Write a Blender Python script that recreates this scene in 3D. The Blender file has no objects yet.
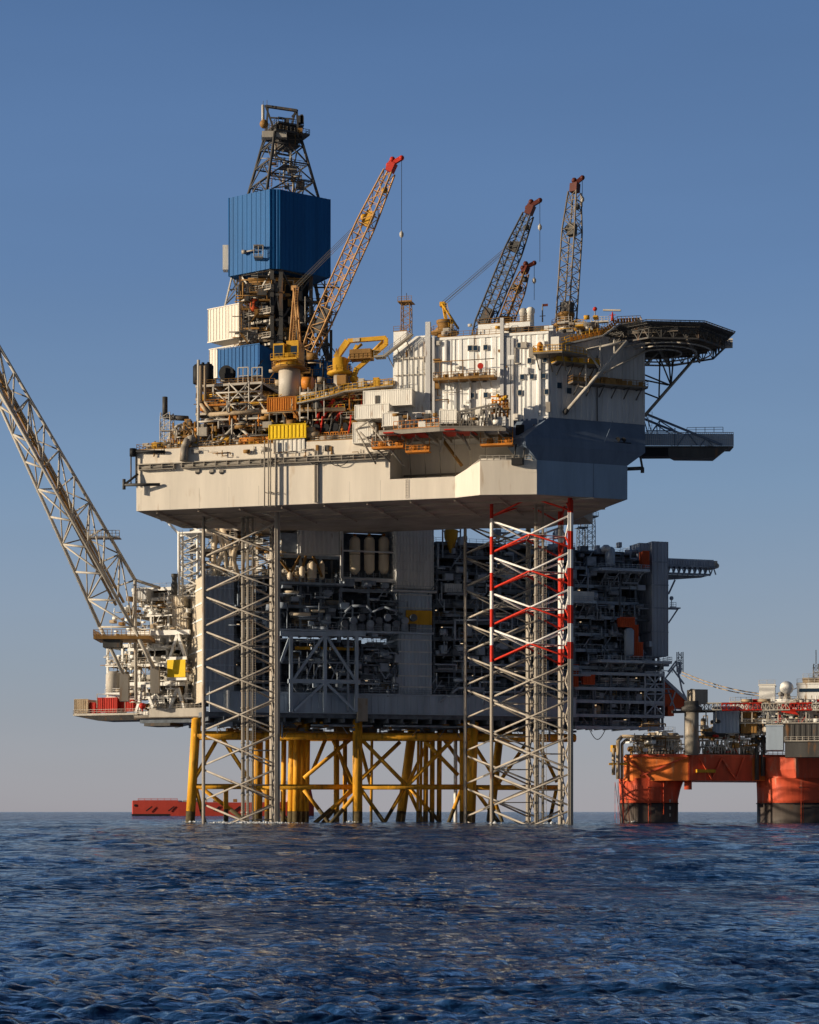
import bpy, math, random
import numpy as np
from mathutils import Vector, Matrix
random.seed(7)
SC = bpy.context.scene
COL = SC.collection
R_ = math.radians
CX, HY, FP, CH = 409.5, 811.7, 2000.0, 2.6   # picture centre, horizon row, focal length (px), camera height

# ---------------------------------------------------------------- frames
class Frame:
    def __init__(s, ox, oy, deg):
        s.ox, s.oy, s.a = ox, oy, R_(deg)
        s.c, s.s = math.cos(s.a), math.sin(s.a)
    def world(s, p):
        return Vector((s.ox + p[0]*s.c - p[1]*s.s, s.oy + p[0]*s.s + p[1]*s.c, p[2]))
    def local(s, X, Y, z=0):
        dx, dy = X-s.ox, Y-s.oy
        return Vector((dx*s.c + dy*s.s, -dx*s.s + dy*s.c, z))
    def at(s, px, py, y=0.0):
        """the point seen at (px,py) lying on the plane y=const of this frame"""
        k = (px-CX)/FP
        x = (k*(s.oy + y*s.c) - s.ox + y*s.s)/(s.c - k*s.s)
        D = s.oy + x*s.s + y*s.c
        return Vector((x, y, CH + (HY-py)*D/FP))
    def x(s, px, y=0.0): return s.at(px, 500, y)[0]
    def z(s, px, py, y=0.0): return s.at(px, py, y)[2]
W = Frame(0, 0, 0)
RG = Frame(24.9, 390.0, -15.0)      # the jack-up, origin at its near hull corner
PL = Frame(-46.7, 452.0, 17.0)      # the fixed platform
FL = Frame((688-CX)/FP*446.0, 446.0, 20.0)       # the orange floating rig

# ---------------------------------------------------------------- materials
MATS = {}
def mat(name, col, rough=0.6, metal=0.0, var=0.25, sc=0.35, rust=0.0, rustcol=(0.16,0.07,0.03), streak=0.15, bump=0.0, spec=0.2):
    if name in MATS: return MATS[name]
    m = bpy.data.materials.new(name); m.use_nodes = True
    nt = m.node_tree; N = nt.nodes; L = nt.links
    b = N['Principled BSDF']
    b.inputs['Roughness'].default_value = rough
    b.inputs['Metallic'].default_value = metal
    b.inputs['Specular IOR Level'].default_value = spec
    g = N.new('ShaderNodeNewGeometry')
    mp = N.new('ShaderNodeMapping'); mp.inputs['Scale'].default_value = (sc, sc, sc*streak)
    L.new(g.outputs['Position'], mp.inputs['Vector'])
    n = N.new('ShaderNodeTexNoise'); n.inputs['Scale'].default_value = 1.0; n.inputs['Detail'].default_value = 5
    n.inputs['Roughness'].default_value = 0.65
    L.new(mp.outputs[0], n.inputs['Vector'])
    r = N.new('ShaderNodeMapRange'); r.inputs[1].default_value = 0.3; r.inputs[2].default_value = 0.7
    r.inputs[3].default_value = 1-var; r.inputs[4].default_value = 1+var*0.45
    L.new(n.outputs[0], r.inputs[0])
    mx = N.new('ShaderNodeVectorMath'); mx.operation = 'SCALE'
    mx.inputs[0].default_value = col
    L.new(r.outputs[0], mx.inputs['Scale'])
    out = mx.outputs[0]
    if rust > 0:
        n2 = N.new('ShaderNodeTexNoise'); n2.inputs['Scale'].default_value = 1.0; n2.inputs['Detail'].default_value = 6
        mp2 = N.new('ShaderNodeMapping'); mp2.inputs['Scale'].default_value = (sc*2.3, sc*2.3, sc*0.5); mp2.inputs['Location'].default_value = (13, 5, 2)
        L.new(g.outputs['Position'], mp2.inputs['Vector']); L.new(mp2.outputs[0], n2.inputs['Vector'])
        r2 = N.new('ShaderNodeMapRange'); r2.inputs[1].default_value = 0.68-rust*0.25; r2.inputs[2].default_value = 0.8-rust*0.15
        L.new(n2.outputs[0], r2.inputs[0])
        mm = N.new('ShaderNodeMix'); mm.data_type = 'RGBA'
        L.new(r2.outputs[0], mm.inputs[0]); L.new(out, mm.inputs[6]); mm.inputs[7].default_value = (*rustcol, 1)
        out = mm.outputs[2]
    L.new(out, b.inputs['Base Color'])
    if bump:
        bp = N.new('ShaderNodeBump'); bp.inputs['Strength'].default_value = bump; bp.inputs['Distance'].default_value = 0.2
        L.new(n.outputs[0], bp.inputs['Height']); L.new(bp.outputs[0], b.inputs['Normal'])
    MATS[name] = m
    return m

def banded(name, cola, colb, z0, bay, zmin, base, phase=0.5):
    """two paints in horizontal bands above zmin, bare paint under it"""
    m = mat(name, base, 0.55, rust=0.25)
    nt = m.node_tree; N = nt.nodes; L = nt.links
    b = N['Principled BSDF']; src = b.inputs['Base Color'].links[0].from_socket
    g = N.new('ShaderNodeNewGeometry'); sx = N.new('ShaderNodeSeparateXYZ'); L.new(g.outputs['Position'], sx.inputs[0])
    a = N.new('ShaderNodeMath'); a.operation = 'SUBTRACT'; L.new(sx.outputs[2], a.inputs[0]); a.inputs[1].default_value = z0
    d = N.new('ShaderNodeMath'); d.operation = 'DIVIDE'; L.new(a.outputs[0], d.inputs[0]); d.inputs[1].default_value = bay
    f = N.new('ShaderNodeMath'); f.operation = 'FLOORED_MODULO'; L.new(d.outputs[0], f.inputs[0]); f.inputs[1].default_value = 1.0
    gt = N.new('ShaderNodeMath'); gt.operation = 'GREATER_THAN'; L.new(f.outputs[0], gt.inputs[0]); gt.inputs[1].default_value = phase
    m1 = N.new('ShaderNodeMix'); m1.data_type = 'RGBA'; L.new(gt.outputs[0], m1.inputs[0])
    m1.inputs[6].default_value = (*cola, 1); m1.inputs[7].default_value = (*colb, 1)
    g2 = N.new('ShaderNodeMath'); g2.operation = 'GREATER_THAN'; L.new(sx.outputs[2], g2.inputs[0]); g2.inputs[1].default_value = zmin
    m2 = N.new('ShaderNodeMix'); m2.data_type = 'RGBA'; L.new(g2.outputs[0], m2.inputs[0])
    L.new(src, m2.inputs[6]); L.new(m1.outputs[2], m2.inputs[7]); L.new(m2.outputs[2], b.inputs['Base Color'])
    return m

M = dict(
 cream   = mat('cream_hull_paint', (0.82,0.735,0.62), 0.5, var=0.14, rust=0.22, rustcol=(0.58,0.45,0.32), sc=0.25, streak=0.1),
 under   = mat('hull_bottom_paint', (0.42,0.34,0.27), 0.9, var=0.35, sc=0.12, streak=1),
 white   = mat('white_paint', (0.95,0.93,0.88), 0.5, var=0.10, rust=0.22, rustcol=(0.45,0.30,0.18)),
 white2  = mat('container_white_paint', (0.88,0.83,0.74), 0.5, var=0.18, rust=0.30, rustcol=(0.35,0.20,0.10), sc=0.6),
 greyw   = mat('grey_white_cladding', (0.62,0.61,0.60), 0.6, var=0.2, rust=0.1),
 hblue   = mat('hull_blue_grey', (0.30,0.40,0.52), 0.5, var=0.18, rust=0.0),  # even blue-grey tone for the bow end of the hull
 hblue2  = mat('hull_dark_blue_grey', (0.17,0.22,0.30), 0.6, var=0.25),
 dblue   = mat('derrick_blue_cladding', (0.010,0.115,0.33), 0.6, var=0.2, sc=0.5, streak=0.05),
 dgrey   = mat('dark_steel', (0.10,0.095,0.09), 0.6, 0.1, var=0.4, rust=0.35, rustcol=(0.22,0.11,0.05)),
 mgrey   = mat('galvanised_steel', (0.36,0.32,0.27), 0.55, 0.1, var=0.3, rust=0.3, rustcol=(0.25,0.14,0.07)),
 lgrey   = mat('light_steel_paint', (0.55,0.50,0.43), 0.5, var=0.25, rust=0.25, rustcol=(0.34,0.20,0.11)),
 tan     = mat('tan_lagging', (0.50,0.38,0.25), 0.5, var=0.3, rust=0.2),
 legm    = mat('leg_steel', (0.50,0.44,0.37), 0.5, var=0.3, rust=0.3, rustcol=(0.30,0.18,0.10), sc=0.5),
 yellow  = mat('safety_yellow', (0.68,0.36,0.03), 0.55, var=0.35, rust=0.35),
 syellow = mat('sign_yellow', (0.90,0.60,0.02), 0.5, var=0.06),
 orange  = mat('orange_paint', (0.62,0.22,0.03), 0.5, var=0.35, rust=0.2),
 brown   = mat('rusty_ochre_paint', (0.32,0.17,0.05), 0.6, var=0.4, rust=0.3),
 red     = mat('red_paint', (0.55,0.035,0.02), 0.5, var=0.25),
 black   = mat('black_rubber', (0.02,0.02,0.022), 0.6, var=0.3),
 glass   = mat('dark_window_glass', (0.02,0.04,0.07), 0.12, var=0.2),
 jyellow = mat('jacket_yellow_paint', (0.90,0.43,0.035), 0.55, var=0.4, rust=0.55, rustcol=(0.24,0.13,0.03), sc=0.5),
 jdark   = mat('splash_zone_growth', (0.13,0.10,0.05), 0.7, var=0.5, sc=1.5, streak=1),
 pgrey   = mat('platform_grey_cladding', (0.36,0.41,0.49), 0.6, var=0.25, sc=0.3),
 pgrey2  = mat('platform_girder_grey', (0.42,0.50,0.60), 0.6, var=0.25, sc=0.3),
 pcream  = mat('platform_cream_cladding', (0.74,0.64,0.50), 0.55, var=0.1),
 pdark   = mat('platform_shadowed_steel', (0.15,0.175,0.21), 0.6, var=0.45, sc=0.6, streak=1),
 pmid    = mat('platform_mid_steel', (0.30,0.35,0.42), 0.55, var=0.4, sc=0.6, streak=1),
 plight  = mat('platform_light_pipe', (0.60,0.60,0.60), 0.45, 0.2, var=0.3),
 porange = mat('platform_orange', (0.62,0.10,0.03), 0.5, var=0.2),
 forange = mat('float_orange_paint', (0.95,0.24,0.05), 0.55, var=0.35, rust=0.45, rustcol=(0.80,0.40,0.20), sc=0.3),
 fred    = mat('float_red_paint', (0.72,0.11,0.05), 0.55, var=0.4, rust=0.4, rustcol=(0.62,0.30,0.20), sc=0.3),
 fdark   = mat('float_boot_topping', (0.11,0.09,0.08), 0.5, var=0.35, rust=0.2),
 shipred = mat('ship_red_hull', (0.50,0.06,0.04), 0.5, var=0.15, sc=0.1),
 silo    = mat('silo_paint', (0.80,0.66,0.48), 0.4, var=0.15),
 galv    = mat('grating', (0.24,0.20,0.16), 0.7, 0.1, var=0.4),
)
M['legred'] = banded('red_and_white_leg_paint', (0.86,0.82,0.78), (0.62,0.04,0.02), 57.9, 7.28, 32.7, (0.48,0.42,0.35), 0.5)
def lampmat():
    m = bpy.data.materials.new('work_light'); m.use_nodes = True
    b = m.node_tree.nodes['Principled BSDF']
    b.inputs['Emission Color'].default_value = (1.0,0.72,0.42,1); b.inputs['Emission Strength'].default_value = 1.1
    b.inputs['Base Color'].default_value = (0.9,0.8,0.6,1)
    return m
M['lamp'] = lampmat()
M['boom']=mat('crane_boom_ochre',(0.62,0.34,0.13),0.5,var=0.35,rust=0.2)
M['net']=mat('dark_net',(0.13,0.12,0.11),0.8,var=0.5,sc=2)
M['tipred']=mat('dark_red_paint',(0.13,0.03,0.02),0.5,var=0.3)

# ---------------------------------------------------------------- mesh builder
class MB:
    def __init__(s): s.v=[]; s.f=[]; s.sm=[]
    def add(s, vs, fs, smooth=False):
        o=len(s.v); s.v += [tuple(p) for p in vs]
        for f in fs: s.f.append([i+o for i in f]); s.sm.append(smooth)
        return s
    def box(s, x0,x1,y0,y1,z0,z1):
        v=[(x0,y0,z0),(x1,y0,z0),(x1,y1,z0),(x0,y1,z0),(x0,y0,z1),(x1,y0,z1),(x1,y1,z1),(x0,y1,z1)]
        return s.add(v, [(0,3,2,1),(4,5,6,7),(0,1,5,4),(1,2,6,5),(2,3,7,6),(3,0,4,7)])
    def prism(s, poly, z0, z1):
        n=len(poly); v=[(p[0],p[1],z0) for p in poly]+[(p[0],p[1],z1) for p in poly]
        return s.add(v, [list(range(n))[::-1], list(range(n,2*n))]+[(i,(i+1)%n,n+(i+1)%n,n+i) for i in range(n)])
    def loft(s, rings, cap=True, closed=True, smooth=False):
        n=len(rings[0]); v=[p for r in rings for p in r]; f=[]
        m = n if closed else n-1
        for k in range(len(rings)-1):
            for i in range(m):
                j=(i+1)%n; f.append((k*n+i,k*n+j,(k+1)*n+j,(k+1)*n+i))
        if cap: f += [list(range(n))[::-1], [(len(rings)-1)*n+i for i in range(n)]]
        return s.add(v,f,smooth)
    def tube(s, p, q, r, n=6, r2=None, cap=True):
        p=Vector(p); q=Vector(q); d=q-p
        if d.length<1e-6: return s
        d.normalize(); u=d.orthogonal().normalized()
        if abs(d.z)<0.99: u=d.cross(Vector((0,0,1))).normalized()
        w=d.cross(u); r2=r if r2 is None else r2
        a=[]; b=[]
        for i in range(n):
            t=2*math.pi*(i+.5)/n; e=u*math.cos(t)+w*math.sin(t)
            a.append(p+e*r); b.append(q+e*r2)
        o=len(s.v); s.v += [tuple(x) for x in a+b]
        for i in range(n):
            j=(i+1)%n; s.f.append([o+i,o+j,o+n+j,o+n+i]); s.sm.append(n>4)
        if cap:
            s.f.append([o+i for i in range(n)][::-1]); s.sm.append(False)
            s.f.append([o+n+i for i in range(n)]); s.sm.append(False)
        return s
    def pipe(s, pts, r, n=6):
        for a,b in zip(pts,pts[1:]): s.tube(a,b,r,n)
        for p in pts[1:-1]: s.ball(p,r*1.02,n,3)
        return s
    def ball(s, c, r, n=10, m=6):
        rings=[]
        for k in range(1,m):
            a=math.pi*k/m
            rings.append([(c[0]+r*math.sin(a)*math.cos(2*math.pi*i/n), c[1]+r*math.sin(a)*math.sin(2*math.pi*i/n), c[2]-r*math.cos(a)) for i in range(n)])
        return s.loft(rings, True, True, True)
    def lathe(s, c, prof, n=16):
        return s.loft([[(c[0]+r*math.cos(2*math.pi*i/n), c[1]+r*math.sin(2*math.pi*i/n), c[2]+z) for i in range(n)] for r,z in prof], True, True, True)
    def tankh(s, p, q, r, n=12):
        p=Vector(p); q=Vector(q); d=(q-p).normalized()
        s.tube(p,q,r,n); s.tube(p,p-d*r*0.4,r,n,r*0.55); s.tube(q,q+d*r*0.4,r,n,r*0.55); return s
    def ibeam(s, p, q, h=0.5, w=0.3):
        p=Vector(p); q=Vector(q); d=(q-p).normalized()
        u=d.cross(Vector((0,0,1)));  u = u.normalized() if u.length>1e-3 else Vector((1,0,0)); k=u.cross(d)
        def bb(cu,ck,hu,hk):
            v=[]
            for e in (p,q):
                for a,b in ((-1,-1),(1,-1),(1,1),(-1,1)): v.append(e+u*(cu+a*hu)+k*(ck+b*hk))
            s.add(v,[(0,1,2,3),(7,6,5,4),(0,4,5,1),(1,5,6,2),(2,6,7,3),(3,7,4,0)])
        bb(0,h/2-0.05,w/2,0.05); bb(0,-h/2+0.05,w/2,0.05); bb(0,0,0.05,h/2-0.1)
        return s
    def bar(s, p, q, w, h=None):
        h=w if h is None else h
        p=Vector(p); q=Vector(q); d=(q-p).normalized()
        u=d.cross(Vector((0,0,1)));  u = u.normalized() if u.length>1e-3 else Vector((1,0,0)); k=u.cross(d)
        v=[]
        for e in (p,q):
            for a,b in ((-1,-1),(1,-1),(1,1),(-1,1)): v.append(e+u*a*w/2+k*b*h/2)
        return s.add(v,[(0,1,2,3),(7,6,5,4),(0,4,5,1),(1,5,6,2),(2,6,7,3),(3,7,4,0)])
    def corr(s, p, q, z0, z1, pitch=0.6, dep=0.12, irregular=0, seed=1):
        """a corrugated sheet standing on the line p-q; depth goes outward (to the right of p->q)"""
        p=Vector((p[0],p[1],0)); q=Vector((q[0],q[1],0)); d=q-p; Lg=d.length; d.normalize(); o=Vector((d.y,-d.x,0))
        rr=random.Random(seed); xs=[]; t=0
        while t<Lg-1e-6:
            w=pitch*(1+irregular*rr.uniform(-.6,1.2)); w2=min(w,Lg-t)
            xs += [(t,0),(t+w2*.42,0),(t+w2*.5,dep),(t+w2*.92,dep)]; t+=w2
        xs.append((Lg,0)); n=len(xs); v=[]
        for x,e in xs:
            a=p+d*x+o*e; v += [(a.x,a.y,z0),(a.x,a.y,z1)]
        return s.add(v,[(2*i,2*i+2,2*i+3,2*i+1) for i in range(n-1)])
    def rail(s, pts, h=1.1, r=0.045, sp=1.6, kick=True):
        for a,b in zip(pts,pts[1:]):
            a=Vector(a); b=Vector(b); L=(b-a).length; n=max(1,int(L/sp)); up=Vector((0,0,h))
            for i in range(n+1): c=a.lerp(b,i/n); s.tube(c,c+up,r,4,cap=False)
            s.tube(a+up,b+up,r,4); s.tube(a+up*.55,b+up*.55,r*.8,4)
            if kick: s.bar(a+up*.1,b+up*.1,0.03,0.18)
        return s
    def ladder(s, p, q, w=0.5, ux=(1,0,0), r=0.04, sp=0.5):
        p=Vector(p); q=Vector(q); u=Vector(ux)*w/2
        s.tube(p-u,q-u,r,4); s.tube(p+u,q+u,r,4); n=int((q-p).length/sp)
        for i in range(n+1): c=p.lerp(q,i/max(1,n)); s.tube(c-u,c+u,r*.6,4,cap=False)
        return s
    def lattice(s, p, q, w0, wm, w1, bays, rc, rl, roll=45, t0=0.12, t1=0.75, n=5):
        """four-chord lattice boom from p to q"""
        p=Vector(p); q=Vector(q); d=(q-p).normalized()
        u=d.cross(Vector((0,0,1))).normalized() if abs(d.z)<.999 else Vector((1,0,0)); k=u.cross(d)
        def ring(t):
            w = w0+(wm-w0)*min(1,t/t0) if t<t0 else (wm if t<t1 else wm+(w1-wm)*(t-t1)/(1-t1))
            c=p.lerp(q,t); return [c+(u*math.cos(R_(roll+90*i))+k*math.sin(R_(roll+90*i)))*w*.7071 for i in range(4)]
        rs=[ring(i/bays) for i in range(bays+1)]
        for i in range(bays):
            for j in range(4):
                s.tube(rs[i][j],rs[i+1][j],rc,n,cap=False)
                a,b=(j,(j+1)%4) if i%2 else ((j+1)%4,j)
                s.tube(rs[i][a],rs[i+1][b],rl,4,cap=False)
                s.tube(rs[i][j],rs[i][(j+1)%4],rl*.8,4,cap=False)
        return s

class Thing:
    def __init__(s, name, label, cat, F=W, base=(0,0,0), group=None, kind=None):
        s.F=F; s.base=Vector(base); o=bpy.data.objects.new(name,None); COL.objects.link(o)
        o.empty_display_size=1; o.location=F.world(base); o.rotation_euler=(0,0,F.a)
        s.o=o; tag(o,label,cat,group,kind)
    def part(s, name, mb, m, parent=None, label=None):
        o=mesh_obj(name,mb,m,s.base); o.parent=parent or s.o
        if label: o['label']=label
        return o
def tag(o,label=None,cat=None,group=None,kind=None):
    if label: o['label']=label
    if cat: o['category']=cat
    if group: o['group']=group
    if kind: o['kind']=kind
def mesh_obj(name, mb, m, base=(0,0,0)):
    me=bpy.data.meshes.new(name); b=Vector(base)
    me.from_pydata([(v[0]-b[0],v[1]-b[1],v[2]-b[2]) for v in mb.v],[],mb.f)
    me.polygons.foreach_set('use_smooth', mb.sm)
    me.materials.append(M[m] if isinstance(m,str) else m)
    me.update(); o=bpy.data.objects.new(name,me); COL.objects.link(o); return o
def single(name, mb, m, label, cat, F=W, base=(0,0,0), group=None, kind=None):
    o=mesh_obj(name,mb,m,base); o.location=F.world(base); o.rotation_euler=(0,0,F.a); tag(o,label,cat,group,kind); return o
def dup(root, loc, rot=None, label=None, group=None):
    r=root.copy(); COL.objects.link(r); r.location=loc
    if rot is not None: r.rotation_euler=(0,0,rot)
    if label: r['label']=label
    if group: r['group']=group
    for ch in list(root.children):
        c=ch.copy(); COL.objects.link(c); c.parent=r
        for g in list(ch.children):
            d=g.copy(); COL.objects.link(d); d.parent=c
    return r

# clutter: separate part objects of process equipment inside a volume of a thing
def clutter(t, x0,x1,y0,y1,z0,z1, n, pal, seed, kinds='phvbcktd', lamps=0, dens=1.0):
    r=random.Random(seed); X=x1-x0; Y=y1-y0; Z=z1-z0
    for i in range(n):
        k=r.choice(kinds); m=r.choice(pal); mb=MB(); x=r.uniform(x0,x1); y=r.uniform(y0,y1)
        if k=='p':      # pipe run with a bend
            rr=r.uniform(.10,.28); z=r.uniform(z0+.4*Z,z1-.3); xe=min(x1,x+r.uniform(.2,.8)*X); zz=r.uniform(z0,z)
            for j in range(r.choice([1,2,3])):
                dz=j*rr*2.6; mb.pipe([(x,y,zz),(x,y,z-dz),(xe,y,z-dz),(xe,y,max(z0,z-dz-r.uniform(.5,2)))],rr,6); x+=rr*2.6
            nm='pipe'
        elif k=='h':    # pipe bundle / tray along x
            z=r.uniform(z0+.5*Z,z1-.2); a=r.uniform(x0,x0+.3*X); b=r.uniform(x1-.3*X,x1)
            for j in range(r.choice([2,3,4])): mb.tube((a,y,z-j*.42),(b,y,z-j*.42),r.uniform(.08,.2),6)
            for c in range(3): xx=a+(b-a)*(c+.5)/3; mb.bar((xx,y,z-1.6),(xx,y,z+.3),.16)
            nm='pipe_rack'
        elif k=='v':    # upright vessel
            rr=min(r.uniform(.5,1.2),X*.2+.2); h=min(Z*.85,r.uniform(2,5)); mb.lathe((x,y,z0),[(rr*.8,0),(rr*.8,.3),(rr,.4),(rr,h-.5),(rr*.75,h-.1),(rr*.2,h)],14); mb.pipe([(x,y,z0+h),(x,y,z0+h+.5),(x+rr*1.6,y,z0+h+.5),(x+rr*1.6,y,z0)],.12,5); nm='vessel'
        elif k=='b':    # skid-mounted cabinet with door lines
            w=min(r.uniform(1.0,3.2),X*.5); h=min(Z*.7,r.uniform(1.2,2.8)); mb.box(x,x+w,y,y+1.5,z0+.2,z0+h); mb.box(x-.1,x+w+.1,y-.1,y+1.6,z0,z0+.2)
            for c in range(int(w/.9)): mb.box(x+.1+c*.9,x+.8+c*.9,y-.05,y,z0+.4,z0+h-.2)
            nm='cabinet'
        elif k=='c':    # horizontal tank on saddles
            rr=min(r.uniform(.5,1.0),Z*.25); l=min(X*.6,r.uniform(2,5)); zc=z0+rr+.6; mb.tankh((x,y,zc),(x+l,y,zc),rr,12)
            for q in (.2,.8): mb.box(x+l*q-.15,x+l*q+.15,y-rr*.8,y+rr*.8,z0,zc-rr*.6)
            nm='tank'
        elif k=='k':    # pump with motor
            for j in range(r.choice([1,2,3])):
                xx=x+j*1.5; mb.tube((xx,y,z0+.7),(xx+.9,y,z0+.7),.38,9); mb.ball((xx+1.1,y,z0+.6),.35,8,5); mb.box(xx-.1,xx+1.4,y-.4,y+.4,z0,z0+.3); mb.tube((xx+1.1,y,z0+.6),(xx+1.1,y,z0+2.0),.12,5)
            nm='pump'
        elif k=='t':    # small access platform with ladder
            w=r.uniform(1.5,3.5); z=z0+r.uniform(.35,.7)*Z; mb.box(x,x+w,y,y+1.2,z-.1,z); mb.rail([(x,y,z),(x+w,y,z)],1.0,.04,.9); mb.ladder((x+w+.3,y,z0),(x+w+.3,y,z+1)); nm='access_platform'
        else:           # diagonal member
            mb.bar((x,y,z0),(min(x1,x+r.uniform(1,4)),y,z1),.22); nm='brace'
        t.part(nm,mb,m)
    if lamps:
        for i in range(lamps):
            x=r.uniform(x0,x1); y=y0+r.uniform(0,.4)*Y; z=z1-.5
            mb=MB().box(x,x+r.choice([.35,.6]),y,y+.2,z,z+.12); t.part('light',mb,'lamp')

def facade(t, F, px0,px1,py0,py1, y, n, pal, seed, prot=1.2, small=False, kinds='vvhhbbdrtk'):
    """irregular equipment hung on the outer face of a module: pipes, cabinets, stubs, small landings"""
    r=random.Random(seed)
    for i in range(n):
        k=r.choice(kinds); m=r.choice(pal); mb=MB(); px=r.uniform(px0,px1); py=r.uniform(py0,py1); yy=y-r.uniform(.1,prot); c=F.at(px,py,yy); q=.6 if small else 1.0
        if k=='v':
            l=r.uniform(1.5,6)*q; rr=r.uniform(.08,.24)*q; z0=max(c[2]-l,F.z(px,py1,yy)); mb.pipe([c,(c[0],yy,z0),(c[0]+r.choice([-1,1])*r.uniform(.3,2.0)*q,yy,z0)],rr,6); nm='pipe'
        elif k=='h':
            l=r.uniform(2,7)*q; rr=r.uniform(.07,.2)*q; mb.pipe([(c[0]-l/2,yy,c[2]),(c[0]+l/2,yy,c[2]),(c[0]+l/2,yy,c[2]-r.uniform(.3,2)*q)],rr,6); nm='pipe'
        elif k=='b':
            w=r.uniform(.5,2.4)*q; h=r.uniform(.6,2.2)*q; mb.box(c[0],c[0]+w,yy,y+.5,c[2],c[2]+h); mb.box(c[0]+.1,c[0]+w-.1,yy-.05,yy-.002,c[2]+.15,c[2]+h-.15); nm='cabinet'
        elif k=='d':
            l=r.uniform(2,4)*q; s=r.choice([-1,1]); mb.bar((c[0],yy,c[2]),(c[0]+s*l*.7,yy,c[2]-l),.2*q); nm='brace'
        elif k=='r':
            l=r.uniform(2,5)*q; mb.rail([(c[0],yy,c[2]),(c[0]+l,yy,c[2])],1.1,.05,1.0); mb.box(c[0],c[0]+l,yy,y+.4,c[2]-.15,c[2]); nm='landing'
        elif k=='t':
            rr=r.uniform(.3,.8)*q; mb.tube((c[0],yy,c[2]),(c[0]+r.uniform(1,2.6)*q,yy,c[2]),rr,10); nm='drum'
        else:
            rr=r.uniform(.2,.4)*q; mb.ball((c[0],yy,c[2]),rr,8,5); mb.tube((c[0],yy,c[2]-1.2*q),(c[0],yy,c[2]+1.2*q),rr*.45,6); nm='valve'
        t.part(nm,mb,m)

def deckplate(t, x0,x1,y0,y1,z, m='galv', edge='mgrey', th=.35, railm='mgrey', rail=True, joists=True, left=True):
    mb=MB(); mb.box(x0,x1,y0,y1,z-.08,z)
    if joists:
        n=max(2,int((x1-x0)/2.2))
        for i in range(1,n): xx=x0+(x1-x0)*i/n; mb.box(xx-.08,xx+.08,y0+.1,y1-.1,z-.4,z-.08)
    t.part('deck',mb,m)
    e=MB(); e.box(x0,x1,y0-.12,y0-.005,z-th,z+.12); e.box(x0-.12,x0-.005,y0,y1,z-th,z+.12); e.box(x1+.005,x1+.12,y0,y1,z-th,z+.12)
    t.part('edge_beam',e,edge)
    if rail:
        rm=MB(); pts=[(x0,y1,z),(x0,y0,z),(x1,y0,z),(x1,y1,z)] if left else [(x0,y0,z),(x1,y0,z),(x1,y1,z)]
        rm.rail(pts); t.part('railing',rm,railm)

def windows_px(t, wall, F, y, pts, w=.85, h=1.0):
    for px,py in pts:
        c=F.at(px,py,y); f=MB().box(c[0]-w/2,c[0]+w/2,y-.13,y-.02,c[2]-h/2,c[2]+h/2)
        o=t.part('window',f,'lgrey',wall)
        # the pane sits inside the frame mesh's own recess
        me=o.data; me.materials.append(M['glass']); 
        mb=MB(); mb.box(c[0]-w/2+.1,c[0]+w/2-.1,y-.16,y-.125,c[2]-h/2+.1,c[2]+h/2-.1)
        b=t.base; n=len(me.vertices)
        vs=[v.co[:] for v in me.vertices]+[(v[0]-b[0],v[1]-b[1],v[2]-b[2]) for v in mb.v]
        fs=[list(p.vertices) for p in me.polygons]+[[i+n for i in f] for f in mb.f]
        me.clear_geometry(); me.from_pydata(vs,[],fs)
        for p in me.polygons: p.material_index = 1 if p.index>=6 else 0
        me.update()
# ================================================================ camera, sky, sea
cam=bpy.data.cameras.new('camera'); co=bpy.data.objects.new('camera',cam); COL.objects.link(co); SC.camera=co
co.location=(0,0,CH); co.rotation_euler=(R_(90),0,0)
cam.sensor_fit='HORIZONTAL'; cam.sensor_width=36; cam.lens=FP/819*36; cam.shift_y=(HY-512)/819; cam.clip_start=1; cam.clip_end=60000
SUN_AZ, SUN_EL = 16.5, 12.0            # the sun stands to the left, a little towards the camera
sd=Vector((-math.cos(R_(SUN_AZ))*math.cos(R_(SUN_EL)), -math.sin(R_(SUN_AZ))*math.cos(R_(SUN_EL)), math.sin(R_(SUN_EL))))
sl=bpy.data.lights.new('sun','SUN'); sl.energy=5.0; sl.angle=R_(0.5); sl.color=(1.0,0.85,0.64)
so=bpy.data.objects.new('sun',sl); COL.objects.link(so); so.rotation_euler=(-sd).to_track_quat('-Z','Y').to_euler(); so.location=(-300,0,200)

wd=bpy.data.worlds.new('World'); SC.world=wd; wd.use_nodes=True; nt=wd.node_tree; N=nt.nodes; L=nt.links
bg=N['Background']
sk=N.new('ShaderNodeTexSky'); sk.sky_type='NISHITA'; sk.sun_disc=False; sk.sun_elevation=R_(SUN_EL)
sk.sun_rotation=math.atan2(sd.x,sd.y); sk.air_density=1.0; sk.dust_density=0.6; sk.ozone_density=2.0
tc=N.new('ShaderNodeTexCoord'); sp=N.new('ShaderNodeSeparateXYZ'); L.new(tc.outputs['Generated'],sp.inputs[0])
rp=N.new('ShaderNodeValToRGB'); L.new(sp.outputs[2],rp.inputs[0]); cr=rp.color_ramp
stops=SKY=[(0.0,(0.395,0.385,0.43)),(0.02,(0.375,0.385,0.44)),(0.07,(0.30,0.355,0.445)),(0.16,(0.205,0.315,0.485)),(0.26,(0.135,0.245,0.465)),(0.40,(0.078,0.165,0.36)),(0.6,(0.045,0.10,0.24)),(1.0,(0.02,0.05,0.13))]
while len(cr.elements)<len(stops): cr.elements.new(0.5)
for e,(p,c) in zip(cr.elements,stops): e.position=p; e.color=(*c,1)
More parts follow.
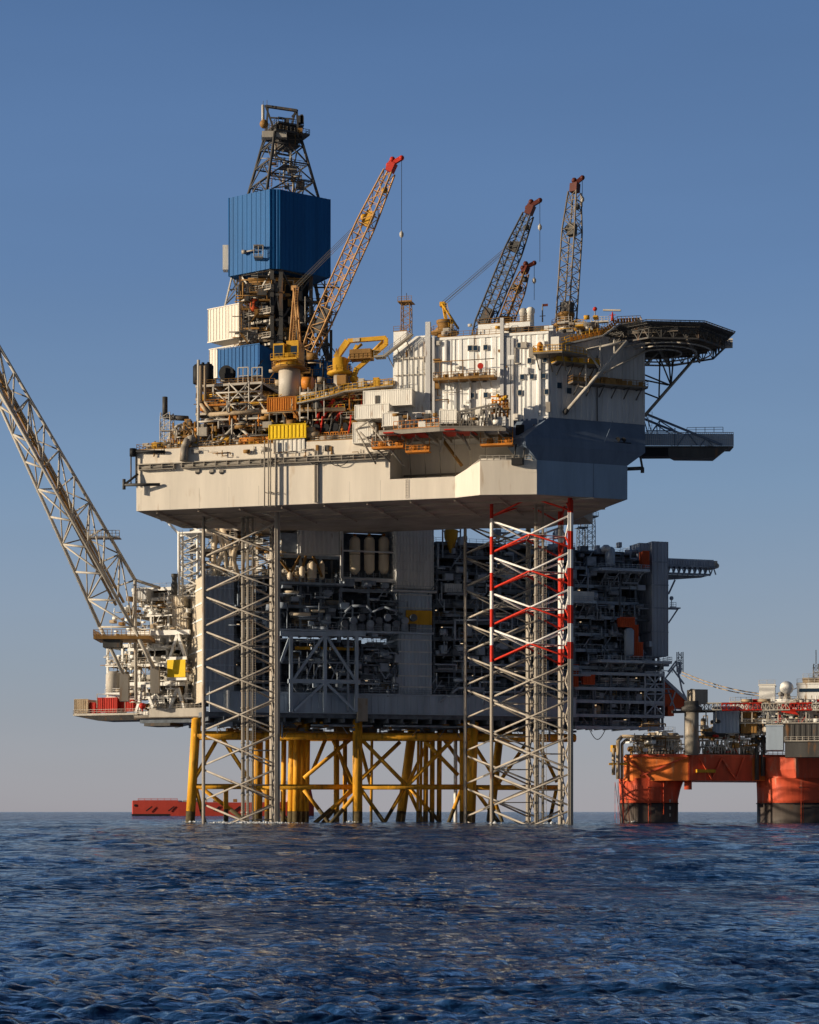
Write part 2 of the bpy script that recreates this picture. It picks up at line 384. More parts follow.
cn=N.new('ShaderNodeTexNoise'); cn.inputs['Scale'].default_value=1; cn.inputs['Detail'].default_value=5; cm=N.new('ShaderNodeMapping'); cm.inputs['Scale'].default_value=(1.6,1.6,9); L.new(tc.outputs['Generated'],cm.inputs['Vector']); L.new(cm.outputs[0],cn.inputs['Vector'])
ch=N.new('ShaderNodeMapRange'); ch.inputs[1].default_value=0.3; ch.inputs[2].default_value=0.7; ch.inputs[3].default_value=0.93; ch.inputs[4].default_value=1.07; L.new(cn.outputs[0],ch.inputs[0])
s1=N.new('ShaderNodeVectorMath'); s1.operation='SCALE'; s1.inputs['Scale'].default_value=0.8/0.10*1.0; L.new(rp.outputs[0],s1.inputs[0])
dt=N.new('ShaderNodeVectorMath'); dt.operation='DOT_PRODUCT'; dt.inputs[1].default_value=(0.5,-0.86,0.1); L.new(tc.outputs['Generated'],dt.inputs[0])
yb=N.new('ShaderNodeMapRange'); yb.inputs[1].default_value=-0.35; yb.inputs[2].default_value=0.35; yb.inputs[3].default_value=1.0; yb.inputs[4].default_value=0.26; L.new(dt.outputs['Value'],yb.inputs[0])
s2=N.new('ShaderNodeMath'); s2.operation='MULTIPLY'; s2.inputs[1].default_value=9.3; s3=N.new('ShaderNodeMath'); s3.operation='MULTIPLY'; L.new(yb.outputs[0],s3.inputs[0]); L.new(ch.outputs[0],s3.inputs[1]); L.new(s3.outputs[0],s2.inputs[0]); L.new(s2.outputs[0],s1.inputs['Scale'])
mx=N.new('ShaderNodeMix'); mx.data_type='RGBA'; mx.inputs[0].default_value=0.86
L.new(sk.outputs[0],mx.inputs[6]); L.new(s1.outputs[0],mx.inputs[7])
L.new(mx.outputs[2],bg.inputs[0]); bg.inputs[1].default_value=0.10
SC.view_settings.view_transform='Standard'; SC.view_settings.look='None'; SC.view_settings.exposure=0; SC.view_settings.gamma=1
SC.render.engine='CYCLES'
SC.cycles.max_bounces=5; SC.cycles.diffuse_bounces=2; SC.cycles.glossy_bounces=3

def water_material():
    m=bpy.data.materials.new('sea_water'); m.use_nodes=True; nt=m.node_tree; N=nt.nodes; L=nt.links
    N.remove(N['Principled BSDF']); out=N['Material Output']
    df=N.new('ShaderNodeBsdfDiffuse'); df.inputs['Color'].default_value=(0.009,0.040,0.122,1)
    gl=N.new('ShaderNodeBsdfGlossy'); gl.inputs['Color'].default_value=(0.92,0.98,1.0,1); gl.inputs['Roughness'].default_value=0.045
    fr=N.new('ShaderNodeFresnel'); fr.inputs['IOR'].default_value=1.33
    fm=N.new('ShaderNodeMath'); fm.operation='MULTIPLY'; L.new(fr.outputs[0],fm.inputs[0])
    gg=N.new('ShaderNodeNewGeometry'); acc=None          # noise streaks raise and cut reflection, painting in bright crests and dark troughs
    for sx,sy,wt in ((0.10,0.018,.34),(0.45,0.10,.36),(1.7,0.9,.30)):
        mp=N.new('ShaderNodeMapping'); mp.inputs['Scale'].default_value=(sx,sy,1); mp.inputs['Rotation'].default_value=(0,0,0.06); L.new(gg.outputs['Position'],mp.inputs['Vector'])
        nn=N.new('ShaderNodeTexNoise'); nn.inputs['Scale'].default_value=1; nn.inputs['Detail'].default_value=8; nn.inputs['Roughness'].default_value=0.75; L.new(mp.outputs[0],nn.inputs['Vector'])
        k2=N.new('ShaderNodeMath'); k2.operation='MULTIPLY_ADD'; k2.inputs[1].default_value=wt; L.new(nn.outputs[0],k2.inputs[0])
        if acc: L.new(acc.outputs[0],k2.inputs[2])
        else: k2.inputs[2].default_value=0
        acc=k2
    mr=N.new('ShaderNodeMapRange'); mr.inputs[1].default_value=0.43; mr.inputs[2].default_value=0.57; mr.inputs[3].default_value=0.15; mr.inputs[4].default_value=2.9; L.new(acc.outputs[0],mr.inputs[0]); L.new(mr.outputs[0],fm.inputs[1]); fm.use_clamp=True
    mx=N.new('ShaderNodeMixShader'); L.new(fm.outputs[0],mx.inputs[0]); L.new(df.outputs[0],mx.inputs[1]); L.new(gl.outputs[0],mx.inputs[2]); L.new(mx.outputs[0],out.inputs[0])
    g=N.new('ShaderNodeNewGeometry'); prev=None
    for sx,sy,a,det in ((5.0,7.0,0.16,6),(1.6,2.6,0.22,5),(0.30,0.6,0.9,5),(0.05,0.13,6.5,4)):
        mp=N.new('ShaderNodeMapping'); mp.inputs['Scale'].default_value=(sx,sy,1); mp.inputs['Rotation'].default_value=(0,0,0.25)
        L.new(g.outputs['Position'],mp.inputs['Vector'])
        n=N.new('ShaderNodeTexNoise'); n.inputs['Detail'].default_value=det; n.inputs['Scale'].default_value=1; n.inputs['Roughness'].default_value=0.6; n.inputs['Distortion'].default_value=0.5
        L.new(mp.outputs[0],n.inputs['Vector'])
        k=N.new('ShaderNodeMath'); k.operation='MULTIPLY_ADD'; k.inputs[1].default_value=a; L.new(n.outputs[0],k.inputs[0])
        if prev: L.new(prev.outputs[0],k.inputs[2])
        else: k.inputs[2].default_value=0
        prev=k
    bp=N.new('ShaderNodeBump'); bp.inputs['Strength'].default_value=1.0; bp.inputs['Distance'].default_value=0.42
    L.new(prev.outputs[0],bp.inputs['Height'])
    for nd in (df,gl,fr): L.new(bp.outputs[0],nd.inputs['Normal'])
    return m
def sea():
    rng=np.random.RandomState(3)
    d=[16.0]
    while d[-1]<30000: d.append(d[-1]*(1.0026 if d[-1]<110 else 1.0055 if d[-1]<700 else 1.03))
    d=np.array(d)
    dense=np.radians(np.linspace(-15,15,560)); wide=np.radians(np.linspace(15,75,40)[1:])
    th=np.concatenate([-wide[::-1],dense,wide])
    Dg,Tg=np.meshgrid(d,th,indexing='ij'); X=Dg*np.sin(Tg); Y=Dg*np.cos(Tg)
    step=np.maximum(np.gradient(d)[:,None], 0.0)*np.ones_like(X)
    Z=np.zeros_like(X); DX=np.zeros_like(X); DY=np.zeros_like(X)
    for i in range(170):
        lam=0.12*(9**(rng.rand())) if i<100 else 0.9*(12**rng.rand()) ; ang=math.radians(-75+rng.randn()*42)   # travelling towards the camera, slightly across
        k=2*math.pi/lam; amp=0.0086*lam**0.80*(0.3+rng.rand()*1.1)
        far=1.0
        if i>=100: amp=0.0070*lam**0.95*(0.3+rng.rand()); far=0.20+0.80*np.clip((Dg-35)/110,0,1)
        ph=rng.rand()*6.283
        fade=np.clip((lam/step-2.0)/2.0,0,1)
        fade=fade*far; a=k*(X*math.cos(ang)+Y*math.sin(ang))+ph
        Z+=amp*fade*np.sin(a); DX+=-amp*0.8*fade*np.cos(a)*math.cos(ang); DY+=-amp*0.8*fade*np.cos(a)*math.sin(ang)
    # gusts: patches of rougher and calmer water
    gust=0.8+0.35*np.sin(X*0.11+1.3*np.sin(Y*0.05))*np.sin(Y*0.075+X*0.02)+0.25*np.sin(X*0.31+Y*0.13)
    Z*=gust; X2=X+DX*gust; Y2=Y+DY*gust
    nr,nc=X.shape; co=np.stack([X2,Y2,Z],-1).reshape(-1,3).astype(np.float32)
    idx=np.arange(nr*nc).reshape(nr,nc)
    q=np.stack([idx[:-1,:-1],idx[:-1,1:],idx[1:,1:],idx[1:,:-1]],-1).reshape(-1,4)[:, ::-1]
    me=bpy.data.meshes.new('sea'); me.vertices.add(len(co)); me.vertices.foreach_set('co',co.ravel())
    me.loops.add(q.size); me.loops.foreach_set('vertex_index',q.ravel().astype(np.int32))
    me.polygons.add(len(q)); me.polygons.foreach_set('loop_start',np.arange(0,q.size,4,dtype=np.int32)); me.polygons.foreach_set('use_smooth',np.ones(len(q),dtype=bool))
    me.update(calc_edges=True)
    if me.polygons[0].normal.z<0: me.flip_normals()
    wm=water_material(); me.materials.append(wm)
    o=bpy.data.objects.new('sea',me); COL.objects.link(o); tag(o,None,None,None,'structure')
    n=64; mb=MB(); mb.add([(40000*math.cos(2*math.pi*i/n),40000*math.sin(2*math.pi*i/n),-2.5) for i in range(n)],[list(range(n))])
    s=single('sea_far_water',mb,wm,None,None,kind='structure'); 
sea()
def foam():
    r=random.Random(5); mb=MB()
    m=mat('sea_foam_white',(0.75,0.77,0.78),0.9,var=0.3,sc=2)
    for cx,cy,rx,ry,n in ((-34,409,4.6,1.6,150),(-39,414,3.5,1.2,60),(-29,407,3,1.2,50),(-31,412,10,2.5,120),(28,392.5,2.2,1.0,26),(17,401,1.6,.9,16),(-49,452,2.6,1.2,30),(-13,449,2,1,14),(51,449,3,1.0,20)):
        for i in range(n):
            a=r.uniform(0,6.28); q=r.random()**.6; x=cx+rx*q*math.cos(a); y=cy+ry*q*math.sin(a); s=r.uniform(.10,.42)*(1.15-q)
            mb.lathe((x,y,.22),[(s*1.3,0),(s*.9,.05+s*.5),(s*.4,.08+s*1.0)],7)
    single('sea_foam',mb,m,'white foam breaking round the lattice legs at the waterline','foam',kind='stuff')
foam()
# ================================================================ JACK-UP: legs
BAY=7.28
def leg(name,label,F,cx,cy,rot,ztop,zbot,zc,m,caisson,cm='legm'):
    t=Thing(name,label,'rig leg',F,(cx,cy,0),'lattice legs of the jack-up rig')
    Rr=9.95; V=[(cx+Rr*math.cos(R_(rot+a)),cy+Rr*math.sin(R_(rot+a))) for a in (180,300,60)]
    for vx,vy in V:
        mb=MB(); mb.tube((vx,vy,zbot),(vx,vy,ztop),0.36,10)
        dx,dy=cx-vx,cy-vy; l=math.hypot(dx,dy); px,py=-dy/l,dx/l
        mb.box(vx-0.07,vx+0.07,vy-0.07,vy+0.07,zbot,ztop)
        v=[]
        for zz in (zbot,ztop):                     # the rack plate through the chord
            for a,b in ((-.62,-.07),(.62,-.07),(.62,.07),(-.62,.07)): v.append((vx+px*a+dx/l*b,vy+py*a+dy/l*b,zz))
        mb.add(v,[(0,3,2,1),(4,5,6,7),(0,1,5,4),(1,2,6,5),(2,3,7,6),(3,0,4,7)])
        t.part('chord',mb,m)
    n0=math.floor((zbot-zc)/BAY); n1=math.ceil((ztop-zc)/BAY)
    for k in range(3):
        a=V[k]; b=V[(k+1)%3]; mb=MB()
        for i in range(n0,n1+1):
            z=zc+i*BAY
            for s in (-1,1):
                p=Vector((a[0],a[1],z-s*(BAY/2-.45))); q=Vector((b[0],b[1],z+s*(BAY/2-.45)))
                # trim to the leg's ends
                if max(p.z,q.z)>ztop or min(p.z,q.z)<zbot:
                    t0,t1=0,1; d=q.z-p.z
                    for lim in (ztop,zbot):
                        u=(lim-p.z)/d
                        if 0<u<1:
                            if (lim==ztop and d>0) or (lim==zbot and d<0): t1=min(t1,u)
                            else: t0=max(t0,u)
                    if min(p.z,q.z)>ztop or max(p.z,q.z)<zbot: continue
                    p,q=p.lerp(q,t0),p.lerp(q,t1)
                mb.tube(p,q,0.20,7)
        t.part('brace',mb,m)
    for i in range(n0,n1):
        z=zc+i*BAY
        if not zbot<z<ztop: continue
        mid=[((V[k][0]+V[(k+1)%3][0])/2,(V[k][1]+V[(k+1)%3][1])/2,z) for k in range(3)]
        mb=MB()
        for k in range(3): mb.tube(mid[k],mid[(k+1)%3],0.11,5)
        t.part('horizontal_brace',mb,m)
    for (ox,oy,r) in caisson:
        mb=MB(); x,y=cx+ox,cy+oy
        mb.tube((x,y,zbot),(x,y,ztop),r,9)
        z=zbot+1
        while z<ztop: mb.tube((x,y,z),(x,y,z+.35),r*1.35,9); z+=BAY/2
        mb.ladder((x+r+.25,y-.3,0),(x+r+.25,y-.3,ztop),.5)
        t.part('caisson',mb,cm)
    return t
c=RG.local(26.46,402.6); legC=leg('lattice_tower','red and white banded lattice leg under the dark blue corner of the hull',RG,c[0],c[1],17,65.2,-6,57.9,'legred',[(-.8,-1,.36),(.5,-.6,.28)],'mgrey')
c=RG.local(-33.36,421); leg('lattice_tower','bare tan lattice leg with ladder pipes, leftmost under the cream hull',RG,c[0],c[1],22.5,65.2,-6,57.9+1.3,'legm',[(-.9,-2.5,.38),(.2,-2.6,.28),(1.2,-2.3,.22)],'mgrey')
c=RG.local(22.26,443); leg('lattice_tower','plain grey brown lattice leg half hidden behind the red and white one',RG,c[0],c[1],17.5,67.6,-6,57.9-2.3,'legm',[])

# ================================================================ JACK-UP: hull
ZB=64.5; ZT=77.0
h=Thing('rig_hull','cream slab sided hull of the jack-up rig with a dark blue end','rig hull',RG,(-40,20,ZB))
xn=RG.x(390,0); xs0=RG.x(455,0); xs1=RG.x(480,-2.2)
zn=RG.z(430,477.5,0)
low=MB(); low.prism([(-84,0),(xs0,0),(xs1,-2.2),(-.05,-.15),(-.05,38),(-7.6,46.6),(-59.4,32.7),(-84,26)],ZB,zn)
hp=h.part('hull_plating',low,'cream')
up=MB(); up.prism([(-84,0),(xn,0),(xn,9.0),(-.1,9.0),(-.1,38),(-7.6,46.6),(-59.4,32.7),(-84,26)],zn+.003,ZT); h.part('upper_plating',up,'cream')
# sponson at the near corner
zsp=RG.z(520,461,-1); sp_=MB()
r0=[(xs0,0,zn),(xs1,-2.2,zn),(-.06,-.2,zn),(-.06,8.9,zn),(xs0,8.9,zn)]
zs2=RG.z(480,461,-2); r1=[(xs1-.6,1.0,zs2),(xs1,-2.2,zs2),(-.06,-.2,zs2),(-.06,8.9,zs2),(xs1-.6,8.9,zs2)]
sp_.loft([r0,r1]); h.part('sponson',sp_,'cream')
sr=MB(); sr.rail([(xs1,-2.1,zs2),(-1.0,-.3,zs2)],1.0,.05,1.2); sr.tube((xs1,-1.9,zs2+.3),(-3,-.3,zs2+.3),.22,8); sr.tube((xs1-4,.5,zs2-1.8),(xs1,-1.9,zs2+.3),.22,8); h.part('pipe',sr,'lgrey')
aft=MB(); aft.prism([(-80,24),(-59,32.9),(-7.4,46.8),(.3,38.2),(.3,62),(-80,62)],67.3,ZT-.5); h.part('aft_hull',aft,'under')
bot=MB(); bot.prism([(-83.7,.3),(xs0,.3),(xs1,-1.9),(-.4,.1),(15.6,11.1),(10.7,18.8),(-.3,37.8),(-7.8,46.3),(-59.4,32.4),(-83.7,25.8)],ZB-.06,ZB-.003); h.part('bottom_plating',bot,'under')
bb=MB()
for i in range(9): xx=-80+i*9; bb.box(xx,xx+.35,1,24,ZB-.5,ZB-.06)
for yy in (6,13,20): bb.box(-82,10,yy,yy+.3,ZB-.42,ZB-.062)
h.part('bottom_frame',bb,'under')
# bow in blue
bow=[(0,0),(16,11),(11,19),(0,38)]
r0=[(-.02,-.02,ZB),(16,11,ZB),(11,19,ZB),(0,38,ZB),(-.02,38,ZB)]
zr0=RG.z(537,460,0)
rl=lambda pts,z:[(x,y,z) for x,y in pts]
P0=[(0,0),(16,11),(11,19),(0,38),(-6,38),(-3,3)]
P1=[(-1.9,-2.3),(19.3,12.6),(14.5,24),(2,42),(-6,42),(-6,1)]
P2=[(1.8,2.55),(18.9,15.1),(14,24),(2,42),(-6,42),(-6,2.55)]
bm=MB(); bm.loft([rl([(0,0),(16,11),(11,19),(0,38),(-.04,38),(-.04,0)],ZB),rl([(0,0),(16,11),(11,19),(0,38),(-.04,38),(-.04,0)],zr0)]); h.part('bow_plating',bm,'hblue')
b2=MB(); b2.loft([rl(P0,zr0+.002),rl(P1,73.9)]); h.part('bow_knuckle',b2,'hblue2')
b3=MB(); b3.loft([rl(P1,73.902),rl(P1,75.4),rl(P2,79.9)]); h.part('bow_flare',b3,'hblue2')
sm=MB()
for f in (.62,): x,y=16*f,11*f; sm.tube((x,y-.02,ZB),(x,y-.02,zr0),.06,4)
sm.tube((16*.62,11*.62,zr0),(12.2,6.6,73.9),.06,4); sm.tube((12.2,6.6,75.4),(13.2,10,79.9),.06,4); h.part('seam',sm,'hblue2')
for px,py in ((555,434),(619,441)):
    mb=MB(); c=RG.at(px,py,4.5 if px<600 else 11.0)
    a=R_(33); dx,dy=math.cos(a),math.sin(a)
    for k in range(2):
        ox=c[0]+dx*k*1.2; oy=c[1]+dy*k*1.2; mb.tube((ox,oy-1.6,c[2]),(ox,oy+.6,c[2]),.5,8)
    mb.bar((c[0]-1.2*dx,c[1]-1.2*dy-1.2,c[2]-.6),(c[0]+2.6*dx,c[1]+2.6*dy-1.2,c[2]-.6),1.0,.22)
    h.part('fairlead',mb,'black')
# deck-edge ledges, gallery, portholes, pipes down the side
g=MB(); zl=RG.z(200,461,-.4)
g.box(-83.9,xn-.2,-.55,-.004,zl-.25,zl); h.part('ledge',g,'lgrey')
g=MB(); z2=zl-1.25
for a,b in ((RG.x(139,-.8),RG.x(174,-.8)),(RG.x(182,-.8),RG.x(389,-.8))):
    g.box(a,b,-1.1,-.004,z2-.15,z2); n=int((b-a)/2.4)
    for i in range(n+1): xx=a+(b-a)*i/n; g.box(xx-.06,xx+.06,-1.05,-.01,z2,z2+.95)
    g.tube((a,-1.05,z2+.95),(b,-1.05,z2+.95),.05,4); g.tube((a,-1.05,z2+.5),(b,-1.05,z2+.5),.04,4)
    g.tube((a,-.6,z2+.35),(b,-.6,z2+.35),.2,6)
h.part('pipe_gallery',g,'mgrey')
g=MB(); g.rail([(-84,.1,ZT),(xn,.1,ZT)],1.2,.055,1.5); g.rail([(-84,.1,ZT),(-84,26,ZT)],1.2,.055,1.5); h.part('railing',g,'brown')
for px in (197.5,211.5,221.5):
    c=RG.at(px,472,-.02); mb=MB(); mb.tube((c[0],-.16,c[2]),(c[0],.1,c[2]),.48,14); o=h.part('porthole',mb,'black')
    mb=MB(); mb.box(c[0]-.35,c[0]+.5,-.3,-.17,c[2]-.1,c[2]+.5); h.part('porthole_lid',mb,'mgrey',o)
for px in (264.5,268.5,270.5,275.5):
    mb=MB(); c=RG.at(px,456,-1.3); mb.tube((c[0],-1.3,ZB-.6),(c[0],-1.3,ZT+.5),.13,6); 
    for zz in (67,73): mb.box(c[0]-.1,c[0]+.1,-1.3,-.01,zz,zz+.12)
    h.part('drain_pipe',mb,'mgrey')
mb=MB(); xx=RG.x(316,-.5); mb.box(xx-.4,xx-.15,-.5,-.01,ZB+.2,75); mb.box(xx+.15,xx+.4,-.5,-.01,ZB+.2,75); mb.ladder((xx,-.45,ZB+.2),(xx,-.45,75),.4); h.part('ladder',mb,'mgrey')
mb=MB(); xx=RG.x(407,-.1); mb.ladder((xx,-.12,ZB+.3),(xx,-.12,zn-.2),.5); h.part('ladder',mb,'mgrey')
for (px,py,rr) in ((316,458,1.4),(339,456,2.2)):
    mb=MB(); c=RG.at(px,py,-.7); pts=[(c[0]+rr*math.cos(R_(180+a)),-.7,c[2]+rr*math.sin(R_(180+a))*.9) for a in range(0,181,20)]; mb.pipe(pts,.09,5); h.part('hose_loop',mb,'black')
# shaded beam struts in the notch
mb=MB()
zb1=RG.z(430,472,5.2); mb.tube((xn+.5,8.6,zb1),(-2,8.6,zb1),.2,6)
for i in range(6): xx=xn+2+i*3.1; mb.bar((xx,8.9,zn+1.2),(xx+2.2,-1.5,ZT-.5),.18)
h.part('brace',mb,'mgrey')
mb=MB()
for px in (443,): 
    a=RG.at(px,440,2); b=RG.at(462,466,4.8); mb.bar(a,b,.5,.5)
h.part('brace',mb,'brown')
# stern outrigger
mb=MB(); a=RG.at(138,474,-.4); b=RG.at(124,485,-2.5); c_=RG.at(160,484.5,-.5); 
mb.tube(a,b,.25,6); mb.tube(b,c_,.32,7); mb.tube(b+Vector((0,0,-.9)),b+Vector((0,0,1.2)),.35,7)
for i in (0,1): p=RG.at(131+i*5,455,-.6); mb.tube(p,(p[0],p[1],b[2]),.16,5)
h.part('outrigger',mb,'dgrey')
mb=MB(); p=RG.at(133,453,-.5); mb.tube((p[0],p[1],p[2]-.7),(p[0],p[1],p[2]+.9),.7,10); mb.tube((p[0]+.2,p[1],p[2]+.3),(p[0]+7,p[1],p[2]-.1),.35,8); h.part('fairlead',mb,'black')
# under the flare: bent pipe on the right
mb=MB(); c0=RG.at(626,469,14); mb.pipe([(c0[0]-2,14,c0[2]),(c0[0]+3.3,14,c0[2]),(c0[0]+3.3,14,c0[2]-.9)],.38,8); mb.tube((c0[0]+3.3,14,c0[2]),(c0[0]+2.3,14.5,c0[2]+5.2),.25,6); mb.tube((c0[0]-.6,14.5,c0[2]+1.9),(c0[0]+1.6,14.5,c0[2]+3.6),.55,8); h.part('overboard_pipe',mb,'dgrey')

# ================================================================ accommodation block
ac=Thing('accommodation_block','tall ribbed white accommodation block with small square windows above the hull','building',RG,(-10,12,79.9))
AY=2.5; x0=RG.x(393,AY); xj=RG.x(431,AY); 
ztl=RG.z(420,335.5,AY); zt=RG.z(520,339,AY); zbs=ZT
X1,Y1=1.8,2.55; X2,Y2=18.9,15.1
zroof=zt+1.2
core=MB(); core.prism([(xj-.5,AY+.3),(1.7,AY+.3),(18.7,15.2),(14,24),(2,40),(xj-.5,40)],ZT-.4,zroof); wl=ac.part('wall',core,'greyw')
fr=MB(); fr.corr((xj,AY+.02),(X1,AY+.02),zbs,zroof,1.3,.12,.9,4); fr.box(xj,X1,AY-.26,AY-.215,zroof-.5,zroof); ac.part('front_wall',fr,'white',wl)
# big offsets (ducts) running up the lit wall
d=MB()
for px,w,dep,pa,pb in ((428,1.0,.7,322,425),(433.5,.5,.6,336,424),(502,.7,.7,318,428),(507,1.4,.35,338,430),(512.5,.5,.3,338,430),(455,.4,.35,372,415),(470,.35,.35,372,418),(540,.35,.3,345,415),(446,.3,.3,340,362)):
    a=RG.at(px,pa,AY-dep); b=RG.at(px,pb,AY-dep); d.box(a[0]-w/2,a[0]+w/2,AY-dep-.22,AY-.222,b[2],a[2])
ac.part('duct',d,'greyw')
d=MB()
for px in (398,403,409,414,419,424):
    a=RG.at(px,352-(px-398)*.4,AY-.5); b=RG.at(px,392,AY-.5); d.tube((a[0],AY-.45,b[2]),(a[0],AY-.45,a[2]),.11,5)
a=RG.at(394,359.5,AY); b=RG.at(432,358,AY); d.bar((a[0],AY-.3,a[2]),(b[0],AY-.3,a[2]),.3); a=RG.at(394,376,AY); d.bar((a[0],AY-.3,a[2]),(b[0],AY-.3,a[2]),.14)
ac.part('wall_pipe',d,'lgrey')
# left part, two roof levels
zl1=RG.z(400,354,AY); zl2=RG.z(425,335.5,AY); zl3=RG.z(400,331.5,AY+1)
lf=MB()
lf.loft([[(x0,AY,ZT+.1),(xj-.55,AY,ZT+.1),(xj-.55,38,ZT+.1),(x0,38,ZT+.1)],[(x0,AY,zl1),(xj-.55,AY,zl1),(xj-.55,38,zl1),(x0,38,zl1)],[(RG.x(416,AY),AY,zl2),(xj-.55,AY,zl2),(xj-.55,38,zl2),(RG.x(416,AY),38,zl2)]])
ac.part('west_wall',lf,'white')
sb=MB(); xa,xb=RG.x(393.5,AY+1),RG.x(406.5,AY+1); sb.box(xa,xb,AY+1,AY+5,zl1+.3,zl3); ac.part('penthouse',sb,'white')
# slanting stair
st=MB(); a=RG.at(385,357,AY-.8); b=RG.at(413,335,AY-.8)
for o_ in (0,1.1): st.bar(a+Vector((0,-o_,0)),b+Vector((0,-o_,0)),.12,.4)
for i in range(24): q=a.lerp(b,i/23); st.box(q[0]-.14,q[0]+.14,a[1]-1.1,a[1],q[2]-.03,q[2]+.03)
st.rail([a+Vector((0,-1.1,0)),b+Vector((0,-1.1,0))],1.0,.05,1.2,False); st.box(a[0]-2,a[0],a[1]-1.2,a[1]+1,a[2]-.2,a[2]); st.rail([(a[0]-2,a[1]-1.1,a[2]),(a[0],a[1]-1.1,a[2])]); 
for i in range(3): q=a.lerp(b,(i+.3)/3); st.bar((q[0],a[1],q[2]-.2),(q[0]+1,AY+.1,q[2]-2.5),.14)
ac.part('stair',st,'mgrey')
wpts=[(388,208),(411,208),(455,205),(560,197),(600,196),(565,265),(645,262),(711,258),(362,345),(406,344),(452,343),(558,335),(613,332),(655,330),(705,327),(398,412),(456,410),(603,400),(718,396)]
windows_px(ac,wl,RG,AY-.22,[(380+a/4.31,300+b/4.31) for a,b in wpts],.95,1.15)
# big dark openings in the deckhouse above
dk=MB(); zt2=RG.z(520,322,5); dk.box(RG.x(478,5),RG.x(530,5),5,16,zroof,zt2); dk.box(RG.x(530,6.5),RG.x(553,6.5),6.5,16,zroof,zt2-.7); dk.box(RG.x(441,7),RG.x(478,7),7,20,zroof,zroof+1.3); dh=ac.part('deckhouse',dk,'white')
for px,py,w in ((518.5,331.5,1.9),(536.5,331,1.5)):
    c=RG.at(px,py,4.9); mb=MB(); mb.box(c[0]-w,c[0]+w,4.85,5-.003,c[2]-1.1,c[2]+.9); ac.part('louvre',mb,'dgrey',dh)
rr=MB(); rr.rail([(xj,AY,zroof),(X1,AY,zroof)],1.1,.05,1.3); rr.rail([(RG.x(478,5),5,zt2),(RG.x(530,5),5,zt2)],1.1,.05,1.3); rr.rail([(xa,AY+1,zl3),(xb,AY+1,zl3)],1.1,.05,1); ac.part('railing',rr,'brown')
# right wall with balconies; its shade is put into the greyer cladding
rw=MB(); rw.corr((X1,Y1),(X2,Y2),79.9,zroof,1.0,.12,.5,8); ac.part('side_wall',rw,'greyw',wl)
rp_=MB(); f=.5; rp_.tube((X1+(X2-X1)*f,Y1+(Y2-Y1)*f-.25,79.9),(X1+(X2-X1)*f,Y1+(Y2-Y1)*f-.25,zroof-4),.1,5); ac.part('wall_pipe',rp_,'dgrey')
un=Vector((X2-X1,Y2-Y1,0)); uL=un.length; un.normalize(); on=Vector((un.y,-un.x,0))
def wp(s,o,z): q=Vector((X1,Y1,0))+un*s+on*o; return (q.x,q.y,z)
for px,py in ((558,387),(566.5,391)):
    for s in (2.2+(px-558)*.25,):
        mb=MB(); c=HY; zz=RG.z(px,py,5); a=wp(s-.45,.26,zz-.55); 
        mb.add([wp(s-.45,.13,zz-.55),wp(s+.45,.13,zz-.55),wp(s+.45,.30,zz-.55),wp(s-.45,.30,zz-.55),wp(s-.45,.13,zz+.55),wp(s+.45,.13,zz+.55),wp(s+.45,.30,zz+.55),wp(s-.45,.30,zz+.55)],[(0,3,2,1),(4,5,6,7),(0,1,5,4),(1,2,6,5),(2,3,7,6),(3,0,4,7)])
        ac.part('window',mb,'glass',wl)
def balcony(s0,s1,z,o,label,floorm='galv',railm='yellow',nb=4):
    b0=Vector(wp((s0+s1)/2,0,z)); t=Thing('balcony',label,'walkway',RG,b0,'walkways on the shaded side of the accommodation block')
    mb=MB(); v=[wp(s0,.15,z-.25),wp(s1,.15,z-.25),wp(s1,o,z-.25),wp(s0,o,z-.25)]; mb.loft([v,[(a,b,c+.25) for a,b,c in v]]); t.part('floor',mb,floorm)
    mb=MB(); mb.rail([wp(s0,.2,z),wp(s0,o,z),wp(s1,o,z),wp(s1,.2,z)],1.15,.06,1.2); 
    for i in range(int((s1-s0)/1.2)):
        if i%3!=2: a=Vector(wp(s0+i*1.2,o,z+.15)); b=Vector(wp(s0+i*1.2+1.0,o,z+.15)); mb.bar(a+Vector((0,0,.4)),b+Vector((0,0,.4)),.05,.75)
    t.part('railing',mb,railm)
    mb=MB()
    for i in range(nb): s=s0+(s1-s0)*(i+.5)/nb; mb.bar(wp(s,.1,z-2.2),wp(s,o,z-.3),.18); mb.bar(wp(s,.1,z-.3),wp(s,o,z-.3),.2)
    t.part('bracket',mb,'dgrey')
    r=random.Random(int(s0*10+z))
    mb=MB()
    for i in range(nb): s=r.uniform(s0+.5,s1-1.5); v=[wp(s,.3,z),wp(s+1.2,.3,z),wp(s+1.2,1.2,z),wp(s,1.2,z)]; hh=r.uniform(1,2); mb.loft([v,[(a,b,c+hh) for a,b,c in v]])
    t.part('cabinet',mb,'brown')
    return t
balcony(4,20.5,RG.z(600,385,8),2.6,'dim ochre walkway low on the shaded wall beneath the helideck','galv','brown',6)
balcony(.4,10,RG.z(560,364.5,4),2.8,'yellow railed walkway at mid height of the shaded wall, near the lit corner','galv','yellow',4)
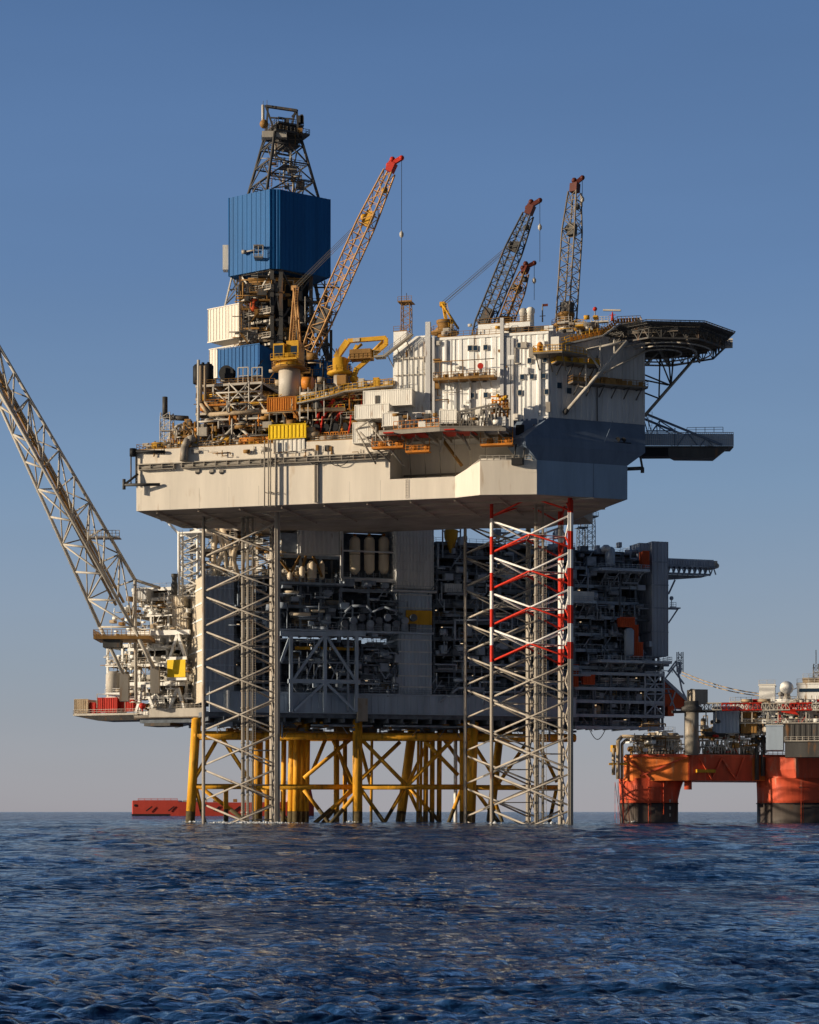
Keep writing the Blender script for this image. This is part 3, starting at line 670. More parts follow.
# front corner platform at the top (px 533-557)
zq=RG.z(545,352,-1.5)
t=Thing('balcony','yellow railed corner balcony jutting from the top of the lit wall','walkway',RG,(0,0,zq),'walkways on the lit side of the accommodation block')
xa,xb=RG.x(533,-1.8),RG.x(562,-1.8)
mb=MB(); mb.prism([(xa,-1.8),(xb,-1.8),(xb+4,3.5),(xa,2.2)],zq-.35,zq); t.part('floor',mb,'galv')
mb=MB(); mb.rail([(xa,2,zq),(xa,-1.7,zq),(xb,-1.7,zq),(xb+4,3.3,zq)],1.3,.06,.9); t.part('railing',mb,'yellow')
mb=MB(); cc=RG.x(551,-1.2); mb.box(cc,cc+1.6,-1.4,1.2,zq+.01,zq+2.9); t.part('cabin',mb,'white2')
mb=MB(); mb.lathe((xa+1.2,-.9,zq),[(.5,0),(.62,.3),(.62,1.6),(.3,2.1)],12); t.part('life_raft',mb,'orange')
mb=MB()
for xx in (xa+.5,xa+3,xb): mb.bar((xx,AY+.1,zq-3),(xx,-1.6,zq-.35),.2)
t.part('bracket',mb,'dgrey')
# walkways on the lit wall
zq=RG.z(460,377.5,AY-3); xa,xb=RG.x(433,AY-3),RG.x(494,AY-3)
t=Thing('balcony','long ochre railed gallery across the lit white wall','walkway',RG,((xa+xb)/2,AY,zq),'walkways on the lit side of the accommodation block')
mb=MB(); mb.box(xa,xb,AY-3,AY-.23,zq-.3,zq); t.part('floor',mb,'brown')
mb=MB(); mb.rail([(xa,AY-.3,zq),(xa,AY-2.95,zq),(xb,AY-2.95,zq),(xb,AY-.3,zq)],1.25,.06,1.0); 
for px in (440,451,463,475,487): xx=RG.x(px,AY-2.9); mb.tube((xx,AY-2.9,zq),(xx,AY-2.9,RG.z(px,361,AY-2.9)),.09,5)
zu=RG.z(460,360.5,AY-2.9); mb.tube((xa,AY-2.9,zu),(xb,AY-2.9,zu),.09,5); t.part('railing',mb,'brown')
mb=MB()
for i in range(6): xx=xa+(xb-xa)*(i+.5)/6; mb.bar((xx,AY-.25,zq-1.8),(xx,AY-2.9,zq-.3),.15)
t.part('bracket',mb,'mgrey')
r=random.Random(11)
for i in range(7):
    xx=xa+.4+i*(xb-xa-1.5)/7; mb=MB(); mb.tankh((xx,AY-1.8,zq+.7),(xx+.8,AY-1.8,zq+.7),.4,8); mb.box(xx,xx+.8,AY-2.2,AY-1.4,zq,zq+.3); t.part('life_raft',mb,'brown' if i%2 else 'lgrey')
mb=MB(); c=RG.at(480.5,366,AY-3.15); mb.tube((c[0],AY-3.3,c[2]),(c[0],AY-3.1,c[2]),.6,14); t.part('sign',mb,'red')
zq2=RG.z(440,358.5,AY-2); t.part('upper_floor',MB().box(RG.x(433,AY-2),RG.x(440,AY-2),AY-2,AY-.23,zq2-.25,zq2),'brown')
def lattice_mast(name,label,F,px,py0,py1,y,w,m,n=5):
    a=F.at(px,py0,y); b=F.at(px,py1,y); t=Thing(name,label,'mast',F,a); mb=MB(); mb.lattice(a,b,w,w,w*.9,n,.1,.06); t.part('frame',mb,m)
    mb=MB(); mb.box(a[0]-w*.8,a[0]+w*.8,y-w*.8,y+w*.8,b[2]-.1,b[2]); mb.rail([(a[0]-w*.8,y-w*.8,b[2]),(a[0]+w*.8,y-w*.8,b[2])],1,.05,.6); t.part('platform',mb,m)
    mb=MB(); mb.tube((a[0],y,b[2]),(a[0],y,b[2]+2),.07,5); t.part('aerial',mb,'dgrey')
    return t
lattice_mast('lattice_mast','short square lattice mast on the white penthouse left of the accommodation block',RG,406.5,333,303,AY+3,1.8,'brown')

# ================================================================ helideck
HD=Thing('helideck','large dark helideck on struts jutting right from the accommodation block','helideck',RG,(21.5,24.4,94))
hc=RG.local(50.6,403.0); hx,hy=hc[0],hc[1]; zh=97.9
def octo(r,a0=22.5+20): return [(hx+r*math.cos(R_(a0+45*i)),hy+r*math.sin(R_(a0+45*i))) for i in range(8)]
mb=MB(); mb.prism(octo(13.2),zh-.5,zh); HD.part('deck',mb,'mgrey')
mb=MB(); o1=octo(13.25); o2=octo(15.0)
for i in range(8):                                              # safety net frames round the edge
    a,b=Vector((*o1[i],zh-.7)),Vector((*o1[(i+1)%8],zh-.7)); c_,d_=Vector((*o2[i],zh+.35)),Vector((*o2[(i+1)%8],zh+.35))
    mb.tube(c_,d_,.10,5); mb.tube(a,b,.12,5); mb.tube(a.lerp(c_,.5),b.lerp(d_,.5),.06,4)
    for k in range(13): t_=k/12; mb.tube(a.lerp(b,t_),c_.lerp(d_,t_),.06,4,cap=False)
    for k in range(30): t_=k/30; mb.tube(a.lerp(b,t_),c_.lerp(d_,min(1,t_+.04)),.035,3,cap=False)
HD.part('safety_net_frame',mb,'dgrey')
mb=MB()
for i in range(8):
    a,b=(*o1[i],zh-.45),(*o1[(i+1)%8],zh-.45); c_,d_=(*o2[i],zh+.1),(*o2[(i+1)%8],zh+.1); mb.add([a,b,d_,c_],[(0,1,2,3)])
HD.part('safety_net',mb,'net')
mb=MB(); o3=octo(12.9); zb_=zh-2.7
for i in range(8):
    a,b=o3[i],o3[(i+1)%8]; mb.bar((*a,zb_),(*b,zb_),.3); mb.bar((*a,zh-.8),(*b,zh-.8),.3); n=4
    for k in range(n):
        p=Vector((*a,0)).lerp(Vector((*b,0)),k/n); q=Vector((*a,0)).lerp(Vector((*b,0)),(k+1)/n); m_=p.lerp(q,.5)
        mb.bar((p.x,p.y,zb_),(m_.x,m_.y,zh-.8),.16); mb.bar((m_.x,m_.y,zh-.8),(q.x,q.y,zb_),.16); mb.bar((p.x,p.y,zb_),(p.x,p.y,zh-.8),.2)
HD.part('perimeter_truss',mb,'dgrey')
for rr_ in (4.2,7.2,10.2):
    n=28; mb=MB()
    for i in range(n):
        a,b=2*math.pi*i/n,2*math.pi*(i+1)/n; mb.tube((hx+rr_*math.cos(a),hy+rr_*math.sin(a),zb_-.4),(hx+rr_*math.cos(b),hy+rr_*math.sin(b),zb_-.4),.16,5)
    HD.part('drain_ring',mb,'lgrey')
mb=MB()
for k in range(-5,6):
    yy=hy+k*2.3; hw=math.sqrt(max(0,12.6**2-(k*2.3)**2))*.97; mb.ibeam((hx-hw,yy,zh-1.0),(hx+hw,yy,zh-1.0),.9,.3)
for k in (-2,0,2):
    xx=hx+k*3.3; hw=math.sqrt(12.6**2-(k*3.3)**2)*.97; mb.ibeam((xx,hy-hw,zb_),(xx,hy+hw,zb_),.7,.35)
    for j in range(7):
        y0_=hy-hw+2*hw*j/7; y1_=hy-hw+2*hw*(j+1)/7; mb.bar((xx,y0_,zb_),(xx,(y0_+y1_)/2,zh-1.4),.17); mb.bar((xx,(y0_+y1_)/2,zh-1.4),(xx,y1_,zb_),.17)
HD.part('underdeck_beam',mb,'galv')
def wpt(px,py,Y): q=W.at(px,py,Y); return RG.local(q[0],Y,q[2])
def strut(pts,r,m='lgrey',nm='strut'):
    mb=MB()
    for a,b in pts: mb.tube(a,b,r,8)
    HD.part(nm,mb,m)
sA=wpt(565.5,412,392.8); sB=wpt(627,341,391.0)
strut([(sA,sB)],.33); strut([(sA+Vector((-.3,0,-.3)),sA+Vector((.4,0,.5)))],.5,'dgrey')
sC=sA.lerp(sB,.34); sK=sA.lerp(sB,.58)
strut([(sC,wpt(569,382.5,394.5)),(sC,wpt(585,349,392)),(sK,wpt(587,350,392)),(sK,wpt(600,341,391.6)),(sA.lerp(sB,.8),wpt(614,338,392)),(wpt(587,350,392),sB)],.2)
strut([(wpt(604,373,394),wpt(650,349,400)),(wpt(585,350,394),wpt(643,337,396))],.22)
sD=wpt(640,421,401.5); sE=wpt(702,350,411); sM=wpt(671,385.5,406)
strut([(sD,sE)],.32,'mgrey')
strut([(sM,wpt(668,352,404)),(sM,wpt(674,352,408)),(sM,wpt(660,358,403)),(sM,wpt(645,375,401)),(wpt(659,398.5,404),wpt(637,390,400.5)),(wpt(659,397,404),wpt(660,355,404)),(wpt(644,380,401),wpt(668,385,406)),(wpt(688,366,409),wpt(688,352,409))],.16,'dgrey')
strut([(wpt(630,378,402),wpt(668,344,404)),(wpt(636,372,402),wpt(632,350,402)),(wpt(634,373,402),wpt(624,352,402))],.2,'mgrey')
mb=MB(); c=wpt(726,343.5,405.5); mb.box(c[0]-1.5,c[0]+1.35,c[1]-.1,c[1]+.02,c[2]-1.0,c[2]+.95); pn=HD.part('sign_panel',mb,'lgrey')
def text_mesh(body,size,m,F,pos,rotz_extra=0,name='lettering'):
    cu=bpy.data.curves.new(name,'FONT'); cu.body=body; cu.size=size; cu.extrude=.02; cu.align_x='CENTER'; cu.align_y='CENTER'
    tmp=bpy.data.objects.new(name,cu); me=bpy.data.meshes.new_from_object(tmp); bpy.data.objects.remove(tmp); bpy.data.curves.remove(cu)
    mb=MB(); mb.v=[(pos[0]+v.co.x,pos[1]+v.co.z-.02,pos[2]+v.co.y) for v in me.vertices]; mb.f=[list(p.vertices) for p in me.polygons]; mb.sm=[False]*len(mb.f); bpy.data.meshes.remove(me)
    return mb
HD.part('lettering',text_mesh('I BS',1.5,None,RG,(c[0]-.05,c[1]-.13,c[2])),'hblue2',pn)
mb=MB(); c=wpt(694,333,397); mb.box(c[0]-1,c[0]+1.4,c[1],c[1]+1,c[2]-.9,c[2]+.5); mb.tube((c[0],c[1]+.3,c[2]+.5),(c[0]+.9,c[1]-.2,c[2]+1.2),.15,6); HD.part('foam_monitor',mb,'brown')
# ramp walkway up to the helideck
t=Thing('helideck_walkway','ochre railed walkway climbing in steps up to the helideck','walkway',RG,wpt(600,340,392))
pp=[wpt(560,347,391),wpt(571,343.5,391),wpt(602,336.5,392),wpt(618,325,393),wpt(641,324,395)]
mb=MB()
for a,b in zip(pp,pp[1:]): mb.bar(a,b,1.8,.3)
t.part('floor',mb,'lgrey')
mb=MB()
for a,b in zip(pp,pp[1:]):
    for o_ in (-1,1): of=Vector((0,o_*.85,.1)); mb.rail([a+of,b+of],1.35,.06,.8)
t.part('railing',mb,'yellow')
mb=MB()
for a,b in zip(pp[1:4],pp[2:]):
    for i in range(8): q=a.lerp(b,(i+.1)/8); q2=a.lerp(b,(i+.75)/8); mb.bar(q+Vector((0,-.92,.6)),q2+Vector((0,-.92,.6)),.04,.8)
t.part('rail_panel',mb,'orange')
mb=MB(); c=wpt(640,323.5,394); mb.box(c[0]-1,c[0]+.2,c[1]-.2,c[1],c[2]-.9,c[2]+1); mb.box(c[0]-.9,c[0]+.1,c[1]-.25,c[1]-.2,c[2]-.6,c[2]+.7); t.part('hatch_frame',mb,'lgrey')

# lights, radar and masts on the roof by the helideck
for i,(px,py0,py1,Y,lab,kind) in enumerate(((595,329,309,400,'thin red tipped aerial post on the deckhouse left of the radar','red'),(542.5,322,304,400,'thin aerial post with a small red flag by the rear cranes','flag'),(612.5,321,312,402,'white radar scanner bar on a red post near the helideck','radar'))):
    a=wpt(px,py0,Y); b=wpt(px,py1,Y); t=Thing({'red':'aerial_mast','flag':'flag_mast','radar':'radar_mast'}[kind],lab,'mast',RG,a)
    mb=MB(); mb.tube(a,b,.16 if kind!='radar' else .35,6,.1); mb.bar(a+Vector((-.6,0,1.2)),a+Vector((.6,0,1.2)),.12); t.part('post',mb,'mgrey' if kind!='radar' else 'red')
    if kind=='red': t.part('lamp',MB().ball(b,.45,8,6),'red')
    if kind=='flag': t.part('flag',MB().box(b[0]+.1,b[0]+1.1,b[1],b[1]+.05,b[2]-.5,b[2]),'tipred')
    if kind=='radar': t.part('scanner',MB().bar(b+Vector((-1.9,0,.5)),b+Vector((1.7,0,.2)),.5,.3),'lgrey')
# roof clutter of the accommodation
rc=Thing('roof_plant','ducts, fans and small machines on the roof of the accommodation block','roof machinery',RG,(-10,12,zroof))
clutter(rc,xj+8,-1,8,14,zroof,zroof+3.2,16,['lgrey','white2','brown','mgrey'],21,'bkcp')
clutter(rc,RG.x(553,8),RG.x(600,9),8,16,zroof+1,zroof+5.6,16,['lgrey','mgrey','brown','lgrey'],22,'bkct')
for i,(px,py) in enumerate(((523.5,316.5),(530.5,315.5))):
    c=RG.at(px,py,9); single('vent_cowl',MB().lathe((c[0],c[1],c[2]-2.2),[(.75,0),(.75,2.6),(.9,2.7),(.9,3.4),(.5,3.8)],14),'white2' if i else 'lgrey',('left' if not i else 'right')+' one of the two round vent cowls on the roof before the rear crane booms','vent',RG,c)

# ================================================================ gangway landing at the right
t=Thing('gangway_platform','grey mesh sided gangway platform sticking out right under the helideck','platform',RG,wpt(645,445,408))
a=wpt(638,446,408); b=wpt(733.5,446.5,408); ln=(b-a); zt_=wpt(700,432.5,408)[2]
yy=a[1]; 
mb=MB(); mb.prism([(a[0],a[1]),(b[0],b[1]),(b[0]-1.2,b[1]+4.5),(a[0]-1.2,a[1]+4.5)],a[2]-.3,a[2]); t.part('floor',mb,'dgrey')
mb=MB(); 
for s_,e_ in ((a,b),(a+Vector((-1.2,4.5,0)),b+Vector((-1.2,4.5,0)))):
    n=46
    for i in range(n+1): q=s_.lerp(e_,i/n); mb.tube((q.x,q.y,a[2]),(q.x,q.y,zt_),.045,4,cap=False)
    mb.bar((s_.x,s_.y,zt_),(e_.x,e_.y,zt_),.14); mb.bar((s_.x,s_.y,(zt_+a[2])/2),(e_.x,e_.y,(zt_+a[2])/2),.08)
t.part('mesh_fence',mb,'plight')
mb=MB(); mb.box(a[0],b[0]-.1,a[1]+.2,a[1]+.24,a[2]+.2,zt_-.2)
# panels follow the platform's slant
mb=MB(); q0=a+Vector((0,.1,.15)); q1=b+Vector((0,.1,.15)); mb.add([q0,q1,q1+Vector((0,0,zt_-a[2]-.3)),q0+Vector((0,0,zt_-a[2]-.3))],[(0,1,2,3)]); t.part('mesh_panel',mb,'pgrey2')
mb=MB(); p1=wpt(646,415,408); ap=[wpt(646,414,408),wpt(675,427,408),wpt(722,445,408)]
for o_ in (Vector((0,-.1,0)),Vector((-1.2,4.6,0))):
    mb.bar(ap[0]+o_,ap[2]+o_,.4); mb.bar(wpt(646,431,408)+o_,wpt(675,431,408)+o_,.25)
    for u,v in (((653,430),(659.5,421)),((659.5,421),(660,430)),((660,421),(674,430)),((675,428),(675,446)),((678,445),(687,432)),((687,432),(697,445)),((701,445),(706,438)),((706,438),(712,445)),((646,414),(651,430))):
        mb.bar(wpt(*u,408)+o_,wpt(*v,408)+o_,.2)
t.part('truss',mb,'hblue2')
mb=MB(); z1=wpt(650,455.5,408)[2]; z2_=wpt(690,457.5,408)[2]
mb.prism([(a[0]-.5,a[1]+.3),(wpt(668,450,408)[0],wpt(668,450,408)[1]+.3),(wpt(668,450,408)[0]+.8,wpt(668,450,408)[1]+4),(a[0],a[1]+4)],z1,a[2]-.35); t.part('underbeam',mb,'black')
mb=MB(); c0,c1,c2=wpt(668,450,408),wpt(716,457,408),wpt(728,448,408)
mb.loft([[(c0.x,c0.y+.3,z2_),(c1.x,c1.y+.3,z2_),(c1.x-1.1,c1.y+4,z2_),(c0.x+.7,c0.y+4,z2_)],[(c0.x,c0.y+.2,a[2]-.32),(c2.x,c2.y+.2,a[2]-.32),(c2.x-1.1,c2.y+4.2,a[2]-.32),(c0.x+.7,c0.y+4.2,a[2]-.32)]]); t.part('belly',mb,'dgrey')
mb=MB(); l0=wpt(650,431,405); mb.ladder(l0,wpt(650.5,412,405),.7); t.part('ladder',mb,'mgrey')
mb=MB(); mb.rail([wpt(687,432.5,409),wpt(723,432,409)],1.0,.06,1.6,False); t.part('railing',mb,'dgrey')

facade(ac,RG,400,546,345,425,AY-.25,46,['lgrey','white','greyw','lgrey','brown','white2'],601,.5,True,'vvhbbbk')
facade(rc,RG,436,600,317,336,6,34,['brown','lgrey','mgrey','brown','dgrey','yellow'],602,2.0,True,'vhbrtk')
for i,(px,py) in enumerate(((445,419),(470,423),(531,352),(548,407))):
    c=RG.at(px,py,AY-.25); ac.part('door',MB().box(c[0]-.45,c[0]+.45,AY-.34,AY-.23,c[2]-1,c[2]+1),'mgrey')
facade(h,RG,142,385,449,456,-.05,30,['mgrey','brown','lgrey','dgrey','brown'],603,.6,True,'vhbkt')
for i in range(13):
    xx=-83+i*6.4
    if xx<xn-1: h.part('weld_seam',MB().box(xx,xx+.05,-.012,0,ZB+.1,zn-.1),'lgrey')
# ================================================================ deck: containers and laydown platform
def container(px0,px1,pyt,pyb,y,dep,m,label,cat='container',side=True,group='containers and cabins on the rig deck',doors=0):
    a=RG.at(px0,pyt,y); b=RG.at(px1,pyb,y); x0,x1,z0,z1=a[0],b[0],RG.z((px0+px1)/2,pyb,y),RG.z((px0+px1)/2,pyt,y)
    t=Thing('container' if cat=='container' else 'deck_cabin',label,cat,RG,((x0+x1)/2,y+dep/2,z0),group)
    mb=MB(); mb.box(x0+.08,x1-.08,y+.15,y+dep-.1,z0+.1,z1-.06); mb.corr((x0+.15,y+.1),(x1-.15,y+.1),z0+.2,z1-.2,.45,.025); t.part('body',mb,m)
    f=MB()
    for xx in (x0,x1-.18):
        for yy in (y,y+dep-.18): f.box(xx,xx+.18,yy,yy+.18,z0,z1)
    for zz in (z0,z1-.18): f.box(x0+.18,x1-.18,y+.005,y+.17,zz+.002,zz+.178); f.box(x0+.005,x0+.17,y+.18,y+dep-.18,zz+.002,zz+.178); f.box(x1-.17,x1-.005,y+.18,y+dep-.18,zz+.002,zz+.178)
    t.part('frame',f,m)
    for i in range(doors):
        xx=x0+(x1-x0)*(.25+.4*i); t.part('door',MB().box(xx,xx+.9,y-.03,y+.02,z0+.25,z0+2.2),'dgrey')
    return t
container(363,412,389.5,406,-.5,6,'white2','long white cabin with a small dark door below the tall white block','cabin',doors=1)
container(354.5,389,404,418.5,-3,5,'white2','flat white container in front of and below the long cabin','container')
container(382,398.5,412.5,426,-6,4,'white2','small square white container at the left end of the laydown platform')
container(352.5,373,422,443,-1.5,4,'white2','white box standing on the hull edge under the laydown platform, beside the dark pump bays')
container(439,456.5,409.5,423.5,-6.5,4,'white2','white container at the middle of the laydown platform, left of the truss')
container(484,505.5,417,432,-4.5,3,'greyw','pale grey mesh sided cage at the right end of the laydown platform','cage')
# laydown platform
zp=RG.z(440,428,-7)
t=Thing('laydown_platform','steel laydown platform on struts hanging over the notch in the hull side','platform',RG,(RG.x(445,-3),-3,zp))
xa,xm,xb=RG.x(379,-7),RG.x(440,-8),RG.x(506,-5)
mb=MB(); mb.prism([(xa,-7),(xm,-8),(xb,-5),(xb,2.3),(xa,3)],zp-.5,zp); t.part('deck',mb,'galv')
mb=MB(); mb.ibeam((xa,-7.1,zp-.4),(xm,-8.1,zp-.4),.9,.3); mb.ibeam((xm,-8.1,zp-.4),(xb,-5.1,zp-.4),.9,.3)
for i in range(9): xx=xa+(xb-xa)*(i+.5)/9; mb.ibeam((xx,-5.5,zp-.9),(xx,2,zp-.9),.8,.3)
t.part('beam',mb,'mgrey')
for px in (389,450):
    c=RG.at(px,430,-7.6); mb=MB(); mb.box(c[0]-1,c[0]+1.1,-8.4,-5.5,zp-.75,zp-.52); t.part('warning_plate',mb,'red')
mb=MB(); mb.box(xa+3,xa+9,-6,-1.5,zp-.72,zp-.51); mb.box(xm,xm+6,-6,-1.5,zp-.72,zp-.51); t.part('hatch',mb,'red')
mb=MB(); mb.rail([(xa+3,-7.1,zp),(xm-.2,-8,zp)],1.7,.07,.8); t.part('railing',mb,'orange')
mb=MB(); mb.rail([(xm,-8,zp),(xb,-5,zp)],1.2,.05,1.2); t.part('railing',mb,'mgrey')
mb=MB(); c=RG.at(422,424,-7.6); mb.box(c[0]-.7,c[0]+.7,-7.75,-7.6,c[2]-.6,c[2]+.5); t.part('sign',mb,'white2')
mb=MB()                                             # truss girder along the right half
ta=RG.at(458,412,-6.5); tb=RG.at(497,404,-5); ba=RG.at(458,427,-6.5); bb_=RG.at(497,430,-5)
for oy in (0,2.5):
    o_=Vector((0,oy,0)); mb.bar(ta+o_,tb+o_,.35); n=5
    for i in range(n):
        p=ta.lerp(tb,i/n)+o_; q=ta.lerp(tb,(i+1)/n)+o_; m_=ba.lerp(bb_,(i+.5)/n)+o_; mb.bar(p,m_,.22); mb.bar(m_,q,.22)
mb.bar(RG.at(440,409,-5),ta,.2); mb.bar(tb,RG.at(505,413,-3),.2)
t.part('truss',mb,'mgrey')
mb=MB()
for (u,v) in (((394,431),(357,440)),((372,419),(355,430)),((367,421),(404,466)),((356,430),(376,464)),((360,432),(390,462)),((400,433),(392,455)),((445,433),(440,452)),((462,434),(470,450)),((415,433),(408,452)),((384,427),(384,450)),((376,427),(376,450))):
    mb.tube(RG.at(*u,-3.2),RG.at(*v,-1.2),.2,6)
t.part('strut',mb,'mgrey')
for px,py,w in ((388,441,3.2),(418,445,2.4),(497,438,3.2)):
    c=RG.at(px,py,-3); mb=MB(); mb.box(c[0]-w,c[0]+w,-3.6,-1.8,c[2]-1.5,c[2]-1.3); mb.rail([(c[0]-w,-3.5,c[2]-1.3),(c[0]+w,-3.5,c[2]-1.3)],1.2,.06,.7); 
    for s in (-w,w): mb.bar((c[0]+s,-3.4,c[2]-1.3),(c[0]+s,-3.2,zp-.5),.12)
    for s in (-.6,.5): mb.tankh((c[0]+s*w,-2.8,c[2]-.6),(c[0]+s*w+1,-2.8,c[2]-.6),.5,8)
    t.part('hanging_basket',mb,'orange')
# clutter on and behind the laydown platform
clutter(t,xa+4,xb-6,-5,0,zp,zp+2.6,10,['lgrey','mgrey','greyw'],31,'bhcp')
t_lay=t
# orange valve tree by the white wall
c=RG.at(500,418,-1.2); t=Thing('valve_manifold','orange and yellow valve manifold against the white wall, right end of the truss','manifold',RG,c)
mb=MB(); r=random.Random(4)
for i in range(5): xx=c[0]-1.5+i*.75; mb.tube((xx,-1.2,c[2]),(xx,-1.2,c[2]+r.uniform(3.4,5.2)),.22,7)
for i in range(5): zz=c[2]+1+i*.8; mb.tube((c[0]-1.7,-1.5,zz),(c[0]+1.7,-1.5,zz),.14,6)
t.part('pipework',mb,'orange')
mb=MB()
for i in range(9): mb.ball((c[0]+r.uniform(-1.6,1.6),-1.8,c[2]+r.uniform(.5,4.6)),.38,8,5)
t.part('valve',mb,'yellow')
mb=MB(); mb.rail([(c[0]-2.1,-2.3,c[2]+1.6),(c[0]+2.1,-2.3,c[2]+1.6)],1.1,.06,.7); mb.box(c[0]-2.1,c[0]+2.1,-2.3,-1,c[2]+1.45,c[2]+1.6); t.part('platform',mb,'brown')
mb=MB(); t.part('support',MB().box(c[0]-.3,c[0]+.3,-1.5,-.9,ZT-3,c[2]),'brown')
c=RG.at(510.5,440,-.2); t=Thing('davit','thin ochre ladder frame hanging under the right end of the laydown platform','frame',RG,c); mb=MB(); mb.ladder(RG.at(510.5,447,-.4),RG.at(510,427,-.4),1.0,(1,0,0),.1,.6); t.part('ladder',mb,'brown'); mb=MB(); 
for px in (514,523): mb.tube(RG.at(px,461,-1.6),RG.at(px+2,444,-1.2),.15,6)
t.part('leg',mb,'dgrey'); a=RG.at(512,461,-1.6); b=RG.at(523,461,-1.6); t.part('basket',MB().box(a[0],b[0],-2.2,-.9,a[2]-.8,a[2]+.5),'black')
a=RG.at(520,430,1.5); single('wall_hatch',MB().box(a[0]-.8,a[0]+.8,1.3,1.75,a[2]-1,a[2]+1),'black','square dark hatch low on the lit wall, left of the blue flare','hatch',RG,a)

# ================================================================ deck: left half
def frame_module(name,label,cat,px0,px1,levels,y0,dep,cols,m,pal,n,seed,group=None,railm='brown',kinds='phvbcktd',roof=True,lamps=0,xb=True,zbase=None):
    """open steel module: posts, decks at picture rows `levels` (bottom first), X bracing and equipment"""
    pc=(px0+px1)/2; x0,x1=RG.x(px0,y0),RG.x(px1,y0); zs=[RG.z(pc,py,y0) for py in levels]
    if zbase is not None: zs[0]=zbase
    t=Thing(name,label,cat,RG,((x0+x1)/2,y0+dep/2,zs[0]),group)
    for i in range(cols):
        xx=x0+.2+(x1-x0-.4)*i/(cols-1)
        for yy in (y0+.2,y0+dep-.2): t.part('column',MB().bar((xx,yy,zs[0]),(xx,yy,zs[-1]-.36),.34),m)
    for k,z in enumerate(zs[1:] if roof else zs[1:-1]): deckplate(t,x0,x1,y0,y0+dep,z,'galv',m,railm=railm)
    if xb:
        for k in range(len(zs)-1):
            for i in range(cols-1):
                if (i+k)%2==0:
                    a=x0+.2+(x1-x0-.4)*i/(cols-1); b=x0+.2+(x1-x0-.4)*(i+1)/(cols-1); mb=MB()
                    mb.bar((a,y0+.2,zs[k]+.1),(b,y0+.2,zs[k+1]-.5),.2); mb.bar((b,y0+.2,zs[k]+.1),(a,y0+.2,zs[k+1]-.5),.2); t.part('brace',mb,m)
    for k in range(len(zs)-1): clutter(t,x0+.5,x1-.5,y0+1,y0+dep-1,zs[k],zs[k+1]-.5,n,pal,seed+k,kinds,lamps)
    return t
PALD=['mgrey','lgrey','brown','brown','orange','yellow','tan','dgrey','lgrey']
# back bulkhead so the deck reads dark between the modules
t=frame_module('mud_module','open frame module of vents and ochre pipework at the left end of the deck','module',172,206,[452,436,420],2,12,4,'brown',PALD,15,40,kinds='phvkct',zbase=ZT,roof=False)
frame_module('drill_support_module','tall braced tower of pipes under the dark drum deck','module',196,262,[452,425,412,397,384],3,16,5,'lgrey',PALD,12,50,'open steel modules on the rig deck',kinds='phvbckt',zbase=ZT)
frame_module('pump_module','low dark module packed with ochre pipes in the middle of the deck','module',258,312,[452,438,424,411,398],5,16,5,'dgrey',PALD,12,60,'open steel modules on the rig deck',kinds='phvbckt',zbase=ZT)
frame_module('blowout_preventer_bay','dark pump bays with red hoses right of the yellow box','module',312,351,[452,425,405,392],3,14,5,'dgrey',['dgrey','black','brown','mgrey','dgrey'],11,70,'open steel modules on the rig deck',kinds='phvkct',zbase=ZT,xb=False)
frame_module('pipe_rack_module','pipe deck crowded with ochre pipes leading to the white cabins','module',345,396,[452,425,405,386],6,14,5,'mgrey',PALD,12,80,'open steel modules on the rig deck',kinds='phbckt',zbase=ZT)
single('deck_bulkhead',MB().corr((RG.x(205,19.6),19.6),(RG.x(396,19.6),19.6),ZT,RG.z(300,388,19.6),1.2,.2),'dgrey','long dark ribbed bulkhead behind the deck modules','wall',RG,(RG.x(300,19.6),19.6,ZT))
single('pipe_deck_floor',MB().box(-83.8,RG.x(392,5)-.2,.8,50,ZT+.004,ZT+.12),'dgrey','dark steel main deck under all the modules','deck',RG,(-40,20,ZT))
# diagonal knee legs under the drill module
t=Thing('knee_frame','pair of pale splayed legs carrying the braced tower above the deck','frame',RG,RG.at(234,448,1.5))
for a,b in (((236,425),(213,448)),((237,425),(256,442))): t.part('leg',MB().tube(RG.at(*a,1.5),RG.at(*b,1.5),.33,8),'lgrey')
mb=MB(); mb.bar(RG.at(214,420,1.5),RG.at(264,418,1.5),.45,.35); t.part('beam',mb,'lgrey')
mb=MB()
for u,v in (((229,384),(229,421)),((249,381),(249,419)),((229,383),(249,403)),((249,382),(229,403)),((229,403),(216,420)),((249,403),(263,418)),((229,404),(249,404)),((229,404),(249,419)),((249,404),(229,420)),((216,393),(262,391)),((229,404),(217,393)),((249,404),(262,393))): mb.tube(RG.at(*u,1.6),RG.at(*v,1.6),.17,6)
t.part('brace',mb,'lgrey')
# big pipes
def pipething(label,pts,r,m,y=None,F=RG,name='pipe',group='large pipes on the rig deck'):
    P=[F.at(*p) if len(p)==3 else p for p in pts]; mb=MB(); mb.pipe(P,r,10); single(name,mb,m,label,'pipe',F,P[0],group)
pipething('thick tan lagged pipe running level along the deck front, bending up at left',[(200.5,366,1.0),(200.5,404,1.0),(209,414.5,1.0),(262,411.5,1.0),(345,409,1.5)],.42,'tan')
pipething('second thinner tan pipe dropping beside the thick lagged one',[(205,366,1.2),(205,402,1.2),(212,411,1.2)],.3,'tan')
pipething('upright grey pipe with a capped top in front of the left pipe tower',[(198.5,447,.8),(198.5,360,.8)],.3,'lgrey')
pipething('gooseneck vent pipe rising at the left end of the deck',[(165,397,4),(165,416,4),(171,417.5,4),(188,418.5,4)],.55,'dgrey')
pipething('swan neck duct curving down over the hull edge',[(195,438,.3),(188,440,-.3),(184.5,447,-.8),(183.5,461,-1.0)],.8,'mgrey')
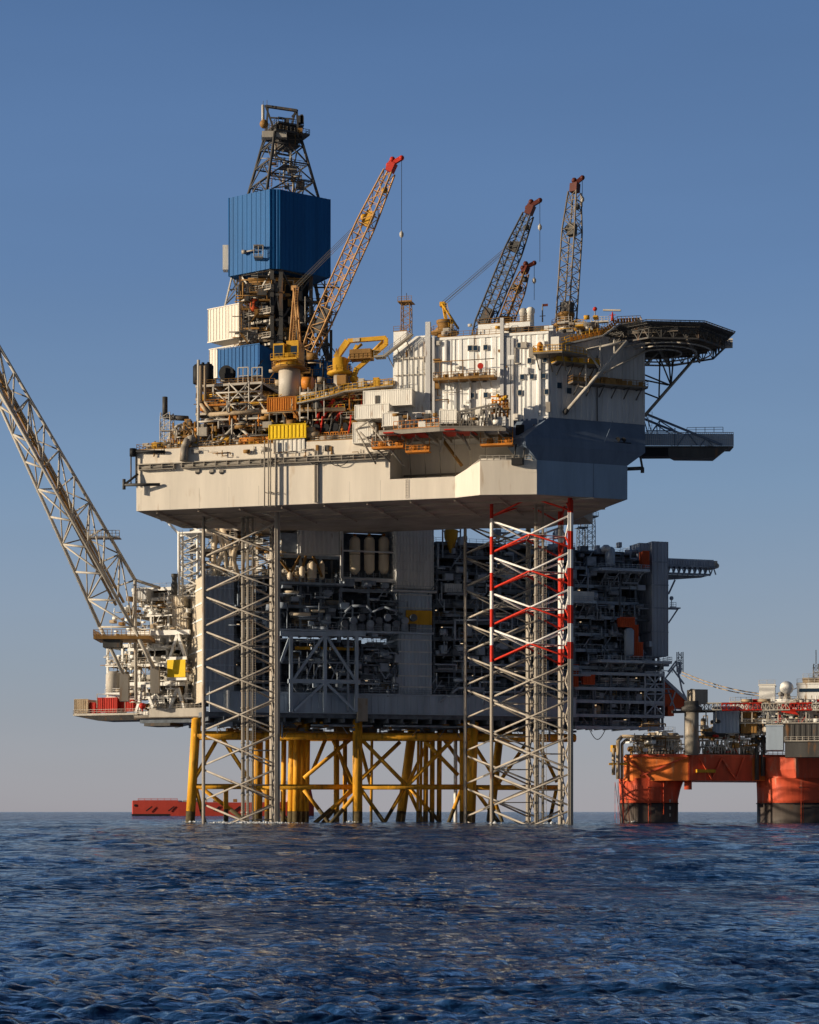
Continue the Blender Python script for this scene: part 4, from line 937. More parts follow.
pipething('grey grid of small pipes down the left corner of the hull edge',[(176,441,2),(188,441,2),(190,430,3),(200,428,3)],.35,'tan')
t=Thing('vent_tower','thin white ladder tower standing left of the deck modules','mast',RG,RG.at(166,450,4)); mb=MB()
mb.lattice(RG.at(167,451,4),RG.at(167,413,4),2.2,2.2,2.0,7,.11,.07); t.part('frame',mb,'lgrey'); 
mb=MB(); mb.rail([RG.at(161,431,3),RG.at(178,431,3)],1,.06,1); mb.bar(RG.at(161,431,3),RG.at(178,431,3),1,.15); t.part('platform',mb,'mgrey')
t=Thing('curved_chute','pale curved ribbed duct leaning on the thin white tower','duct',RG,RG.at(178,448,3)); mb=MB()
mb.pipe([RG.at(182-14*math.cos(R_(a)),447-22*math.sin(R_(a)),3.2) for a in range(0,91,15)],.35,7); t.part('duct',mb,'lgrey'); mb=MB(); mb.pipe([RG.at(184-10*math.cos(R_(a)),447-17*math.sin(R_(a)),3.2) for a in range(0,91,15)],.2,6); t.part('rib',mb,'lgrey')
# dark drums and reel on top
zt_=RG.z(200,384,5)
for i,px in enumerate((198,203,208.5)):
    c=RG.at(px,384,5); single('mud_drum',MB().lathe((c[0],5,zt_),[(.9,0),(1.05,.1),(1.05,3.6),(.7,4.0)],14).tube((c[0],5,zt_+4),(c[0],5,zt_+4.4),.3,8),'black',['leftmost','middle','rightmost'][i]+' of the three black upright drums on the left module deck','drum',RG,c,'black drums on the module deck')
c=RG.at(226,373,4); t=Thing('cable_reel','big black cable reel standing before the blue box','reel',RG,(c[0],c[1],zt_))
for s in (0,1.4): t.part('flange',MB().tube((c[0],4+s,c[2]),(c[0],4.15+s,c[2]),1.6,20),'black')
t.part('drum',MB().tube((c[0],4.15,c[2]),(c[0],5.4,c[2]),1.2,16),'dgrey'); t.part('stand',MB().box(c[0]-1.2,c[0]+1.2,4,5.5,zt_,c[2]-1.3),'mgrey')
for px in (238,252):
    c=RG.at(px,379,4.5); mb=MB(); 
    for dx in (0,2.2): mb.bar((c[0]+dx,4.5,c[2]-1),(c[0]+dx,4.5,c[2]+2.3),.18)
    mb.bar((c[0],4.5,c[2]+2.3),(c[0]+2.2,4.5,c[2]+2.3),.18); mb.bar((c[0],4.5,c[2]+.6),(c[0]+2.2,4.5,c[2]+.6),.12); mb.bar((c[0]+1.1,4.5,c[2]-1),(c[0]+1.1,4.5,c[2]+2.3),.12)
    single('goal_frame',mb,'lgrey',('pale open frame just right of the black reel' if px<245 else 'pale open frame farther right, below the corner of the blue box'),'frame',RG,c,'small open frames on the module deck')
# yellow box over corrugated white box
def boxthing(name,label,cat,px0,px1,pyt,pyb,y,dep,m,corr=0,frame=None,lid=True,F=RG,group=None,both=False):
    a=F.at(px0,pyt,y); b=F.at(px1,pyb,y); pc=(px0+px1)/2; z1,z0=F.z(pc,pyt,y),F.z(pc,pyb,y); t=Thing(name,label,cat,F,((a[0]+b[0])/2,y+dep/2,z0),group)
    mb=MB(); e=.14 if corr else 0; mb.box(a[0]+e,b[0]-e,y+e,y+dep-e,z0,z1)
    if corr: mb.corr((a[0]+e,y+e-.01),(b[0]-e,y+e-.01),z0+.1,z1-.1,corr,.12)
    if both: mb.corr((a[0]+e-.01,y+dep-e),(a[0]+e-.01,y+e),z0+.1,z1-.1,corr,.12)
    t.part('body',mb,m)
    f=MB()
    for xx in (a[0],b[0]-.14): f.box(xx,xx+.14,y,y+.14,z0,z1); f.box(xx,xx+.14,y+dep-.14,y+dep,z0,z1)
    f.box(a[0],b[0],y-.02,y+.12,z1+.002,z1+.12); f.box(a[0],b[0],y-.02,y+.12,z0-.12,z0-.002); f.box(a[0],a[0]+.12,y+.12,y+dep,z1+.002,z1+.12)
    t.part('frame',f,frame or m); return t
boxthing('yellow_box','bright yellow ribbed box on top of the white ribbed one at the deck edge','box',268.5,306,424.5,438,-.6,4.5,'syellow',.8)
boxthing('ribbed_box','white ribbed box below the bright yellow one at the deck edge','box',273.5,304.5,438.6,452.5,-.2,4,'white2',.95)
boxthing('lubricator_box','rust orange louvred box under the white crane pedestal','box',267,296,397.5,410.5,.5,4,'orange',.5)
pipething('round orange hose reel beside the white crane pedestal',[(303,383,1),(312.5,383,1)],1.25,'orange',name='hose_reel')
r=random.Random(9)
for i,px in enumerate((316,325.5,335,344.5)):
    c=RG.at(px,447,1.6); t=Thing('pump_unit',['first','second','third','fourth'][i]+' dark pump unit from the yellow box, with a small orange guard','pump',RG,(c[0],2,ZT),'row of dark pump units at the deck edge')
    mb=MB(); mb.box(c[0]-.8,c[0]+.8,1.6,4,ZT+.2,ZT+2.4); mb.tube((c[0],1.5,ZT+3),(c[0],3.6,ZT+3),.8,12); mb.tube((c[0]-.6,1.6,ZT+3.4),(c[0]-.6,1.6,ZT+5.4),.18,6); t.part('body',mb,'black')
    t.part('guard',MB().rail([(c[0]-.8,1.3,ZT+.3),(c[0]+.8,1.3,ZT+.3)],1.6,.11,.5),'orange'); 
    mb=MB(); mb.pipe([(c[0]+.7+ .9*math.sin(a/4*1.57)*0.8,1.4,ZT+1.2+a) for a in (0,1,2,3,4)],.17,6); t.part('hose',mb,'red' if i in (0,3) else 'dgrey')
for i,(px,py,l) in enumerate(((319,412,5),(324,417,4),(337,407,1.2),(339,415,2.2),(330,405,2))):
    c=RG.at(px,py,2.2); mb=MB(); mb.pipe([(c[0]-.6,2.2,c[2]-l/2),(c[0],2.2,c[2]),(c[0]+.9,2.2,c[2]+l/2)],.32,7); single('red_hose',mb,'red','red curved hose among the dark frames above the pump bays','hose',RG,c,'red hoses above the pump bays')
# walkway with rails climbing from the pedestal towards the white block
t=Thing('deck_walkway','yellow railed walkway rising right across the middle of the deck towards the white block','walkway',RG,RG.at(345,395,0))
pts=[RG.at(298,404,.5),RG.at(330,397,.5),RG.at(345,392,1),RG.at(394,386,1)]
mb=MB(); [mb.bar(a,b,1.6,.25) for a,b in zip(pts,pts[1:])]; t.part('floor',mb,'mgrey')
mb=MB(); [mb.rail([a+Vector((0,-.8,.1)),b+Vector((0,-.8,.1))],1.3,.07,.9) for a,b in zip(pts,pts[1:])]; t.part('railing',mb,'yellow')
mb=MB()
for px in (300,308,316,324): c=RG.at(px,402-(px-298)*.23,.4); mb.bar((c[0],.4,c[2]-4),(c[0],.4,c[2]+3),.16)
t.part('post',mb,'lgrey')
clutter(t,RG.x(344,2),RG.x(392,2),1.5,6,RG.z(370,390,2),RG.z(370,379,2),14,['yellow','orange','brown','lgrey','tan'],91,'bkcpt')
clutter(t,RG.x(300,2),RG.x(344,2),1.5,6,RG.z(320,399,2),RG.z(320,390,2),9,['lgrey','red','brown','white2'],92,'bkcp')
# deck-edge small stuff, left to right
t=Thing('edge_equipment','row of small ochre valves and drums along the hull edge at the left','equipment',RG,(RG.x(200,1),1,ZT))
clutter(t,RG.x(142,1),RG.x(268,1),.5,2.5,ZT,ZT+2.0,40,['brown','orange','mgrey','lgrey','yellow'],93,'kcbkt')
t=Thing('edge_equipment','grey pipes and ochre valves along the hull edge right of the yellow box','equipment',RG,(RG.x(340,1),1,ZT))
clutter(t,RG.x(306,1),RG.x(388,1),.4,1.8,ZT-.5,ZT+1.6,14,['brown','mgrey','lgrey','mgrey'],94,'kchb')

# ================================================================ cranes
def crane(label,F,y,ped,cab,gan,foot,tip,w,ty,cols,redtip=.12,hook=None,pend=None,wm=None,gm=None,pedm='white2',bays=17,rc=.16,rl=.085):
    pb=F.at(ped[0],ped[2],y); pt=F.at(ped[0],ped[1],y); t=Thing('deck_crane',label,'crane',F,pb,'cranes standing over the rig and the platform')
    if ped[3]: 
        mb=MB(); mb.tube(pb,pt,ped[3],20); t.part('pedestal',mb,pedm)
        mb=MB(); mb.lathe((pt[0],pt[1],pt[2]),[(ped[3]*1.05,0),(ped[3]*1.3,.3),(ped[3]*1.3,.8),(ped[3],1.1),(ped[3],1.9),(ped[3]*1.15,2.0),(ped[3]*1.15,2.6)],20); t.part('slew_ring',mb,cols[0])
        mb=MB(); R1=ped[3]+1.4; n=14; ring=[(pt[0]+R1*math.cos(2*math.pi*i/n),pt[1]+R1*math.sin(2*math.pi*i/n),pt[2]) for i in range(n+1)]; mb.rail(ring,1.1,.05,1.0); mb.lathe((pt[0],pt[1],pt[2]-.2),[(R1,0),(R1,.18)],n); t.part('platform',mb,'brown')
    if cab:
        a=F.at(cab[0],cab[2],y-1.4); b=F.at(cab[1],cab[3],y-1.4); z0,z1=b[2],a[2]; x0,x1=a[0],b[0]
        mb=MB(); mb.box(x0,x0+(x1-x0)*.45,y-2.6,y-.6,z0+.6,z1); mb.box(x0+(x1-x0)*.5,x1,y-1.8,y+2,z0+.3,z1+.6); mb.box(x0,x1,y-2.2,y+2.4,z0,z0+.5); cb=t.part('cab',mb,cols[0])
        t.part('window',MB().box(x0+.2,x0+(x1-x0)*.4,y-2.64,y-2.602,z0+1.1,z1-.4),'glass',cb); t.part('window',MB().box(x1-1.6,x1-.3,y-1.84,y-1.802,z0+1.3,z1-.5),'glass',cb)
        mb=MB(); mb.rail([(x0-.4,y-3,z0+.5),(x1,y-3,z0+.5),(x1,y-1.8,z0+.5)],1.1,.05,.9); mb.box(x0-.4,x1,y-3,y-2.2,z0+.3,z0+.5); t.part('platform',mb,cols[0])
    if gan:
        gp=[F.at(*p,y) for p in gan]; mb=MB()
        for oy in (-1,1):
            o_=Vector((0,oy,0)); 
            for a,b in zip(gp,gp[1:]): mb.tube(a+o_,b+o_*.6,.2,7)
        for q in (.25,.5,.75): c=gp[0].lerp(gp[1],q); mb.tube(c+Vector((0,-1,0)),c+Vector((0,1,0)),.2,6)
        mb.box(gp[1][0]-.55,gp[1][0]+.55,y-.9,y+.9,gp[1][2]-.4,gp[1][2]+.5); mb.ladder(gp[0]+Vector((.9,-1.3,0)),gp[1]+Vector((.9,-1.3,0)),.6,(1,0,0),.06,.5); t.part('gantry',mb,gm or cols[0])
    f=F.at(*foot,y); q=F.at(*tip,ty); tt=f.lerp(q,1-redtip)
    mb=MB(); mb.lattice(f,tt,w*.75,w,w*.62,bays,rc,rl,45,.12,.72); bo=t.part('boom',mb,wm or cols[1])
    mb=MB(); 
    c=f.lerp(tt,.16); mb.bar(f.lerp(tt,.1),f.lerp(tt,.24),w*.75,w*.6); t.part('winch_house',mb,'dgrey',bo)
    mb=MB(); d=(q-tt).normalized(); mb.bar(tt,tt.lerp(q,.6),w*.55,w*.5); e=tt.lerp(q,.6); h_=Vector((d.x+.9,d.y,d.z-.25)).normalized(); mb.bar(e,e+h_*1.9,.7,.8); mb.ball(e+h_*1.9,.55,8,5); mb.ball(e+Vector((-.2,0,.7)),.6,8,5); mb.ball(tt.lerp(q,.3)+Vector((-.6,0,.5)),.55,8,5); t.part('boom_tip',mb,'red' if redtip<.08 else 'tipred',bo)
    mb=MB(); c=f.lerp(tt,.90); mb.ball(c+Vector((.8,-.3,-.2)),.65,8,6); t.part('sheave',mb,'yellow' if cols[0]=='yellow' else 'dgrey',bo); mb=MB(); mb.ball(f.lerp(tt,.74)+Vector((-.9,0,.4)),.75,8,5); mb.bar(f.lerp(tt,.70),f.lerp(tt,.78),w*.5,w*.5); t.part('sheave',mb,'yellow' if cols[0]=='yellow' else 'dgrey',bo)
    tipw=e+h_*1.9
    if pend and gan:
        mb=MB(); g=gp[1]
        for oy in (-.7,.7): 
            for k in (0,.9): mb.tube(g+Vector((0,oy,k*.6)),f.lerp(tt,pend)+Vector((-.9-k*.5,oy,.6)),.05,4)
        t.part('pendant_line',mb,'dgrey')
    if hook:
        hz=F.z(hook[0],hook[1],ty); b=Vector((tipw.x,tipw.y,hz)); mb=MB(); mb.tube(tipw,b,.055,4); t.part('hoist_line',mb,'black')
        hb=tipw.lerp(b,hook[2]); mb=MB(); mb.lathe((hb.x,hb.y,hb.z-.9),[(.1,0),(.42,.4),(.42,.9),(.1,1.4)],10); t.part('hook_block',mb,'lgrey')
    return t
crane('yellow cabbed deck crane with a tall orange and tan boom beside the blue derrick',RG,3,(289.5,369,398,2.2),(275,299,345,362),[(291,345),(295,289),(300,345)],(309,351),(396,157),2.9,1,('yellow','tan'),.075,(400,303,.52),  .70,'boom',gm='boom',pedm='lgrey',rc=.19,rl=.10)
crane('dark boomed crane with a yellow post, left of the rear pair',RG,30,(445,333,350,1.6),None,[(449,335),(443,305),(458,328)],(478,338),(534.5,199),2.9,28,('brown','dgrey'),.11,(538,262,.42),.72,'dgrey',gm='yellow',pedm='brown',rc=.2,rl=.1)
crane('short rust coloured boom just right of the dark one behind the roof',RG,32,(505,330,345,1.5),None,None,(501,335),(528,263),2.3,40,('brown','brown'),.14,(532,300,.45),None,'brown',bays=10,rc=.17,rl=.09)
crane('steep tan boom with a dark red tip, the rightmost crane above the white block',RG,26,(566,326,345,1.6),None,None,(565,338),(575.5,178),3.1,30,('brown','mgrey'),.09,(584,207,.7),None,'galv',bays=15,rc=.19,rl=.1)
# knuckle boom
t=Thing('knuckle_crane','yellow knuckle boom crane folded over beside the white penthouse','crane',RG,RG.at(340,398,4),'cranes standing over the rig and the platform')
pb=RG.at(340,398,4); pt=RG.at(340,373,4); t.part('pedestal',MB().tube(pb,pt,1.3,16),'mgrey')
mb=MB(); mb.lathe((pt[0],4,pt[2]-.5),[(1.4,0),(2.6,.2),(2.6,.5),(1.5,.6),(1.5,3.4),(1.1,3.6)],16); n=12; mb.rail([(pt[0]+2.5*math.cos(2*math.pi*i/n),4+2.5*math.sin(2*math.pi*i/n),pt[2]) for i in range(n+1)],1.1,.06,.9); t.part('turret',mb,'yellow')
mb=MB(); P=[RG.at(336,358,4),RG.at(348,341,4),RG.at(386,338,4),RG.at(386,345,4)]; mb.bar(P[0],P[1],.9,1.2); mb.bar(P[1],P[2],.8,.8); mb.bar(P[2],P[3],.7,.9); mb.bar(RG.at(345,366,4),RG.at(357,345,4),.5,.5); mb.tube(RG.at(352,352,4),RG.at(362,344,4),.3,8); t.part('inner_boom',mb,'yellow')
mb=MB(); mb.bar(RG.at(386,344,4),RG.at(357,369,4),.7,.8); mb.tube(RG.at(383,341,4),RG.at(372,352,4),.3,7); mb.bar(RG.at(357,368,4),RG.at(353,379,4),.8,.9); mb.ball(RG.at(354,379,4),.9,8,5); t.part('outer_boom',mb,'yellow')
a=RG.at(346,352,2.6); mb=MB(); mb.box(a[0]+.8,a[0]+5.2,2.3,5,a[2]-1.6,a[2]+.4); mb.rail([(a[0]+.8,2.2,a[2]-1.6),(a[0]+5.4,2.2,a[2]-1.6)],1.1,.05,.8); t.part('engine_house',mb,'brown')
t.part('plate',MB().box(P[1][0]+1.2,P[1][0]+2.6,4-.56,4-.52,P[1][2]-.35,P[1][2]+.35),'lgrey')

# ================================================================ derrick
def wl_(X,Y,z): return RG.local(X,Y,z)
DW=W
N1=W.at(270,267,440); N2=W.at(280,267,440.3); Lw=W.at(229,276,446.5); Rw=W.at(330,272,447.5)
poly=[(Lw[0],446.5),(N1[0],440),(N2[0],440.3),(Rw[0],447.5),(Rw[0]-8,461),(Rw[0]-13,464),(Lw[0]+10,463),(Lw[0]+5,459)]
poly=[(p[0],p[1]) for p in poly]; zb_,zt_=122.2,139.5; cx=sum(p[0] for p in poly)/8; cy=sum(p[1] for p in poly)/8
D=Thing('derrick','tall drilling derrick clad in blue around its middle, with an open lattice head','derrick',W,(cx,cy,99))
mb=MB(); mb.prism([(cx+(x-cx)*.985,cy+(y-cy)*.985) for x,y in poly],zb_,zt_)
for i in range(8):
    a,b=poly[i],poly[(i+1)%8]; mb.corr(a,b,zb_-.1,zt_+.1,1.3 if i in (0,) else 1.0,.07)
cl=D.part('windwall',mb,'dblue')
mb=MB()
for i in range(8): mb.tube((*poly[i],zb_-.1),(*poly[i],zt_+.1),.16,6)
D.part('corner_trim',mb,'dblue',cl)
def rg4(c,half,rot,z): return [(c[0]+half*math.cos(R_(rot+90*i)),c[1]+half*math.sin(R_(rot+90*i)),z) for i in range(4)]
def tower(c0,h0,c1,h1,rot,z0,z1,n,rc,rl,names,m,xb=True,prt=D):
    def lerp(t): return rg4((c0[0]+(c1[0]-c0[0])*t,c0[1]+(c1[1]-c0[1])*t),h0+(h1-h0)*t,rot,z0+(z1-z0)*t)
    for j in range(4): prt.part('leg',MB().tube(lerp(0)[j],lerp(1)[j],rc,8),m)
    for k in range(n):
        a,b=lerp(k/n),lerp((k+1)/n)
        for j in range(4):
            jj=(j+1)%4; mb=MB(); mb.tube(b[j],b[jj],rl,5); 
            if xb: mid=(Vector(b[j])+Vector(b[jj]))/2; mb.tube(a[j],mid,rl,5); mb.tube(a[jj],mid,rl,5)
            else: mb.tube(a[j],b[jj],rl,5); mb.tube(a[jj],b[j],rl,5)
            prt.part('brace',mb,m)
tc_=(W.x(281.5,450),450.5)
ROT=-100+ -8
tower(tc_,9.0,(tc_[0]+.1,450.5),3.9,ROT,zt_+.1,156.0,4,.33,.17,None,'dgrey')
mb=MB()
for k in range(3):
    zz=zt_+3.5+k*4.4; q=rg4(tc_,7.1-k*1.4,ROT,zz); mb.rail(q+[q[0]],1.1,.06,1.2)
    if k!=0: mb.prism([(p[0]*1,p[1]) for p in rg4((tc_[0]+1.5,tc_[1]-1),2.6,ROT,0)],zz-.2,zz)
D.part('walkway',mb,'dgrey')
r=random.Random(77)
for i in range(16):
    zz=r.uniform(zt_+.5,155); rad=(1-(zz-zt_)/20)*4+.5; x=tc_[0]+r.uniform(-rad,rad); y=tc_[1]+r.uniform(-rad,rad); mb=MB()
    k=i%4
    if k==0: mb.box(x,x+r.uniform(.8,2),y,y+1,zz,zz+r.uniform(.8,1.8)); nm='cabinet'
    elif k==1: mb.tube((x,y,zz-3),(x+.3,y,zz+3),.2,6); nm='standpipe'
    elif k==2: mb.ladder((x,y,zz-3),(x,y,zz+3),.6,(1,0,0),.06,.6); nm='ladder'
    else: mb.bar((x-2,y,zz),(x+2,y+1,zz+r.uniform(-2,2)),.25); nm='guide_beam'
    D.part(nm,mb,['dgrey','mgrey','brown','lgrey'][(i*7)%4])
# crown
zc0=W.z(283,141,450); zc1=W.z(283,124,450); q=rg4(tc_,5.8,ROT,0)
mb=MB(); 
for zz,s in ((zc0+1.0,1.0),(zc0+3.1,.75)): mb.prism([(tc_[0]+.9+(p[0]-tc_[0])*s,tc_[1]+(p[1]-tc_[1])*s) for p in q],zz-.25,zz); mb.rail([(tc_[0]+.9+(p[0]-tc_[0])*s,tc_[1]+(p[1]-tc_[1])*s,zz) for p in q+[q[0]]],1.1,.06,.9)
mb.prism([(tc_[0]+1+(p[0]-tc_[0])*.5,tc_[1]+(p[1]-tc_[1])*.5) for p in q],zc0-1.6,zc0+.8)
D.part('crown_platform',mb,'dgrey')
mb=MB(); a=W.at(262.5,138,448); mb.box(a[0],a[0]+5.5,446.2,448,a[2]-.4,a[2]+1.0); D.part('crown_cabin',mb,'lgrey')
mb=MB()
tp=[W.at(266,106,448),W.at(297,110.5,447.5),W.at(268,107,453),W.at(295,111,453)]
for k in (0,1): mb.bar(tp[k],tp[k+2],.5,.4)
mb.bar(tp[0],tp[1],.5,.5); mb.bar(tp[2],tp[3],.4,.4); mb.bar(tp[0].lerp(tp[1],.1)+Vector((0,0,-2.5)),tp[0].lerp(tp[1],.9)+Vector((0,0,-2.0)),.3)
for (a,b,Y) in (((266,107),(276,135),448),((297,112),(292,117),447.5),((297,112),(298,136),447.5),((268,107),(266,135),453),((295,112),(290,135),453)): mb.bar(W.at(*a,Y),W.at(*b,Y),.42)
D.part('crown_frame',mb,'dgrey')
mb=MB(); mb.tube(W.at(263,128,446.5),W.at(263,105,446.5),.35,7); D.part('mast_pole',mb,'lgrey')
mb=MB(); mb.tube(W.at(267,106,447),W.at(267,100,447),.06,4); mb.tube(W.at(263,104,447),W.at(263.2,101,447),.06,4); D.part('aerial',mb,'dgrey')
mb=MB(); a=W.at(264,124,446); mb.ball(a,1.0,8,6); D.part('sheave',mb,'brown')
for i in range(6): x=tc_[0]+r.uniform(-2.5,4.5); mb=MB().box(x,x+r.uniform(.5,1.3),446.8,448,zc0+1.0+(i%2)*2.1,zc0+1.8+r.random()+(i%2)*2.1); D.part('cabinet',mb,'dgrey' if i%2 else 'brown')
# details on the lit blue wall
mb=MB(); a=W.at(259,252,441.0); mb.box(a[0]-1,a[0]+1,439.5,442.3,a[2]-1.6,a[2]-1.3); mb.rail([(a[0]-1,439.5,a[2]-1.3),(a[0]+1,439.5,a[2]-1.3)],2.3,.08,.7); mb.box(a[0]-1.1,a[0]+1.1,439.4,442,a[2]+1,a[2]+1.2); mb.tube(W.at(244,252,443.5),W.at(255,250,441),.2,6); mb.tube(W.at(242,252,443.2),W.at(246,252,443),.45,8); D.part('service_balcony',mb,'mgrey')
mb=MB(); a=W.at(227.5,268,448); mb.box(a[0]-1.0,a[0]+.4,447,449.4,a[2]-.6,a[2]+4.9); D.part('cable_box',mb,'white2')
# lower derrick
core=[(cx+(x-cx)*.58,cy+(y-cy)*.62) for x,y in poly]
mb=MB(); mb.prism(core,99.5,zb_); D.part('drill_core',mb,'black')
low=[(W.x(241,446),446),(W.x(272,441),441),(W.x(281,441),441),(W.x(311,447),447),(W.x(311,447)-4,461),(W.x(241,446)+4,461)]
z0_=100.5; n=6
lv=[z0_,105.8,111.0,116.6,zb_]
for i,(x,y) in enumerate(low): D.part('leg',MB().bar((x,y,z0_),(x,y,zb_),.85,.7),'dgrey')
for i in range(6):
    a,b=low[i],low[(i+1)%6]
    for k in range(4):
        mb=MB(); mb.bar((*a,lv[k+1]),(*b,lv[k+1]),.45,.5); m_=((a[0]+b[0])/2,(a[1]+b[1])/2)
        if k%2: mb.bar((*a,lv[k+1]),(*m_,lv[k]),.34); mb.bar((*b,lv[k+1]),(*m_,lv[k]),.34)
        else: mb.bar((*a,lv[k]),(*m_,lv[k+1]),.34); mb.bar((*b,lv[k]),(*m_,lv[k+1]),.34)
        D.part('brace',mb,'lgrey' if i==0 else 'dgrey')
PALK=['dgrey','black','brown','dgrey','mgrey']
for k in range(4): clutter(D,low[0][0],low[3][0]-1,441.5,446,lv[k],lv[k+1]-.4,7,PALK,130+k,'phvbkd')
D.part('tool_box',MB().lathe((W.x(254,442),442,113.2),[(.5,0),(.9,.4),(.9,2.3),(.5,2.8)],8),'porange')
for i in range(3):
    zz=[107,112.3,117.5][i]; mb=MB(); a,b=low[0],low[1]; p=Vector((a[0],a[1]-.9,zz)); q_=Vector((b[0],b[1]-.9,zz)); mb.bar(p,q_,1.4,.2); mb.rail([p+Vector((-.2,-.6,0)),q_+Vector((-.2,-.6,0))],1.1,.06,1.1); D.part('walkway',mb,'mgrey')
    mb=MB(); x=a[0]+2+i*2.3; mb.box(x,x+2,441.5,443,zz+.1,zz+2); D.part('machine',mb,['mgrey','lgrey','mgrey'][i])
# splayed legs at right and stair at left
mb=MB()
for u,v,Y in (((305,290),(331,372),450),((314,276),(331,372),455),((300,340),(322,375),449),((326,290),(327,375),456),((331,330),(331,372),452),((305,318),(328,322),452),((316,345),(331,345),452)): mb.bar(W.at(*u,Y),W.at(*v,Y+1),.65)
D.part('raking_leg',mb,'dgrey')
mb=MB()
for u,v in (((232,276),(224,310)),((237,276),(236,306)),((229,290),(237,289)),((226,304),(238,292)),((233,278),(237,290))): mb.bar(W.at(*u,449),W.at(*v,450),.3)
D.part('stair_frame',mb,'lgrey')
# beige plant boxes
def wbox(name,label,cat,px0,px1,pyt,pyb,Y,dep,rot,m,corr=.9,top2=None,frame=False):
    F=Frame(W.x((px0+px1)/2,Y),Y,rot); x0,x1=F.x(px0,0),F.x(px1,0); z0,z1=F.z(px0,pyb,0),F.z(px0,pyt,0)
    t=Thing(name,label,cat,F,(0,dep/2,z0)); mb=MB(); mb.box(x0+.13,x1-.13,.13,dep-.1,z0,z1); mb.corr((x0,.12),(x1,.12),z0+.05,z1-.05,corr,.1); mb.corr((x0+.12,dep),(x0+.12,0),z0+.05,z1-.05,corr,.1); mb.corr((x1-.12,0),(x1-.12,dep),z0+.05,z1-.05,corr,.1); t.part('cladding',mb,m)
    f=MB(); f.box(x0-.05,x1+.05,-.05,.08,z1+.003,z1+.2); f.box(x0-.05,x0+.1,.08,dep,z1+.003,z1+.2); f.box(x0-.05,x1+.05,-.05,.08,z0-.25,z0-.003); f.box((x0+x1)/2+1,(x0+x1)/2+1.15,-.06,.0,z0,z1); t.part('trim',f,m); return t
wbox('plant_room','upper beige ribbed plant room hung on the left of the derrick','plant room',207.5,239,310,342,446,8,-36,'cream')
wbox('plant_room','lower beige ribbed plant room peeping out above the blue box','plant room',209,240,350,378,447,8,-36,'cream')
wbox('blue_house','blue clad house with a slanting top at the foot of the derrick','plant room',217,259.5,350,379,440,8,-30,'dblue',1.0)
wbox('blue_house','dark shaded blue box between the yellow crane and the knuckle crane','plant room',314,351,361,388,446,9,24,'dblue',.9)
a=W.at(262,350,437); single('blue_wing',MB().prism([(W.x(259.7,436),436),(W.x(275,440),440),(W.x(275,440),448),(W.x(259.7,436)+1,447)],W.z(262,379,437),W.z(262,347.5,437)),'dblue','shaded right end of the blue house below the derrick','plant room',W,(W.x(266,440),440,W.z(262,379,437)))
# cantilever deck that carries the derrick
t=Thing('drill_floor','dark steel drill floor and substructure carrying the derrick','drill floor',W,(cx,cy,ZT))
mb=MB(); mb.prism([(W.x(205,436),436),(W.x(352,436),436),(W.x(352,436)-1,466),(W.x(205,436)+1,466)],W.z(280,386,436)-1.2,W.z(280,384,436)); t.part('deck',mb,'dgrey')
for px in (214,236,258,280,302,324,346):
    for Y in (437,462): x=W.x(px,437); t.part('column',MB().bar((x,Y,ZT-.4),(x,Y,97),1.0),'dgrey')
for i in range(6):
    x0_,x1_=W.x(214+22*i,437),W.x(236+22*i,437); mb=MB(); mb.bar((x0_,437,ZT),(x1_,437,97),.6); mb.bar((x1_,437,ZT),(x0_,437,97),.6); t.part('brace',mb,'dgrey')
mb=MB(); mb.rail([(W.x(205,436),436,W.z(280,384,436)),(W.x(275,436),436,W.z(280,384,436))],1.2,.07,1.1); mb.rail([(W.x(300,436),436,W.z(280,384,436)),(W.x(352,436),436,W.z(280,384,436))],1.2,.07,1.1); t.part('railing',mb,'brown')
# loose crates and drums along the accommodation roof and top of module
for i,(px,py,m,lab) in enumerate(((341,381,'brown','small ochre locker on the walkway just left of the knuckle crane pedestal'),(361,384,'lgrey','pale locker on the deck right of the knuckle crane pedestal'),(376,383,'yellow','yellow locker on the deck nearest the tall white wall'))):
    boxthing('locker',lab,'locker',px-3,px+3,py-5,py+2,2.2,1.2,m,0,group='lockers on the deck')

PB=['brown','dgrey','mgrey','brown','tan','orange','lgrey','dgrey','yellow']
class _H: pass
dg=Thing('deck_pipework','dense ochre and grey pipework crowding the left module deck','pipes',RG,RG.at(200,445,1)); facade(dg,RG,197,262,398,450,3,90,PB,611,2.6)
dg=Thing('deck_pipework','dense brown pipework around the foot of the yellow cabbed crane','pipes',RG,RG.at(290,430,1)); facade(dg,RG,258,314,398,450,3,60,PB,612,2.6)
dg=Thing('deck_pipework','dense ochre pipework between the red hoses and the white cabins','pipes',RG,RG.at(370,400,3)); facade(dg,RG,312,392,384,446,4,80,PB+['red'],613,2.6)
facade(D,W,238,312,278,372,443,70,['dgrey','brown','mgrey','black','brown','tan','dgrey'],614,2.2)
facade(D,W,264,299,118,188,449,36,['dgrey','brown','mgrey','dgrey'],615,2.0,True,'vhbdrk')
dg=Thing('substructure_pipework','dark pipes and stairs between the blue house and the knuckle crane','pipes',W,W.at(300,385,436)); facade(dg,W,262,352,352,392,437,50,['dgrey','brown','mgrey','black','tan'],616,1.5)
facade(t_lay,RG,385,500,412,428,-4,40,['lgrey','mgrey','brown','white2','dgrey'],617,2.5,True,'vhbkt')
dg=Thing('stern_pipework','small ochre pipes and drums stacked at the far left end of the deck','pipes',RG,RG.at(160,448,1)); facade(dg,RG,140,172,444,452,2,22,PB,618,1.5,True); dg=Thing('stern_pipework','stack of ochre pipes and valves under the gooseneck vent','pipes',RG,RG.at(185,448,1)); facade(dg,RG,172,203,424,450,2.5,60,PB,619,1.5,True)

